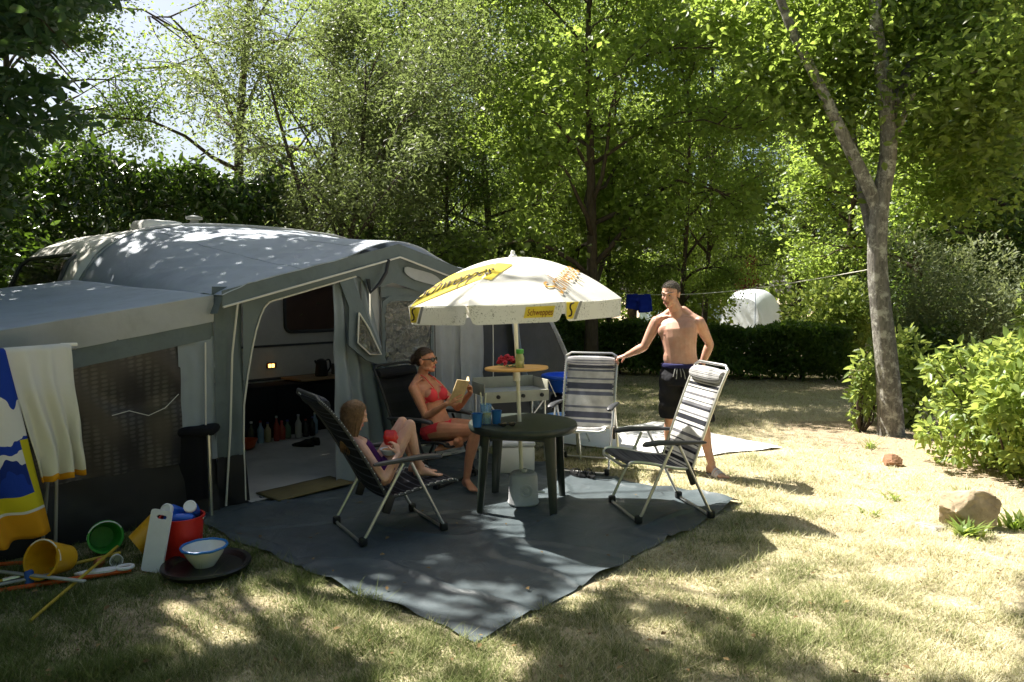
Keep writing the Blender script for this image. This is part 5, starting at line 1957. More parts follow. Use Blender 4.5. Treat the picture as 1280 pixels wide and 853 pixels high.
def face_parts(q, f, u, t, loc, s, lip, iris=(0.05, 0.07, 0.08), glasses=False):
    l = Vector(u).cross(Vector(f)).normalized()
    loc = Vector(loc)
    if not glasses:
        for sx in (-1, 1):
            eo = obj('eye', MB().ell(q(sx * 0.032, 0.0745, 0.010) - loc, l * 0.013 * s, Vector(f) * 0.009 * s, Vector(u) * 0.0042 * s, 12, 8), mat('eye_white', (0.45, 0.41, 0.38), rough=0.2, var=0.02), t)
            obj('iris', MB().ell(q(sx * 0.032, 0.0815, 0.0095) - loc, l * 0.0055 * s, Vector(f) * 0.0035 * s, Vector(u) * 0.0055 * s, 10, 6), mat('iris_dark', iris, rough=0.2), eo)
    mb = MB()
    for z in (-0.060, -0.069):
        mb.tube([q(x, y, z) - loc for x, y in ((-0.022, 0.0765), (-0.01, 0.0855), (0.01, 0.0855), (0.022, 0.0765))], [0.002 * s, 0.0056 * s, 0.0056 * s, 0.002 * s], 8)
    obj('lips', mb, lip, t)


MAN_ROWS = [(-0.16, 0.075, 0.075, -0.005), (-0.10, 0.14, 0.11, -0.01), (0.0, 0.170, 0.118, -0.012), (0.14, 0.158, 0.110, 0.0), (0.30, 0.148, 0.106, 0.010), (0.46, 0.152, 0.108, 0.012),
            (0.62, 0.168, 0.116, 0.008), (0.76, 0.180, 0.118, 0.0), (0.87, 0.176, 0.098, -0.012), (0.95, 0.125, 0.074, -0.02), (1.02, 0.070, 0.062, -0.014)]


def man():
    loc = Vector((1.66, 6.72, 0.0))
    t = thing('person', 'barefoot-chested man in black shorts standing on the lawn with one hand on a chair top', 'person', loc)
    t['label'] = 'bare-chested man in black shorts standing with one hand on the striped chair top'
    mb = MB()
    P, N = Vector((1.585, 6.68, 0.93)), Vector((1.545, 6.725, 1.475))
    f = Vector((-0.42, -0.907, 0))
    l = Vector((0.907, -0.42, 0))
    up, L = make_torso(mb, P, N, l, l, MAN_ROWS)
    fr = lambda x, y, z: N + l * x + f * y + Vector((0, 0, z))
    for sx in (-1, 1):
        mb.ell(fr(sx * 0.080, 0.072, -0.155), l * 0.088, f * 0.034, Vector((0, 0, 0.070)), 14, 9)         # chest
        limb(mb, [fr(sx * 0.05, -0.02, 0.03), fr(sx * 0.12, -0.022, -0.02), fr(sx * 0.175, -0.015, -0.055)], [0.05, 0.046, 0.05], 10)   # shoulder slope
        limb(mb, [fr(sx * 0.02, 0.046, -0.022), fr(sx * 0.10, 0.034, -0.016), fr(sx * 0.165, 0.006, -0.028)], [0.011, 0.010, 0.012], 8)      # collar bone
        mb.ell(fr(sx * 0.10, -0.085, -0.2), l * 0.07, f * 0.03, Vector((0, 0, 0.11)), 12, 8)
    mb.ell(fr(0, 0.075, -0.40), l * 0.115, f * 0.05, Vector((0, 0, 0.12)), 14, 9)
    # arms
    RS, RE, RW = Vector((1.365, 6.80, 1.405)), Vector((1.255, 6.83, 1.165)), Vector((1.115, 6.965, 1.075))
    LS, LE, LW = Vector((1.727, 6.645, 1.405)), Vector((1.862, 6.76, 1.195)), Vector((1.795, 6.80, 0.985))
    for S, E, W in ((RS, RE, RW), (LS, LE, LW)):
        limb(mb, seg(S, E, (0, 0.2, 0.45, 0.7, 1)), [0.056, 0.056, 0.052, 0.045, 0.039])
        limb(mb, seg(E, W, (0, 0.2, 0.5, 0.8, 1)), [0.039, 0.044, 0.039, 0.030, 0.027])
    make_hand(mb, RW, (-0.72, 0.35, -0.25), (0.1, 0.1, -1), -1, 1.0, curl=(35, 45, 30), thumb=0.8)
    make_hand(mb, LW, (-0.35, 0.25, -0.9), (-0.8, -0.5, 0.1), 1, 1.0, curl=(15, 20, 15))
    # legs
    RH, RK, RA = Vector((1.50, 6.735, 0.88)), Vector((1.505, 6.79, 0.50)), Vector((1.525, 6.93, 0.085))
    LH, LK, LA_ = Vector((1.67, 6.655, 0.88)), Vector((1.765, 6.60, 0.495)), Vector((1.845, 6.56, 0.088))
    for H_, K, A, toe in ((RH, RK, RA, (-0.25, -0.97, 0)), (LH, LK, LA_, (0.38, -0.92, 0))):
        limb(mb, seg(H_, K, (0, 0.3, 0.6, 0.85, 1)), [0.095, 0.090, 0.074, 0.060, 0.055])
        back = -Vector(toe) * 0.018
        limb(mb, seg(K, A, (0, 0.15, 0.35, 0.65, 1), back), [0.054, 0.054, 0.056, 0.043, 0.034])
        mb.ell(K + Vector(toe) * 0.02, (0.04, 0, 0), (0, 0.04, 0), (0, 0, 0.045), 10, 7)
        make_foot(mb, A, toe, 1.0)
    hf = Vector((-0.62, -0.74, -0.26)).normalized()
    hu = Vector((-0.05, -0.12, 1))
    hc = Vector((1.462, 6.655, 1.665))
    limb(mb, [N + Vector((0, 0, -0.03)), N + Vector((-0.02, -0.01, 0.05)), hc - Vector((0, 0, 0.05)) - hf * 0.01], [0.066, 0.059, 0.056], 14)
    q = make_head(mb, hc, hf, hu, 0.98)
    SK = skinmat('skin_tanned', (0.56, 0.32, 0.235))
    body = remesh('body', mb, 0.0048, SK, t, loc, 6)
    u2 = (hu - hf * hu.dot(hf)).normalized()
    l2 = u2.cross(hf)
    HC = np.array(hc - loc)
    F2, U2 = np.array(hf), np.array(u2)

    def hair(co, no):
        d = co - HC
        y, z, x = d @ F2, d @ U2, d @ np.array(l2)
        return (np.linalg.norm(d, axis=1) < 0.16) & (((z > 0.044 + np.maximum(0, y) * 0.50) & (y < 0.078)) | ((y < 0.004) & (z > -0.012)) | ((y < -0.03) & (z > -0.06))) & ((np.abs(x) < 0.080) | (z > 0.03))
    HM = mat('hair_grey_brown', (0.17, 0.15, 0.13), rough=0.75, var=0.4, vs=70, bump=0.8, bs=240)
    garment('hair', body, hair, 0.003, HM, t, 0.003, 90, fuzz=(3, 0.013, 0.0007, np.array([0, 0, 0.1])))
    face_parts(q, hf, u2, t, loc, 0.98, mat('lips_pale', (0.36, 0.13, 0.10), rough=0.5))
    for sx in (-1, 1):
        obj('eyebrow', MB().tube([q(sx * 0.014, 0.090, 0.035) - loc, q(sx * 0.034, 0.087, 0.040) - loc, q(sx * 0.052, 0.067, 0.034) - loc], [0.003, 0.0042, 0.0025], 6), HM, t)
        for_n = fr(sx * 0.092, 0.109, -0.185) - loc
        obj('nipple', MB().ell(for_n, l * 0.012, f * 0.004, Vector((0, 0, 0.010)), 10, 6), mat('nipple_skin', (0.30, 0.12, 0.09), rough=0.6), t)
    obj('navel', MB().ell(fr(0.0, 0.127, -0.47) - loc, l * 0.007, f * 0.004, Vector((0, 0, 0.009)), 10, 6), mat('navel_skin', (0.2, 0.08, 0.06)), t)
    # shorts
    mb = MB()
    make_torso(mb, P, N, l, l, [(-0.20, 0.165, 0.135, -0.005), (-0.1, 0.186, 0.142, -0.005), (0.0, 0.185, 0.136, -0.006), (0.1, 0.174, 0.126, 0.0), (0.155, 0.168, 0.121, 0.0)])
    for H_, K, sgn in ((RH, RK, -1), (LH, LK, 1)):
        e = K + Vector((0, 0, 0.035)) + (K - H_).normalized() * 0.01
        limb(mb, seg(H_ + Vector((0, 0, 0.02)), e, (0, 0.25, 0.5, 0.8, 1)), [0.118, 0.116, 0.110, 0.106, 0.108], 20)
    so = remesh('shorts', mb, 0.008, cloth('shorts_black', (0.016, 0.016, 0.019), var=0.2, trans=0, bump=0.8, weave=200), t, loc, 3)
    # folds, and a flat hem below each leg
    me = so.data
    for v in me.vertices:
        p = v.co
        k = 0.010 * noise.noise(Vector((p.x * 9, p.y * 9, p.z * 4))) + 0.006 * math.sin(p.z * 40 + 9 * noise.noise(Vector((p.x * 5, p.y * 5, 1))))
        v.co = p + v.normal * k
        if v.co.z < 0.50:
            v.co.z = 0.50 + (v.co.z - 0.50) * 0.12
    me.update()
    wb = [P + up * (L * 0.135) + l * (0.175 * math.cos(a)) + f * (0.127 * math.sin(a)) - loc for a in [2 * math.pi * k / 40 for k in range(40)]]
    obj('waistband', MB().tube(wb, 0.016, 8, closed=True, flat=1.4), cloth('waistband_navy', (0.02, 0.02, 0.075), var=0.1, trans=0), t)
    for i, dx in enumerate((-0.03, -0.012, 0.014, 0.036)):
        b0 = P + up * (L * 0.10) + f * 0.135 + l * dx - loc
        obj('drawstring', MB().tube(catmull([b0, b0 + Vector((dx * 0.4, -0.012, -0.04)), b0 + Vector((dx * 0.7, -0.012, -0.075 - 0.02 * (i % 2)))], 4), 0.0045, 6), mat('drawstring_grey', (0.25, 0.25, 0.24), rough=0.8), t)
    # slip-on sandals
    for A, toe, sx in ((RA, Vector((-0.25, -0.97, 0)), 1), (LA_, Vector((0.38, -0.92, 0)), 1)):
        d = toe.normalized()
        lt = Vector((0, 0, 1)).cross(d)
        c = A - loc
        out = [c + d * (0.062 + 0.142 * math.sin(a)) + lt * (0.049 * math.cos(a) * (1 + 0.14 * math.sin(a))) for a in [2 * math.pi * k / 22 for k in range(22)]]
        out = [Vector((p.x, p.y, -0.012)) for p in out]
        sh = obj('sandal', MB().prism(out, (0, 0, 0.024)), mat('sandal_grey', (0.30, 0.27, 0.27), rough=0.6), t)
        for x, hgt in ((0.07, 0.066), (0.10, 0.052), (0.125, 0.042)):
            arc = [c + d * x + lt * (0.052 * math.cos(a)) + Vector((0, 0, -c.z + 0.008 + (hgt) * math.sin(a))) for a in [math.pi * k / 10 for k in range(11)]]
            obj('strap', MB().tube(arc, 0.011, 6, flat=0.45), mat('strap_pale', (0.55, 0.5, 0.5), rough=0.6), sh)


man()

FEM_ROWS = [(-0.18, 0.07, 0.075, -0.005), (-0.10, 0.150, 0.115, -0.012), (0.0, 0.172, 0.118, -0.015), (0.15, 0.150, 0.102, -0.002), (0.32, 0.125, 0.092, 0.006), (0.48, 0.128, 0.094, 0.006),
            (0.64, 0.142, 0.100, 0.004), (0.78, 0.150, 0.098, -0.002), (0.88, 0.142, 0.082, -0.012), (0.95, 0.105, 0.064, -0.02), (1.02, 0.058, 0.054, -0.014)]


def woman():
    loc = Vector((-0.70, 6.36, 0.0))
    t = thing('person', 'woman in a coral bikini and sunglasses reading a paperback in the black recliner', 'person', loc)
    mb = MB()
    P, N = Vector((-0.66, 6.345, 0.465)), Vector((-0.79, 6.425, 0.905))
    l = Vector((0.527, 0.85, 0))
    up, L = make_torso(mb, P, N, l, l, FEM_ROWS)
    f = l.cross(up)
    fr = lambda x, y, z: N + l * x + f * y + up * z
    for sx in (-1, 1):
        limb(mb, [fr(sx * 0.04, -0.02, 0.02), fr(sx * 0.10, -0.02, -0.02), fr(sx * 0.145, -0.012, -0.05)], [0.042, 0.038, 0.043], 10)
        mb.ell(fr(sx * 0.072, 0.085, -0.165), l * 0.062, f * 0.055, up * 0.062, 14, 10)
        limb(mb, [fr(sx * 0.02, 0.046, -0.012), fr(sx * 0.09, 0.044, -0.002), fr(sx * 0.14, 0.02, -0.02)], [0.009, 0.0085, 0.010], 8)
    RS, RE, RW = fr(-0.162, -0.008, -0.065), Vector((-0.745, 6.20, 0.60)), Vector((-0.555, 6.06, 0.735))
    LS, LE, LW = fr(0.162, -0.008, -0.065), Vector((-0.49, 6.43, 0.645)), Vector((-0.365, 6.25, 0.80))
    for S, E, W in ((RS, RE, RW), (LS, LE, LW)):
        limb(mb, seg(S, E, (0, 0.2, 0.45, 0.7, 1)), [0.046, 0.045, 0.042, 0.037, 0.032])
        limb(mb, seg(E, W, (0, 0.2, 0.5, 0.8, 1)), [0.032, 0.036, 0.032, 0.025, 0.022])
    make_hand(mb, RW, (0.62, -0.02, 0.50), (0.25, 0.75, -0.1), -1, 0.92, curl=(14, 20, 15), spread=9, thumb=0.4)
    make_hand(mb, LW, (-0.05, -0.45, 0.75), (-0.55, -0.6, -0.15), 1, 0.92, curl=(30, 40, 25), thumb=0.6)
    # legs: the near one out over the chair's edge, the far one folded beneath it
    RH, RK, RA = P + l * -0.09 + Vector((0, 0, -0.01)), Vector((-0.30, 6.02, 0.515)), Vector((-0.385, 6.03, 0.105))
    LH, LK, LA_ = P + l * 0.09, Vector((-0.24, 6.30, 0.50)), Vector((-0.47, 6.04, 0.41))
    for H_, K, A in ((RH, RK, RA), (LH, LK, LA_)):
        limb(mb, seg(H_, K, (0, 0.3, 0.6, 0.85, 1)), [0.092, 0.084, 0.068, 0.055, 0.050])
        bk = (H_ - K).normalized() * 0.015
        limb(mb, seg(K, A, (0, 0.15, 0.35, 0.65, 1), bk), [0.049, 0.049, 0.050, 0.038, 0.030])
    make_foot(mb, RA + Vector((0, 0, -0.006)), (0.45, -0.89, 0), 0.9, r_ank=0.03)
    make_foot(mb, LA_, (-0.92, -0.32, 0.10), 0.88, up=(0.1, -0.75, 0.65), r_ank=0.029)
    hf = Vector((0.93, -0.36, 0.06)).normalized()
    hu = Vector((-0.08, 0.03, 1))
    hc = Vector((-0.765, 6.40, 1.075))
    limb(mb, [N - up * 0.03, N + up * 0.05, hc - Vector((0, 0, 0.05)) - hf * 0.015], [0.056, 0.049, 0.048], 14)
    q = make_head(mb, hc, hf, hu, 0.93, True)
    SK = skinmat('skin_sunburnt', (0.50, 0.235, 0.145))
    body = remesh('body', mb, 0.0048, SK, t, loc, 3)
    u2 = (hu - hf * hu.dot(hf)).normalized()
    l2 = u2.cross(hf)
    HC, F2, U2, L2 = np.array(hc - loc), np.array(hf), np.array(u2), np.array(l2)
    PN, Lf, Ff, Uf = np.array(N - loc), np.array(l), np.array(f), np.array(up)

    def hair(co, no):
        d = (co - HC) / 0.93
        y, z, x = d @ F2, d @ U2, d @ L2
        r = np.linalg.norm(d, axis=1)
        return (r < 0.15) & (((z > 0.040 + np.maximum(0, y) * 0.45) & (y < 0.09)) | ((y < -0.004) & (z > 0.005)) | ((y < -0.035) & (z > -0.05))) & ((np.abs(x) < 0.082) | (z > 0.03))
    HM = mat('hair_dark_brown', (0.060, 0.036, 0.022), rough=0.5, var=0.4, vs=60, bump=0.8, bs=220)
    ho = garment('hair', body, hair, 0.006, HM, t, 0.004, 60, fuzz=(2, 0.026, 0.0009, -F2 * 2.2))
    obj('hair_bun', MB().ell(q(0, -0.125, 0.015) - loc, l2 * 0.045, hf * 0.04, u2 * 0.05, 16, 10), HM, t)

    def top(co, no):
        d = co - PN
        x, y, z = d @ Lf, d @ Ff, d @ Uf
        a = np.abs(x)
        cup = (y > 0.055) & (y < 0.175) & (z > -0.225) & (z < -0.10) & (a > 0.008) & (a < 0.132) & ((z + 0.225) < 0.135 - np.abs(a - 0.07) * 1.35)
        band = (np.abs(z + 0.215) < 0.011) & (a < 0.139) & (np.abs(y) < 0.125)
        return cup | band
    COR = cloth('bikini_coral', (0.66, 0.055, 0.075), var=0.1, trans=0, bump=0.25)
    bt = garment('bikini_top', body, top, 0.005, COR, t)
    for sx in (-1, 1):
        pts = [fr(sx * 0.068, 0.137, -0.115), fr(sx * 0.062, 0.10, -0.06), fr(sx * 0.052, 0.055, 0.005), fr(sx * 0.045, 0.0, 0.045), fr(sx * 0.02, -0.055, 0.05)]
        obj('strap', MB().tube([p - loc for p in catmull(pts, 4)], 0.0045, 6), COR, bt)
    PP = np.array(P - loc)

    def bottom(co, no):
        d = co - PP
        x, y, z = d @ Lf, d @ Ff, d @ Uf
        return (z > -0.2) & (z < 0.05) & (np.abs(x) < 0.20) & (y < 0.125) & (z > -0.12 + 0.55 * np.abs(x) * (y > 0.02)) & (np.linalg.norm(d, axis=1) < 0.22)
    garment('bikini_bottom', body, bottom, 0.005, COR, t)
    face_parts(q, hf, u2, t, loc, 0.93, mat('lips_rose', (0.42, 0.10, 0.09), rough=0.4), glasses=True)
    sg = obj('sunglasses', MB().tube([q(x, y, 0.012) - loc for x, y in ((-0.079, -0.01), (-0.074, 0.05), (-0.055, 0.086), (0, 0.098), (0.055, 0.086), (0.074, 0.05), (0.079, -0.01))], 0.0045, 6), BLACKP, t)
    for sx in (-1, 1):
        obj('lens', MB().ell(q(sx * 0.034, 0.092, 0.008) - loc, (l2 * 0.031 - hf * 0.006 * sx) * 0.93, hf * 0.006, u2 * 0.021, 16, 8), TINT, sg)
    obj('necklace', MB().tube([fr(0.062 * math.cos(a), 0.062 * math.sin(a) * 0.9 - 0.005, 0.02 - 0.055 * max(0, math.sin(a))) - loc for a in [2 * math.pi * k / 26 for k in range(26)]], 0.003, 5, closed=True), mat('gold', (0.6, 0.42, 0.15), rough=0.3, metal=0.8), t)
    # the book she holds
    bk = thing('paperback', 'open paperback held in both hands by the reading woman', 'book', (-0.40, 6.10, 0.83))
    sp = Vector((0.30, -0.14, 0.80)).normalized()          # spine
    toward = Vector((-0.75, 0.30, 0.25))
    toward = (toward - sp * toward.dot(sp)).normalized()   # to her eyes
    ac = sp.cross(toward)
    PG = mat('paper_cream', (0.58, 0.47, 0.28), rough=0.8, var=0.08, bump=0.2, bs=200)
    CV = mat('cover_tan', (0.50, 0.36, 0.18), rough=0.5, var=0.2, vs=14)
    hh, ww = 0.105, 0.125
    for s in (-1, 1):
        fold = (ac * s * 0.86 + toward * 0.5).normalized()
        nn = fold.cross(sp).normalized()
        if nn.dot(toward) < 0:
            nn = -nn
        obj('cover', MB().prism([sp * hh, sp * -hh, sp * -hh + fold * ww, sp * hh + fold * ww], nn * -0.003), CV, bk, smooth=False)
        obj('page_block', MB().prism([sp * (hh - .003), sp * -(hh - .003), sp * -(hh - .003) + fold * (ww - .004), sp * (hh - .003) + fold * (ww - .004)], nn * 0.012), PG, bk, smooth=False)


woman()


def girl():
    loc = Vector((-0.95, 4.96, 0.0))
    t = thing('person', 'girl with long brown hair in a purple swimsuit sitting with her knees drawn up', 'person', loc)
    mb = MB()
    k = 0.74
    P, N = Vector((-0.93, 4.975, 0.405)), Vector((-1.10, 4.875, 0.69))
    l = Vector((-0.53, 0.85, 0))
    rows = [(a, b * 0.73, c * 0.76, d * 0.7) for a, b, c, d in FEM_ROWS]
    up, L = make_torso(mb, P, N, l, l, rows)
    f = l.cross(up)
    fr = lambda x, y, z: N + l * x + f * y + up * z
    for sx in (-1, 1):
        limb(mb, [fr(sx * 0.03, -0.01, 0.01), fr(sx * 0.075, -0.01, -0.015), fr(sx * 0.108, -0.006, -0.035)], [0.032, 0.029, 0.033], 10)
    RS, RE, RW = fr(-0.12, -0.005, -0.045), Vector((-0.845, 4.705, 0.44)), Vector((-0.775, 4.85, 0.575))
    LS, LE, LW = fr(0.12, -0.005, -0.045), Vector((-0.98, 5.07, 0.48)), Vector((-0.83, 5.03, 0.57))
    for S, E, W in ((RS, RE, RW), (LS, LE, LW)):
        limb(mb, seg(S, E, (0, 0.2, 0.45, 0.7, 1)), [0.034, 0.034, 0.031, 0.028, 0.025])
        limb(mb, seg(E, W, (0, 0.2, 0.5, 0.8, 1)), [0.025, 0.028, 0.025, 0.020, 0.018])
    make_hand(mb, RW, (-0.25, 0.30, 0.75), (-0.8, 0.35, -0.3), 1, 0.76, curl=(35, 40, 25), thumb=0.7)
    make_hand(mb, LW, (0.1, -0.7, 0.15), (0.1, -0.1, 0.9), -1, 0.76, curl=(20, 25, 20), thumb=0.5)
    RH, RK, RA = P + l * -0.07, Vector((-0.725, 5.06, 0.735)), Vector((-0.655, 5.12, 0.395))
    LH, LK, LA_ = P + l * 0.07, Vector((-0.80, 5.20, 0.73)), Vector((-0.71, 5.24, 0.395))
    for H_, K, A in ((RH, RK, RA), (LH, LK, LA_)):
        limb(mb, seg(H_, K, (0, 0.3, 0.6, 0.85, 1)), [0.070, 0.064, 0.053, 0.044, 0.041])
        bk = (H_ - K)
        bk = (bk - (A - K).normalized() * bk.dot((A - K).normalized())).normalized() * 0.014
        limb(mb, seg(K, A, (0, 0.15, 0.35, 0.65, 1), bk), [0.041, 0.040, 0.041, 0.031, 0.025])
        make_foot(mb, A + Vector((0, 0, 0.02)), (0.93, 0.25, -0.05), 0.78, up=(0.06, 0.05, 1), r_ank=0.025)
    hf = Vector((0.86, 0.40, -0.30)).normalized()
    hu = Vector((0.2, 0.1, 1))
    hc = Vector((-1.075, 4.885, 0.835))
    limb(mb, [N - up * 0.02, N + up * 0.035, hc - Vector((0, 0, 0.045)) - hf * 0.015], [0.043, 0.037, 0.036], 12)
    q = make_head(mb, hc, hf, hu, 0.84, True)
    SK = skinmat('skin_fair', (0.56, 0.33, 0.245), 0.08)
    body = remesh('body', mb, 0.0048, SK, t, loc, 3)
    u2 = (hu - hf * hu.dot(hf)).normalized()
    l2 = u2.cross(hf)
    PN, PP = np.array(N - loc), np.array(P - loc)
    Lf, Ff, Uf = np.array(l), np.array(f), np.array(up)

    def suit(co, no):
        d = co - PP
        x, y, z = d @ Lf, d @ Ff, d @ Uf
        r = np.abs(x)
        return (z > -0.10) & (z < 0.80 * L) & (r < 0.135) & (y < 0.09) & ((z > 0.02) | (np.linalg.norm(d, axis=1) < 0.16)) & (z > -0.06 + 0.5 * r)
    garment('swimsuit', body, suit, 0.004, cloth('swimsuit_purple', (0.085, 0.02, 0.13), var=0.3, trans=0, bump=0.3), t)
    face_parts(q, hf, u2, t, loc, 0.84, mat('lips_rose', (0.42, 0.10, 0.09), rough=0.4))
    # long hair: a cap and falling locks
    HM = mat('hair_light_brown', (0.17, 0.095, 0.042), rough=0.5, var=0.4, vs=50, bump=0.7, bs=260)
    HC, F2, U2, L2 = np.array(hc - loc), np.array(hf), np.array(u2), np.array(l2)

    def cap(co, no):
        d = (co - HC) / 0.84
        y, z, x = d @ F2, d @ U2, d @ L2
        return (np.linalg.norm(d, axis=1) < 0.18) & ((z > 0.05 + (y - 0.02) * 0.6) | ((y < -0.015) & (z > -0.08)))
    garment('hair', body, cap, 0.007, HM, t, 0.003, 60, fuzz=(2, 0.03, 0.0009, -U2 * 1.6 - F2 * 0.8))
    mb = MB()
    rg = random.Random(5)
    for i in range(230):
        a = R(rg.uniform(-128, 128))            # 0 is the back of the head
        z0 = rg.uniform(0.02, 0.10)
        rr = 0.083 * math.sqrt(max(0.05, 1 - (z0 / 0.125) ** 2)) + 0.006
        x0, y0 = math.sin(a) * rr, -0.012 - math.cos(a) * rr * 1.2
        x1, y1 = math.sin(a) * 0.088, -0.008 - math.cos(a) * 0.094
        ln_ = rg.uniform(0.24, 0.32) if abs(a) < R(95) else rg.uniform(0.19, 0.27)
        sw = rg.uniform(-0.012, 0.012)
        pts = [q(x0, y0, z0), q(x1, y1, 0.0), q(x1 * 1.0 + sw * 0.5, y1 * 0.97, -0.07), q(x1 * 0.95 + sw, y1 * 0.55 + 0.03, -ln_)]
        mb.tube([p - loc for p in catmull(pts, 4)], [0.006, 0.0065, 0.0065, 0.0065, 0.0065, 0.006, 0.006, 0.006, 0.0055, 0.005, 0.004, 0.003, 0.0015], 5)
    obj('locks', mb, HM, t, auto=180)
    # what she holds
    b = thing('snack_bowl', 'small white bowl in the lap of the girl', 'bowl', (-0.85, 4.93, 0.575))
    obj('dish', MB().lathe([(0.03, -0.025), (0.045, -0.02), (0.068, 0.018), (0.066, 0.02), (0.04, -0.012)], k=24), mat('bowl_pale_blue', (0.5, 0.56, 0.66), rough=0.3), b)
    obj('snack', MB().lathe([(0.02, -0.012), (0.055, 0.008), (0.045, 0.017), (0.01, 0.022)], k=18), mat('snack_tan', (0.5, 0.3, 0.15), rough=0.8, var=0.3, vs=60, bump=0.6), b)
    c = thing('drink_carton', 'red crumpled snack bag in the raised hand of the girl', 'snack bag', (-0.84, 4.925, 0.67))
    bm_ = MB()

    def bag(u, v):
        a = 2 * math.pi * u
        w = 0.048 * (1 - 0.35 * (2 * v - 1) ** 4)
        th = 0.028 * math.sin(math.pi * min(0.97, max(0.03, v)))
        k_ = 1 + 0.18 * noise.noise(Vector((math.cos(a) * 2, math.sin(a) * 2, v * 5)))
        return (w * math.cos(a) * k_, th * math.sin(a) * k_, -0.05 + 0.105 * v)
    obj('pouch', bm_.sheet(bag, 28, 16), mat('bag_red', (0.55, 0.02, 0.015), rough=0.3, spec=0.6, bump=0.5, bs=60), c, auto=60)
    c.name = 'snack_bag'


girl()

# ------------------------------------------------------------------ vegetation
def ray_px(px, py):
    a, b = (px - 640) / 900.0, (426.5 - py) / 900.0
    c, s = math.cos(PITCH), math.sin(PITCH)
    return Vector((a, c + b * s, -s + b * c))


def at_depth(px, py, y):
    d = ray_px(px, py)
    return Vector((0, 0, CAMZ)) + d * (y / d.y)


def at_ground(px, py):
    d = ray_px(px, py)
    return Vector((0, 0, CAMZ)) + d * (-CAMZ / d.z)


SH = np.array([-SUN_H.x * SUN_SLOPE, -SUN_H.y * SUN_SLOPE])      # shadow shift for each metre of height


def inside_poly(P, poly):
    x, y = P[:, 0], P[:, 1]
    ins = np.zeros(len(P), bool)
    n = len(poly)
    j = n - 1
    for i in range(n):
        xi, yi = poly[i]
        xj, yj = poly[j]
        c = ((yi > y) != (yj > y)) & (x < (xj - xi) * (y - yi) / (yj - yi + 1e-12) + xi)
        ins ^= c
        j = i
    return ins


# where the open lawn lies in full sun, so where no bough reaches over it
OPEN = [tuple(at_ground(*p)[:2]) for p in ((690, 560), (770, 500), (800, 470), (1000, 470), (1290, 460), (1290, 853), (1075, 853), (960, 800), (880, 762), (800, 742), (725, 732), (640, 685), (596, 632))]
# gaps in the crowns over these places
GAPS = [((700, 690), 0.16), ((740, 712), 0.20), ((590, 740), 0.15), ((640, 745), 0.13), ((545, 700), 0.10), ((700, 650), 0.16), ((470, 775), 0.30), ((540, 800), 0.30), ((560, 840), 0.28),
        ((620, 820), 0.2), ((300, 770), 0.25), ((255, 760), 0.2), ((400, 745), 0.16), ((330, 735), 0.14), ((250, 800), 0.18), ((480, 730), 0.1), ((650, 775), 0.1), ((720, 745), 0.12), ((830, 790), 0.12)]
GAPS = [(tuple(at_ground(*p)[:2]), r * 1.3) for p, r in GAPS]
# sun comes through to the awning roof and the hedge top
GAPS += [((-1.37, 6.76), 0.42), ((-0.95, 7.0), 0.40), ((-0.5, 7.2), 0.38), ((-1.9, 6.45), 0.22), ((-2.6, 5.6), 0.15), ((-2.9, 4.2), 0.12), ((-2.5, 6.3), 0.14), ((0.0, 7.6), 0.5), ((0.35, 5.0), 0.55)]


def shade_keep(C, rng, open_p=1.0, gap_p=0.93):
    g = C[:, :2] + C[:, 2:3] * SH[None, :]
    kill = inside_poly(g, OPEN) & (C[:, 2] > 1.7) & (rng.random(len(C)) < open_p)
    for (gx, gy), r in GAPS:
        d = np.hypot(g[:, 0] - gx, g[:, 1] - gy)
        kill |= (d < r * (0.8 + 0.4 * rng.random(len(C)))) & (C[:, 2] > 2.6) & (rng.random(len(C)) < gap_p)
    return ~kill


def unit(a):
    return a / np.maximum(np.linalg.norm(a, axis=1, keepdims=True), 1e-9)


def leaf_arrays(C, D, N, L, W, tint, fold=0.18, oval=False):
    """one leaf folded on its midrib each: a diamond far off, a pointed oval near by"""
    n = len(C)
    D = unit(D)
    S = unit(np.cross(D, N))
    U = np.cross(S, D)
    L, W = L[:, None], W[:, None]
    if oval:
        v = np.stack([C, C + D * L * 0.28 + S * W * 0.44 + U * W * fold, C + D * L * 0.66 + S * W * 0.36 + U * W * (fold - 0.1), C + D * L - U * W * 0.22,
                      C + D * L * 0.66 - S * W * 0.36 + U * W * (fold - 0.1), C + D * L * 0.28 - S * W * 0.44 + U * W * fold], 1).reshape(-1, 3)
        b = np.arange(n) * 6
        f = np.concatenate([np.stack([b, b + 1, b + 2, b + 3], 1), np.stack([b, b + 3, b + 4, b + 5], 1)], 0)
        return v, f, np.repeat(tint, 6)
    v = np.stack([C, C + D * L * 0.45 + S * W * 0.5 + U * W * fold, C + D * L, C + D * L * 0.45 - S * W * 0.5 + U * W * fold], 1).reshape(-1, 3)
    b = np.arange(n) * 4
    # two triangles that share the midrib
    f = np.concatenate([np.stack([b, b + 1, b + 2], 1), np.stack([b, b + 2, b + 3], 1)], 0)
    return v, f, np.repeat(tint, 4)


def scatter(rng, centers, sig, count, leafL, leafW, droop=0.35, up=0.8, tint_var=0.25, flat=0.7):
    idx = rng.integers(0, len(centers), count)
    off = rng.normal(size=(count, 3)) * np.array([1, 1, flat]) * sig
    C = centers[idx] + off
    D = rng.normal(size=(count, 3))
    D[:, 2] = D[:, 2] * 0.5 - droop
    N = rng.normal(size=(count, 3)) * 0.75
    N[:, 2] += up
    ct = rng.random(len(centers))
    t = np.clip(0.5 + (ct[idx] - 0.5) * 0.55 + rng.normal(size=count) * tint_var, 0, 1)
    k = 0.7 + 0.6 * rng.random(count)
    return C, D, N, leafL * k, leafW * k, t


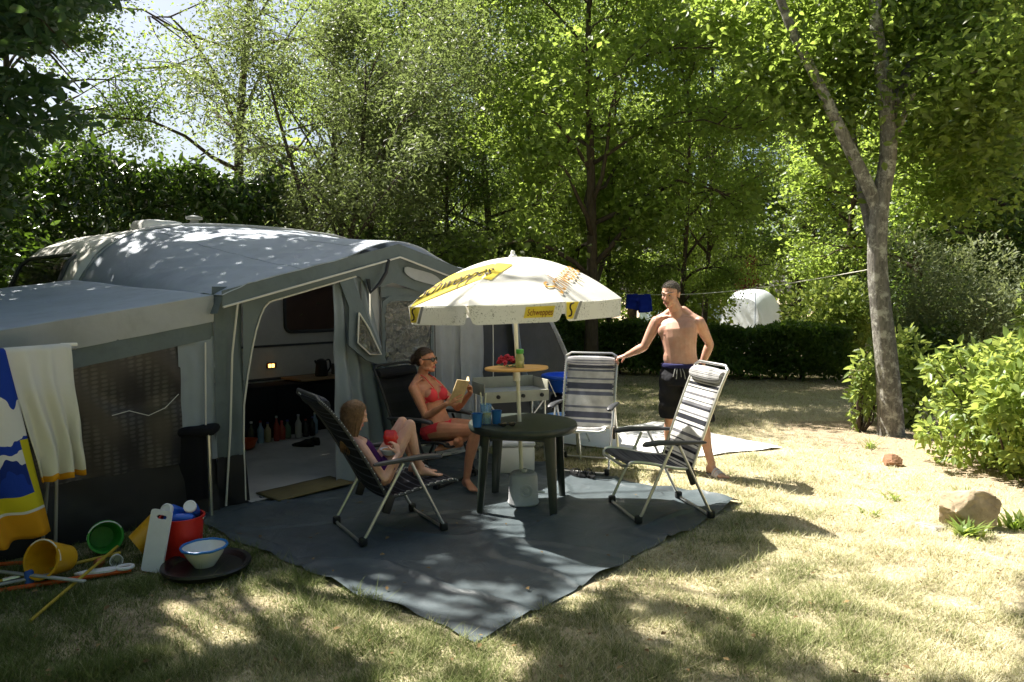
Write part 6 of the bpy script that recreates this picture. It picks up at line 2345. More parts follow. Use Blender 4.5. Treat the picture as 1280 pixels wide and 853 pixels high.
def bark(name, c0, c1, lichen=None, scale=9.0):
    m = mat(name, c0, rough=0.95, spec=0.15, var=0.25, vs=scale)
    nt = m.node_tree
    b = nt.nodes['Principled BSDF']
    tc = nt.nodes.new('ShaderNodeTexCoord')
    mp = nt.nodes.new('ShaderNodeMapping')
    mp.inputs['Scale'].default_value = (scale * 2.5, scale * 2.5, scale * 0.6)
    nt.links.new(tc.outputs['Object'], mp.inputs[0])
    n = noise_node(nt, 1.0, 6, 0.7, vec=mp.outputs[0])
    c = ramp_node(nt, n.outputs[0], [(0.3, c0), (0.7, c1)])
    if lichen:
        n2 = noise_node(nt, 8.0, 6, 0.75)
        sp = nt.nodes.new('ShaderNodeSeparateXYZ')
        nt.links.new(tc.outputs['Object'], sp.inputs[0])
        c = mix_node(nt, c, lichen, ramp_node(nt, n2.outputs[0], [(0.50, (0, 0, 0)), (0.60, (0.8, 0.8, 0.8))]))
    nt.links.new(c, b.inputs['Base Color'])
    bn = nt.nodes.new('ShaderNodeBump')
    bn.inputs['Strength'].default_value = 0.9
    bn.inputs['Distance'].default_value = 0.03
    nt.links.new(n.outputs[0], bn.inputs['Height'])
    nt.links.new(bn.outputs[0], b.inputs['Normal'])
    return m


BARK_G = bark('bark_grey_lichen', (0.075, 0.07, 0.06), (0.26, 0.245, 0.215), (0.46, 0.455, 0.40), scale=14.0)
BARK_D = bark('bark_dark', (0.045, 0.036, 0.027), (0.11, 0.088, 0.066))

LF_BRIGHT = leafmat('leaf_bright', (0.055, 0.09, 0.018), (0.115, 0.155, 0.034), (0.48, 0.64, 0.11), 0.54)
LF_YELLOW = leafmat('leaf_yellow_green', (0.055, 0.085, 0.016), (0.10, 0.135, 0.03), (0.42, 0.58, 0.12), 0.5)
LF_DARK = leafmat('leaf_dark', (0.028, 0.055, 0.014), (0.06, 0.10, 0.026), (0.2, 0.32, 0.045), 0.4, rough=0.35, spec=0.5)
LF_OLIVE = leafmat('leaf_olive_willow', (0.05, 0.07, 0.022), (0.105, 0.125, 0.048), (0.29, 0.37, 0.11), 0.42, rough=0.5)
LF_MID = leafmat('leaf_mid', (0.045, 0.078, 0.018), (0.10, 0.138, 0.034), (0.43, 0.59, 0.105), 0.53)
LF_LAUREL = leafmat('leaf_laurel', (0.016, 0.036, 0.009), (0.038, 0.072, 0.015), (0.17, 0.30, 0.025), 0.26, rough=0.3, spec=0.5)
LF_HEDGE = leafmat('leaf_low_hedge', (0.045, 0.085, 0.02), (0.10, 0.155, 0.036), (0.30, 0.46, 0.06), 0.4, rough=0.38)
LF_BUSH = leafmat('leaf_light_bush', (0.10, 0.16, 0.035), (0.19, 0.26, 0.075), (0.62, 0.74, 0.16), 0.46, rough=0.4)
LF_SILVER = leafmat('leaf_silver_shrub', (0.10, 0.135, 0.065), (0.19, 0.22, 0.12), (0.4, 0.46, 0.18), 0.42, rough=0.55)
LF_RED = leafmat('leaf_copper', (0.09, 0.012, 0.018), (0.16, 0.025, 0.03), (0.36, 0.05, 0.05), 0.4)
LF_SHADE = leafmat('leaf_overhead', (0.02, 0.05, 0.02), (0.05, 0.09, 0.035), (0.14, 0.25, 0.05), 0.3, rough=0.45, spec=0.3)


def grow(rng, H, Rr, z0, n_limb, trunk_r, lean=0.0, fork=0, nsub=5, rise=(20, 55), base_split=0):
    """trunk, boughs and the places where leaves hang"""
    tmb, bmb = MB(), MB()
    clusters = []
    stems = []
    ns = max(1, base_split)
    for s in range(ns):
        a = rng.uniform(0, 6.28) if ns == 1 else 2 * math.pi * s / ns + rng.uniform(-.3, .3)
        sp = 0 if ns == 1 else Rr * 0.42
        pts = []
        n = 9
        w1, w2 = rng.uniform(0, 6, 2)
        for i in range(n):
            f = i / (n - 1)
            q = Vector((math.cos(a) * sp * f ** 1.2 + lean * f * H + 0.035 * H * 0.4 * math.sin(w1 + f * 5), math.sin(a) * sp * f ** 1.2 + 0.012 * H * math.sin(w2 + f * 6), f * H * (0.93 if ns == 1 else 0.85)))
            if i == 0:
                q.z = -0.05
            pts.append(q)
        tr = trunk_r * (1 if ns == 1 else 0.62)
        rad = [tr * (1.35 if i == 0 else 1.08 if i == 1 else 1.0) * (1 - 0.86 * (i / (n - 1)) ** 0.9) + 0.006 for i in range(n)]
        tmb.tube(pts, rad, 9)
        stems.append((pts, rad))
    for i in range(n_limb):
        pts, rad = stems[i % ns]
        f = (z0 / H) + (0.97 - z0 / H) * ((i + rng.random()) / n_limb)
        k = min(f / 1.0, 0.999) * 8
        j = min(int(k), 7)
        p = pts[j].lerp(pts[j + 1], k - j)
        r = (rad[j] * (1 - k + j) + rad[j + 1] * (k - j)) * 0.55
        az = i * 2.399 + rng.uniform(-.5, .5)
        prof = math.sqrt(max(0.03, 1 - ((f - 0.52) / 0.55) ** 2))
        L = Rr * (0.35 + 0.75 * prof) * rng.uniform(0.8, 1.15)
        el = R(rng.uniform(*rise)) * (0.6 + 0.7 * f)
        d = Vector((math.cos(az) * math.cos(el), math.sin(az) * math.cos(el), math.sin(el)))
        path = [p]
        for q in range(5):
            d = (d + Vector(rng.normal(size=3) * 0.16) + Vector((0, 0, -0.05 * q))).normalized()
            path.append(path[-1] + d * (L / 5))
        bmb.tube(path, [max(0.006, r * (1 - 0.17 * q)) for q in range(6)], 6)
        for s in range(nsub):
            t = rng.uniform(1.2, 5)
            jj = min(int(t), 4)
            b = path[jj].lerp(path[jj + 1], t - jj)
            dd = (d + Vector(rng.normal(size=3) * 0.75) + Vector((0, 0, 0.1))).normalized()
            sl = L * rng.uniform(0.22, 0.45)
            e = b + dd * sl
            mid = b + dd * sl * 0.5 + Vector(rng.normal(size=3) * 0.05 * sl)
            bmb.tube([b, mid, e], [max(0.005, r * 0.35), max(0.004, r * 0.22), 0.003], 4, cap=False)
            for c in (mid, e, mid.lerp(e, rng.random())):
                clusters.append(c)
        clusters.append(path[-1])
    return tmb, bmb, np.array([tuple(c) for c in clusters])


def mesh_of(name, mb, m, smooth=True):
    o = obj(name, mb, m, None, smooth=False, fix=False)
    me = o.data
    if smooth:
        me.polygons.foreach_set('use_smooth', np.ones(len(me.polygons), dtype=bool))
    bpy.data.objects.remove(o)
    return me


PROTO = {}


def proto(key, seed, H, Rr, z0, n_limb, trunk_r, leaves, lL, lW, sig, lm, bm_, **kw):
    rng = np.random.default_rng(seed)
    sc_kw = {k: kw.pop(k) for k in ('droop', 'up', 'flat') if k in kw}
    t, b, C = grow(rng, H, Rr, z0, n_limb, trunk_r, **kw)
    a = scatter(rng, C, sig, leaves, lL, lW, **sc_kw)
    keep = a[0][:, 2] > 0.15
    v, f, tn = leaf_arrays(*[q[keep] for q in a])
    PROTO[key] = (mesh_of('trunk', t, bm_), mesh_of('branches', b, bm_), fast_mesh('crown', v, f, tn, lm))


# leafy kinds: slender wood tree, airy tall tree, bushy willow, broad-leaved tree, dark tree
proto('slender', 1, 10.5, 2.1, 1.6, 30, 0.10, 40000, 0.08, 0.047, 0.22, LF_MID, BARK_D, nsub=5)
proto('slender2', 2, 11.5, 2.3, 2.2, 30, 0.12, 40000, 0.08, 0.047, 0.23, LF_BRIGHT, BARK_D, nsub=5)
proto('yellow', 3, 11.0, 2.0, 2.0, 28, 0.10, 38000, 0.072, 0.042, 0.22, LF_YELLOW, BARK_D, nsub=5)
proto('airy', 4, 14.0, 4.2, 4.6, 24, 0.17, 13500, 0.085, 0.04, 0.28, LF_MID, BARK_D, nsub=6, rise=(5, 50), flat=0.4)
proto('willow', 5, 6.3, 2.5, 0.6, 42, 0.12, 95000, 0.085, 0.03, 0.25, LF_OLIVE, BARK_D, nsub=6, base_split=4, droop=0.5)
proto('broad', 6, 9.5, 2.6, 1.8, 28, 0.13, 30000, 0.115, 0.085, 0.25, LF_BRIGHT, BARK_D, nsub=5)
proto('dark', 7, 10.5, 3.0, 1.0, 30, 0.16, 40000, 0.10, 0.06, 0.28, LF_DARK, BARK_D, nsub=6)


def plant_tree(key, px, y, s, rz, label, group=None, name='tree', sz=None):
    x = (px - 640) / 900.0 * (y * math.cos(PITCH))
    t = thing(name, label, 'tree', (x, y, 0), R(rz), group)
    for nm, me in zip(('trunk', 'branches', 'crown'), PROTO[key]):
        o = link(nm, me, t)
    t.scale = (s, s, sz or s)
    return t


G_W = 'trees of the wood behind the hedge'
plant_tree('willow', 425, 12.6, 1.0, 20, 'bushy olive green willow right behind the awning roof', G_W)
plant_tree('airy', 315, 18.5, 1.0, 60, 'tall airy tree with dark bare stems against the sky above the caravan', G_W)
plant_tree('yellow', 610, 15.5, 1.0, 10, 'yellow green tree rising above the awning gable and left of the parasol tip', G_W)
plant_tree('broad', 738, 13.6, 0.97, 40, 'broad-leaved bright tree whose trunk stands just right of the parasol tip', G_W)
plant_tree('slender', 870, 29.0, 1.5, 75, 'tall slender tree deep in the wood above the head of the man', G_W)
plant_tree('slender2', 690, 32.0, 1.2, 130, 'slender tree between the parasol and the broad-leaved tree behind', G_W)
plant_tree('slender', 1018, 26.0, 1.35, 200, 'slender tree with a thin pale stem at the right edge of the far pale tent', G_W)
plant_tree('slender2', 795, 28.0, 1.35, 260, 'slender bright tree between the parasol and the man, deeper in the wood', G_W)
plant_tree('dark', 1290, 15.8, 0.95, 15, 'dark dense tree filling the upper right corner', G_W)
plant_tree('broad', 1150, 17.8, 1.1, 300, 'broad-leaved tree just right of the forked tree, behind the silvery shrub', G_W)
plant_tree('yellow', 520, 21.0, 1.1, 100, 'yellow green tree behind the bushy willow, towards the parasol', G_W)
plant_tree('slender2', 675, 21.5, 1.12, 330, 'slender bright tree behind the parasol tip, deeper in the wood', G_W)
plant_tree('slender', 1060, 22.0, 1.15, 45, 'slender tree just left of the forked tree, deeper in the wood', G_W)
plant_tree('dark', 20, 15.0, 0.9, 80, 'dark dense tree at the left edge rising over the tall hedge', G_W)
plant_tree('dark', 560, 14.2, 0.5, 220, 'low dark-leaved tree pressed against the far end of the awning', G_W)
plant_tree('dark', 1330, 19.0, 1.1, 190, 'dark dense tree at the right edge beyond the lawn strip', G_W)
plant_tree('slender2', 430, 24.0, 1.15, 20, 'slender bright tree far behind the bushy willow', G_W)
plant_tree('slender', 505, 18.0, 1.0, 140, 'slender mid green tree filling the gap right of the bushy willow', G_W)
plant_tree('slender2', 718, 30.0, 1.15, 170, 'slender bright tree close behind the broad-leaved tree at the parasol', G_W)
plant_tree('dark', 655, 34.0, 1.15, 60, 'dark tree deep in the wood straight above the parasol tip', G_W)
plant_tree('dark', 1000, 32.0, 1.3, 260, 'dark tree deep in the wood between the man and the forked tree', G_W)
plant_tree('slender', 853, 15.2, 0.6, 20, 'young dark-stemmed tree just right of the head of the man', G_W, sz=0.85)
plant_tree('slender2', 884, 16.2, 0.55, 250, 'young slim tree between the man and the far pale tent', G_W, sz=0.9)
plant_tree('slender', 765, 15.6, 0.6, 120, 'young slim tree beside the blue garment on the line', G_W, sz=0.9)


def foliage_obj(name, a, m, parent=None, oval=False):
    v, f, tn = leaf_arrays(*a, oval=oval)
    return link(name, fast_mesh(name, v, f, tn, m), parent)


# ---- the wood beyond, and an added leaf ring out of view
def wood_and_shade_ring():
    rng = np.random.default_rng(77)
    n = 52000
    x = rng.uniform(-46, 52, n)
    y = rng.uniform(27, 40, n)
    top = 7.6 + 1.6 * np.sin(x * 0.31) + 1.1 * np.sin(x * 0.83 + 2) + 0.7 * np.sin(x * 1.9)
    top = np.where(x < -11, top * 0.5, top)
    z = top * rng.random(n) ** 0.8
    # added leaf ring, unseen behind and beside the viewer, that cuts down sky light
    m_ = 30000
    az = np.radians(rng.uniform(98, 268, m_))
    rr = rng.uniform(9.5, 15, m_)
    hz = (8.5 + 1.5 * np.sin(az * 9) + np.sin(az * 23)) * rng.random(m_) ** 0.75
    x = np.concatenate([x, np.sin(az) * rr])
    y = np.concatenate([y, 1.5 + np.cos(az) * rr])
    z = np.concatenate([z, hz])
    n += m_
    C = np.stack([x, y, z], 1)
    C += rng.normal(size=C.shape) * 0.3
    C[:, 2] = np.maximum(C[:, 2], 0.1)
    D = rng.normal(size=C.shape)
    N = rng.normal(size=C.shape)
    N[:, 2] += 0.8
    k = 0.7 + 0.6 * rng.random(n)
    o = foliage_obj('woodland_and_shade_ring', (C, D, N, 0.34 * k, 0.22 * k, np.clip(0.5 + 0.3 * np.sin(x * 1.3 + z) + rng.normal(size=n) * 0.2, 0, 1)), LF_MID)
    kind(o, 'stuff')
    o['label'] = 'leafy wood far behind the trees, with an added unseen leaf ring dimming sky light'


wood_and_shade_ring()


# ---- hedges
def hedge(name, label, A, B, h, w, n, leafL, leafW, m, seed, topvar=0.2, gap=0.0, stem=True, tint0=0.5):
    rng = np.random.default_rng(seed)
    A, B = np.array(A), np.array(B)
    L = np.linalg.norm(B - A)
    d = (B - A) / L
    nv = np.array([-d[1], d[0]])
    u = rng.random(n)
    ph = rng.uniform(0, 6, 4)
    hh = h * (1 + topvar * (0.5 * np.sin(u * L * 1.7 + ph[0]) + 0.5 * np.sin(u * L * 4.1 + ph[1])))
    v = rng.uniform(-1, 1, n)
    zz = rng.random(n)
    # most leaves near the faces and the top
    shell = rng.random(n)
    v = np.where(shell < 0.55, np.sign(v) * (1 - 0.16 * np.abs(rng.normal(size=n))), v)
    zz = np.where(shell > 0.8, 1 - 0.10 * np.abs(rng.normal(size=n)), zz)
    bul = 1 + 0.22 * np.sin(u * L * 2.3 + ph[2] + zz * 3) + 0.12 * np.sin(u * L * 6.1 + ph[3] + zz * 7)
    low = gap + (1 - gap) * zz
    C2 = A[None, :] + d[None, :] * (u * L)[:, None] + nv[None, :] * (v * w / 2 * bul * (0.75 + 0.25 * np.sqrt(1 - (2 * zz - 1) ** 2 * 0.6)))[:, None]
    C = np.concatenate([C2, (low * hh)[:, None]], 1)
    C += rng.normal(size=C.shape) * leafL * 0.35
    C[:, 2] = np.maximum(C[:, 2], 0.03)
    D = rng.normal(size=C.shape) * 0.8
    D[:, :2] += nv[None, :] * np.sign(v)[:, None] * 0.7
    D[:, 2] -= 0.15
    N = rng.normal(size=C.shape) * 0.6
    N[:, 2] += 0.7
    N[:, :2] += nv[None, :] * np.sign(v)[:, None] * 0.6
    k = 0.65 + 0.7 * rng.random(n)
    t = np.clip(tint0 + 0.22 * np.sin(u * L * 3 + zz * 5) + rng.normal(size=n) * 0.22, 0, 1)
    keep = shade_keep(C, rng)
    mid = (A + B) / 2
    root = thing(name, label, 'hedge', (mid[0], mid[1], 0))
    C = C - np.array([mid[0], mid[1], 0])
    foliage_obj('foliage', tuple(q[keep] for q in (C, D, N, leafL * k, leafW * k, t)), m, root, True)
    if stem:
        mb = MB()
        for i in range(int(L * 3.5)):
            f = (i + rng.random()) / (L * 3.5)
            p = A + d * L * f + nv * rng.uniform(-.2, .2) * w - mid
            q = Vector((p[0], p[1], 0))
            for s in range(2):
                e = Vector((p[0] + rng.uniform(-.25, .25), p[1] + rng.uniform(-.25, .25), h * rng.uniform(0.6, 0.92)))
                mb.tube([q - Vector((0, 0, 0.03)), q.lerp(e, 0.5) + Vector(rng.normal(size=3) * 0.03), e], [0.018, 0.012, 0.005], 5)
        kind(obj('stems', mb, BARK_D, root, auto=180), 'stuff')
    return root


hedge('hedge', 'low clipped dark green hedge running behind the man and the striped chairs', (0.3, 15.9), (6.5, 13.9), 1.04, 0.95, 34000, 0.085, 0.05, LF_HEDGE, 21, topvar=0.08, gap=0.12)
hedge('hedge', 'tall glossy laurel hedge behind the caravan at the left', (-12.5, 10.6), (-4.0, 12.6), 3.75, 1.6, 42000, 0.15, 0.065, LF_LAUREL, 22, topvar=0.07)
hedge('hedge', 'tall dark laurel hedge added out of view at the left to deepen the shade', (-7.3, 9.9), (-4.9, 1.6), 4.0, 1.4, 36000, 0.14, 0.065, LF_LAUREL, 24, topvar=0.1)  # added hedge, just out of view, that holds back sky light from the left
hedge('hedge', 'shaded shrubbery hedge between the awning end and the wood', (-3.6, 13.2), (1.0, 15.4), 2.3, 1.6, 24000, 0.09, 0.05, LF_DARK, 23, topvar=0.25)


def shrub(name, label, c, rad, n, leafL, leafW, m, seed, lumps=9, cat='bush', up=0.7, individual=0, stemcol=None, group=None, droop=0.1):
    rng = np.random.default_rng(seed)
    cs = []
    for i in range(lumps):
        a = rng.uniform(0, 6.28)
        e = rng.uniform(0.0, 1.0)
        rr = rng.uniform(0.25, 0.72)
        cs.append([math.cos(a) * rr * rad[0], math.sin(a) * rr * rad[1], rad[2] * (0.25 + 0.55 * e), rng.uniform(0.33, 0.5)])
    cs.append([0, 0, rad[2] * 0.5, 0.62])
    for i in range(16 if individual else 5):
        a = rng.uniform(0, 6.28)
        e = rng.uniform(0.15, 1.0)
        k_ = math.sqrt(max(0.05, 1 - (e * 0.9) ** 2)) * rng.uniform(0.72, 0.96)
        cs.append([math.cos(a) * k_ * rad[0], math.sin(a) * k_ * rad[1], rad[2] * (0.1 + 0.92 * e), rng.uniform(0.07, 0.17)])
    cs = np.array(cs)
    wq = cs[:, 3] ** 1.6
    idx = rng.choice(len(cs), n, p=wq / wq.sum())
    dr = unit(rng.normal(size=(n, 3)))
    rr = np.where(rng.random(n) < 0.72, 1 - 0.14 * np.abs(rng.normal(size=n)), rng.random(n) ** 0.5)
    C = cs[idx, :3] + dr * (rr * cs[idx, 3])[:, None] * np.array(rad)[None, :] * np.array([1, 1, 0.85])
    C[:, 2] = np.abs(C[:, 2]) + 0.03
    D = dr * 0.9 + rng.normal(size=(n, 3)) * 0.7
    D[:, 2] -= droop
    N = rng.normal(size=(n, 3)) * 0.55 + dr * 0.5
    N[:, 2] += up
    k = 0.5 + 0.95 * rng.random(n) ** 1.3
    t = np.clip(0.5 + (rng.random(len(cs))[idx] - 0.5) * 0.4 + rng.normal(size=n) * 0.24, 0, 1)
    root = thing(name, label, cat, (c[0], c[1], 0), 0, group)
    arr = [C, D, N, leafL * k, leafW * k, t]
    if individual:
        # the leaves one can pick apart: those nearest the camera, outermost
        W = C + np.array([c[0], c[1], 0])
        dist = np.linalg.norm(W - np.array([0, 0, CAMZ]), axis=1)
        inview = (np.abs(W[:, 0] / W[:, 1]) < 0.70) & (C[:, 2] > 0.25)
        order = np.argsort(np.where(inview & (k > 1.0), dist, 99))[:individual]
        mask = np.ones(n, bool)
        mask[order] = False
        # a fuller leaf: pointed oval, folded on its midrib
        vs, fs = [], []
        for i, (x, w, zz) in enumerate(((0, 0.0, 0), (0.2, 0.36, 0.01), (0.45, 0.5, 0.0), (0.7, 0.36, -0.03), (1.0, 0.0, -0.12))):
            vs += [(x, -w, zz + w * 0.22), (x, 0, zz), (x, w, zz + w * 0.22)]
        for i in range(4):
            for j in range(2):
                a = i * 3 + j
                fs.append((a, a + 3, a + 4, a + 1))
        protos = []
        for q in range(6):
            protos.append(fast_mesh('leaf', np.array(vs), np.array(fs), np.full(len(vs), q / 5.0), m, smooth=True))
        Du = unit(D)
        Su = unit(np.cross(Du, N))
        Uu = np.cross(Su, Du)
        for i in order:
            o = bpy.data.objects.new('leaf', protos[int(t[i] * 5.99)])
            COL.objects.link(o)
            o.parent = root
            Mx = Matrix((Du[i], Su[i], Uu[i])).transposed().to_4x4()
            Mx = Mx @ Matrix.Diagonal((leafL * k[i], leafW * k[i], leafL * k[i], 1))
            Mx.translation = C[i]
            o.matrix_local = Mx
        arr = [q[mask] for q in arr]
    fo = foliage_obj('foliage', arr, m, root, c[1] < 10)
    if individual:
        fo['kind'] = 'stuff'
    mb = MB()
    for i in range(10):
        a = rng.uniform(0, 6.28)
        j = rng.integers(0, len(cs))
        e = Vector(cs[j, :3])
        s = Vector((0.12 * rad[0] * math.cos(a), 0.12 * rad[1] * math.sin(a), -0.03))
        mb.tube([s, s.lerp(e, 0.5) + Vector(rng.normal(size=3) * 0.05), e], [0.02, 0.013, 0.005], 5)
    kind(obj('stems', mb, stemcol or BARK_D, root, auto=180), 'stuff')
    return root


shrub('bush', 'big bright leafy bush in full sun at the right edge behind the boulder', (4.78, 6.62), (1.18, 1.0, 1.2), 11500, 0.082, 0.05, LF_BUSH, 31, lumps=13, individual=290)
shrub('bush', 'small light green bush at the left foot of the forked tree', (4.25, 8.72), (0.2, 0.2, 0.85), 330, 0.10, 0.05, LF_BUSH, 32, lumps=7)
shrub('bush', 'leafy green bush between the forked tree and the bright right bush', (4.98, 9.1), (0.5, 0.45, 1.2), 1400, 0.10, 0.06, LF_BUSH, 33, lumps=7)
shrub('bush', 'silvery grey green shrub beyond the bright bush, right of the forked tree', (7.55, 12.2), (1.35, 1.0, 2.45), 14000, 0.085, 0.032, LF_SILVER, 34, lumps=12)
shrub('bush', 'rounded sunlit bush behind the low hedge, right of the far pale tent', (7.6, 17.2), (1.15, 0.9, 1.95), 7000, 0.13, 0.075, LF_BUSH, 35)
shrub('bush', 'light green bush cut by the right picture edge above the bright bush', (8.15, 10.6), (1.0, 0.8, 2.35), 5200, 0.11, 0.06, LF_BUSH, 36, lumps=10)
shrub('bush', 'copper red leaved shrub above the far pale tent', (7.75, 23.6), (0.5, 0.45, 2.95), 1500, 0.14, 0.08, LF_RED, 37, lumps=3)
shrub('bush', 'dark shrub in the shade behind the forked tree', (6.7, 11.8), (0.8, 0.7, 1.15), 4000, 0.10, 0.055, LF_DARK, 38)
shrub('bush', 'bright green shrub standing behind the low hedge near the man', (4.6, 19.5), (1.3, 1.0, 2.3), 5200, 0.14, 0.08, LF_BRIGHT, 39)
shrub('bush', 'mid green shrub behind the hedge and right of the parasol', (1.7, 18.5), (1.7, 1.0, 2.6), 6500, 0.14, 0.08, LF_MID, 40)
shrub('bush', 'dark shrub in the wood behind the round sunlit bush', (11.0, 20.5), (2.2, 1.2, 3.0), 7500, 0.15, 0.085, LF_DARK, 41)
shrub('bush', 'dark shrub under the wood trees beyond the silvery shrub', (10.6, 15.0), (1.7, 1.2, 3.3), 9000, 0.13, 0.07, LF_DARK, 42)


# ---- the forked tree at the right
def forked_tree():
    y = 8.5
    P = lambda px, py, dy=0.0: at_depth(px, py, y + dy)
    base = P(1113, 545)
    t = thing('forked_tree', 'grey-barked forked tree leaning over the lawn between the hedge and the bright bush', 'tree', (base.x, base.y, 0))
    o = Vector((base.x, base.y, 0))
    path = [base + Vector((0, 0, -0.12)), P(1113, 520), P(1107, 440), P(1097, 340), P(1099, 265), P(1110, 195), P(1110, 140)]
    s = 8.5 / 900
    mb = MB().tube([p - o for p in catmull(path, 5)], list(np.interp(np.linspace(0, 1, 31), [0, 0.08, 0.3, 0.55, 0.8, 1], [27 * s, 16.5 * s, 13.4 * s, 11.2 * s, 10 * s, 9.5 * s])), 16)
    trunk = obj('trunk', mb, BARK_G, t, auto=180)

    def bough(pts, w0, w1, k=10):
        c = catmull(pts, 5)
        n = len(c)
        return obj('bough', MB().tube([p - o for p in c], list(np.linspace(w0 * s / 2, w1 * s / 2, n)), k), BARK_G, t, auto=180)
    bough([P(1098, 262), P(1086, 235), P(1052, 165), P(1022, 102), P(985, 25), P(960, -60), P(950, -200)], 18, 7)
    bough([P(1110, 150), P(1102, 80), P(1094, 10), P(1098, -120), P(1085, -300)], 20, 8)
    bough([P(1110, 150, 0.02), P(1134, 92, 0.1), P(1162, 42, 0.2), P(1200, -14, 0.3), P(1250, -120, 0.5)], 17, 7)
    bough([P(1122, 165, .05), P(1150, 105, -0.2), P(1190, 95, -0.5), P(1250, 85, -0.9)], 8, 2, 7)
    bough([P(1090, 300, 0.1), P(1068, 190, 0.6), P(1062, 90, 0.9), P(1058, -40, 1.2)], 12, 6, 8)
    rng = np.random.default_rng(91)
    ctr = []
    mb = MB()
    for i in range(230):
        d = unit(rng.normal(size=(1, 3)))[0]
        c = np.array([5.0, 9.3, 7.4]) + d * np.array([3.5, 2.4, 3.0]) * rng.uniform(0.35, 1.0)
        if c[2] < 3.1:
            continue
        ctr.append(c)
        if i % 2 == 0:
            h = rng.uniform(0.3, 0.9)
            a = P(1105, 60) * (1 - h) + P(1110, -250) * h
            e = Vector(c)
            mb.tube([a - o, a.lerp(e, 0.5) + Vector(rng.normal(size=3) * 0.15) - o, e - o], [0.03, 0.016, 0.004], 5)
    # low sprays in view over the lawn
    for px, py, dy in ((870, 60, 1.5), (840, 30, 1.6), (905, 40, .8), (940, 90, .6), (870, 20, .9), (985, 120, .5), (1010, 60, .2), (1035, 130, .4), (1050, 30, .3), (1160, 120, -.3), (1210, 90, -.5), (1250, 60, -.8), (1180, 180, .3), (1230, 160, .1),
                       (1140, 40, .2), (1075, 80, .4), (960, 190, .9), (1010, 215, .8), (1270, 120, -.5), (1195, 40, .2), (820, 45, 1.2), (1220, 30, .5), (1265, 30, .2), (1240, 210, .6), (1200, 240, .8), (1150, 200, .9), (1040, 20, .9), (1000, 20, 1.1), (1120, 20, .9), (1170, 10, .8), (950, 20, 1.2), (1260, 180, .9)):
        for q in range(7):
            p = P(px + rng.uniform(-20, 20), py + rng.uniform(-18, 18), dy + rng.uniform(-.3, .3))
            ctr.append(np.array(p))
    obj('branches', mb, BARK_D, t, auto=180)
    ctr = np.array(ctr)
    a = scatter(rng, ctr, 0.27, 46000, 0.10, 0.058, droop=0.3)
    keep = shade_keep(a[0], rng, 1.0, 0.0)
    a = [q[keep] for q in a]
    a[0] = a[0] - np.array(o)
    foliage_obj('crown', a, LF_BRIGHT, t, True)


forked_tree()


# ---- the tree overhead at the left that shades the pitch
def shade_tree():
    base = Vector((-7.2, 6.6, 0))
    t = thing('shade_tree', 'large dark-leaved tree beyond the left picture edge whose boughs hang into the upper left corner', 'tree', base)
    rng = np.random.default_rng(55)
    path = [Vector((0, 0, -0.1)), Vector((0.05, 0.02, 1.0)), Vector((0.15, 0.1, 2.6)), Vector((0.5, 0.2, 4.2)), Vector((0.9, 0.5, 5.6)), Vector((1.2, 0.7, 7.2))]
    obj('trunk', MB().tube(catmull(path, 4), list(np.linspace(0.24, 0.08, 21)), 12), BARK_D, t, auto=180)
    ctr = []
    mb = MB()
    cc = np.array([-5.0, 7.3, 6.9])
    rad = np.array([4.3, 4.0, 1.7])
    for i in range(330):
        d = unit(rng.normal(size=(1, 3)))[0]
        c = cc + d * rad * rng.uniform(0.15, 1.0) ** 0.6
        ctr.append(c)
        if i % 4 == 0:
            a = path[3].lerp(path[5], rng.random()) + base
            e = Vector(c)
            m_ = a.lerp(e, 0.5) + Vector(rng.normal(size=3) * 0.25)
            mb.tube([a - base, m_ - base, e - base], [0.05, 0.028, 0.006], 5)
    # boughs that droop into the corner of the view
    for i in range(44):
        px = rng.uniform(-60, 105)
        py = rng.uniform(-30, 215) if px < 60 else rng.uniform(-30, 120)
        p = at_depth(px, py, rng.uniform(5.6, 7.4))
        ctr.append(np.array(p))
        if i % 3 == 0:
            a = Vector((-5.6, 6.9, 4.9))
            mb.tube([a - base, a.lerp(p, 0.5) + Vector((0, 0, 0.25)) - base, p - base], [0.03, 0.018, 0.005], 5)
    obj('boughs', mb, BARK_D, t, auto=180)
    ctr = np.array(ctr)
    a = scatter(rng, ctr, 0.30, 46000, 0.115, 0.07, droop=0.3)
    C = a[0]
    keep = shade_keep(C, rng, 1.0, 0.95)
    # the crown stays above the open view, but for the corner
    f = C[:, 1]
    pxs = 640 + 900 * C[:, 0] / f
    pys = 370 - 900 * (C[:, 2] - CAMZ) / f
    rag = 45 * np.sin(pys * 0.045 + 1) + 30 * np.sin(pys * 0.13) + rng.normal(size=len(pxs)) * 16
    keep &= ~((pxs > 85 + rag - np.maximum(0, pys - 60) * 0.25) & (pys > -12) & (pxs < 1300))
    a = [q[keep] for q in a]
    a[0] = a[0] - np.array(base)
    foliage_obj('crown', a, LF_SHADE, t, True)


shade_tree()


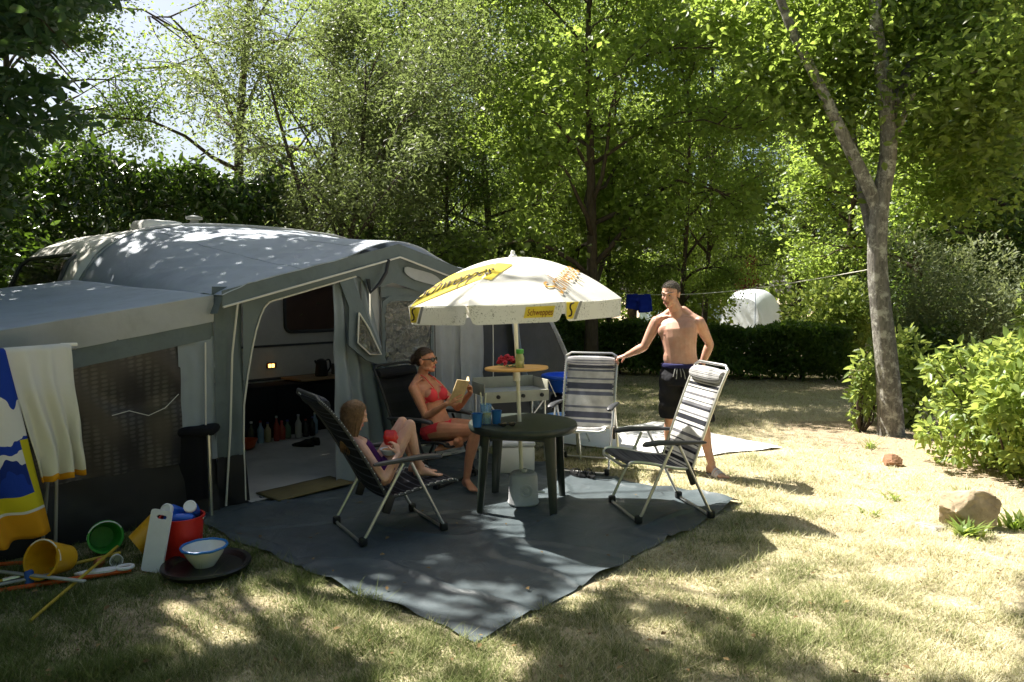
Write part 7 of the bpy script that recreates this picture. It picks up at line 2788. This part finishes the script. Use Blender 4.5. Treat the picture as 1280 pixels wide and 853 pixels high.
# ---- grass, fallen leaves, weeds
def grass():
    rng = np.random.default_rng(17)
    n = 620000
    y = 2.2 + (rng.random(n) ** 1.7) * 13.0
    x = (rng.random(n) * 2 - 1) * (0.76 * y + 0.3)
    ok = np.ones(n, bool)
    soil = np.zeros(n)
    green = np.zeros(n)
    # sampled cover on a coarse lattice
    gx, gy = np.arange(-13, 13.01, 0.12), np.arange(2, 16.01, 0.12)
    S = np.zeros((len(gy), len(gx)))
    Gm = np.zeros_like(S)
    for j, yy in enumerate(gy):
        for i, xx in enumerate(gx):
            S[j, i], Gm[j, i] = cover(xx, yy)
            if on_mat(xx, yy, 0.0) or in_tent(xx, yy):
                S[j, i] = 2
    ii = np.clip(((x + 13) / 0.12).round().astype(int), 0, len(gx) - 1)
    jj = np.clip(((y - 2) / 0.12).round().astype(int), 0, len(gy) - 1)
    soil, green = S[jj, ii], Gm[jj, ii]
    ok = soil < 1.5
    ok &= rng.random(n) > soil * 0.9
    dx, dy = x - MAT_O.x, y - MAT_O.y
    a, b = dx * MAT_U.x + dy * MAT_U.y, dx * MAT_W.x + dy * MAT_W.y
    ok &= ~((a > 0.0) & (a < MAT_LU) & (b > 0.0) & (b < MAT_LW))
    clothp = [(2.98, 7.72), (1.75, 7.18), (0.15, 8.15), (1.9, 9.35)]
    ok &= ~inside_poly(np.stack([x, y], 1), clothp)
    x, y, green = x[ok], y[ok], green[ok]
    n = len(x)
    clump = np.sin(x * 9.1 + 2 * np.sin(y * 5.3)) * np.sin(y * 8.3 + 1.7 * np.sin(x * 6.1))
    h = (0.013 + 0.022 * rng.random(n) + 0.03 * (rng.random(n) > 0.985)) * (1 + 0.75 * clump) * (1 + 0.35 * green)
    az = rng.uniform(0, 6.283, n)
    lean = rng.uniform(0.4, 2.2, n)
    w = (0.0012 + 0.0011 * rng.random(n)) * (0.7 + y * 0.16)
    D = np.stack([np.cos(az), np.sin(az), np.zeros(n)], 1)
    Sd = np.stack([-np.sin(az), np.cos(az), np.zeros(n)], 1)
    B = np.stack([x, y, np.full(n, -0.006)], 1)
    T = B + D * (h * lean)[:, None] + np.array([0, 0, 1]) * (h + 0.004)[:, None]
    v = np.stack([B - Sd * w[:, None], B + Sd * w[:, None], T], 1).reshape(-1, 3)
    f = np.arange(n * 3).reshape(-1, 3)
    tint = np.clip(green * 0.85 + rng.normal(size=n) * 0.2 + 0.1 * clump, 0, 1)
    m = bpy.data.materials.new('grass_blades')
    m.use_nodes = True
    nt = m.node_tree
    bs = nt.nodes['Principled BSDF']
    bs.inputs['Roughness'].default_value = 0.7
    bs.inputs['Specular IOR Level'].default_value = 0.2
    at = nt.nodes.new('ShaderNodeAttribute')
    at.attribute_name = 'tint'
    c = ramp_node(nt, at.outputs['Fac'], [(0.0, (0.63, 0.585, 0.41)), (0.3, (0.48, 0.445, 0.26)), (0.55, (0.26, 0.28, 0.11)), (0.85, (0.105, 0.145, 0.035))])
    nt.links.new(c, bs.inputs['Base Color'])
    tr = nt.nodes.new('ShaderNodeBsdfTranslucent')
    nt.links.new(c, tr.inputs[0])
    mx = nt.nodes.new('ShaderNodeMixShader')
    mx.inputs[0].default_value = 0.35
    nt.links.new(bs.outputs[0], mx.inputs[1])
    nt.links.new(tr.outputs[0], mx.inputs[2])
    nt.links.new(mx.outputs[0], nt.nodes['Material Output'].inputs[0])
    o = link('grass', fast_mesh('grass', v, f, np.repeat(tint, 3), m))
    kind(o, 'stuff')
    o['label'] = 'short scorched grass of the pitch'
    # fallen leaves
    n = 420
    y = 2.6 + (rng.random(n) ** 1.5) * 9
    x = (rng.random(n) * 2 - 1) * 0.74 * y
    z = np.array([0.022 if on_mat(a, b) else 0.03 for a, b in zip(x, y)])
    ok = np.array([not in_tent(a, b) for a, b in zip(x, y)])
    C = np.stack([x, y, z], 1)[ok]
    n = len(C)
    D = rng.normal(size=(n, 3))
    D[:, 2] *= 0.15
    N = rng.normal(size=(n, 3)) * 0.25
    N[:, 2] += 1
    k = 0.5 + 0.8 * rng.random(n)
    lm = leafmat('leaf_fallen', (0.10, 0.06, 0.028), (0.24, 0.17, 0.08), (0.2, 0.13, 0.05), 0.05, rough=0.8, spec=0.1)
    o = foliage_obj('fallen_leaves', (C, D, N, 0.036 * k, 0.020 * k, rng.random(n)), lm)
    kind(o, 'stuff')
    o['label'] = 'dry fallen leaves scattered over grass and groundsheet'


grass()


def weed(label, c, n, h, spread, seed, m, narrow=0.012, cat='plant'):
    rng = np.random.default_rng(seed)
    t = thing('weed', label, cat, (c[0], c[1], 0))
    mb_v, mb_f = [], []
    tint = []
    for i in range(n):
        az = rng.uniform(0, 6.28)
        L = h * rng.uniform(0.55, 1.1)
        o = rng.uniform(0.1, spread)
        b = np.array([rng.normal() * 0.03, rng.normal() * 0.03, -0.01])
        d = np.array([math.cos(az), math.sin(az), 0])
        s = np.array([-math.sin(az), math.cos(az), 0]) * narrow * rng.uniform(0.7, 1.2)
        k0 = len(mb_v)
        for q in range(5):
            f = q / 4
            p = b + d * o * f ** 1.6 + np.array([0, 0, L * (f - 0.35 * f * f * (o / spread))])
            wv = s * (1 - f ** 2) + s * 0.05
            mb_v += [p - wv, p + wv]
            tint += [rng.uniform(0.2, 0.9)] * 2
        for q in range(4):
            a = k0 + q * 2
            mb_f.append((a, a + 1, a + 3, a + 2))
    o = link('blades', fast_mesh('blades', np.array(mb_v), np.array(mb_f), np.array(tint), m, smooth=True), t)
    return t


weed('long-bladed grass tuft in front of the sandstone boulder', (3.13, 4.86), 60, 0.15, 0.20, 1, LF_BUSH)
weed('upright leafy weed at the right of the sandstone boulder', (3.58, 5.02), 34, 0.2, 0.10, 2, LF_BRIGHT, 0.014)
weed('small green tuft between the boulder and the reddish stone', (3.12, 5.75), 22, 0.11, 0.12, 3, LF_BUSH, 0.008)
weed('sparse green tuft on the lawn left of the boulder', (2.72, 5.35), 18, 0.09, 0.11, 4, LF_BUSH, 0.007)
weed('thin green tuft at the foot of the forked tree', (3.9, 7.75), 26, 0.16, 0.15, 5, LF_BUSH, 0.008)
weed('weed growing under the bright bush just beyond the boulder', (3.62, 5.62), 28, 0.17, 0.16, 6, LF_BRIGHT, 0.010)
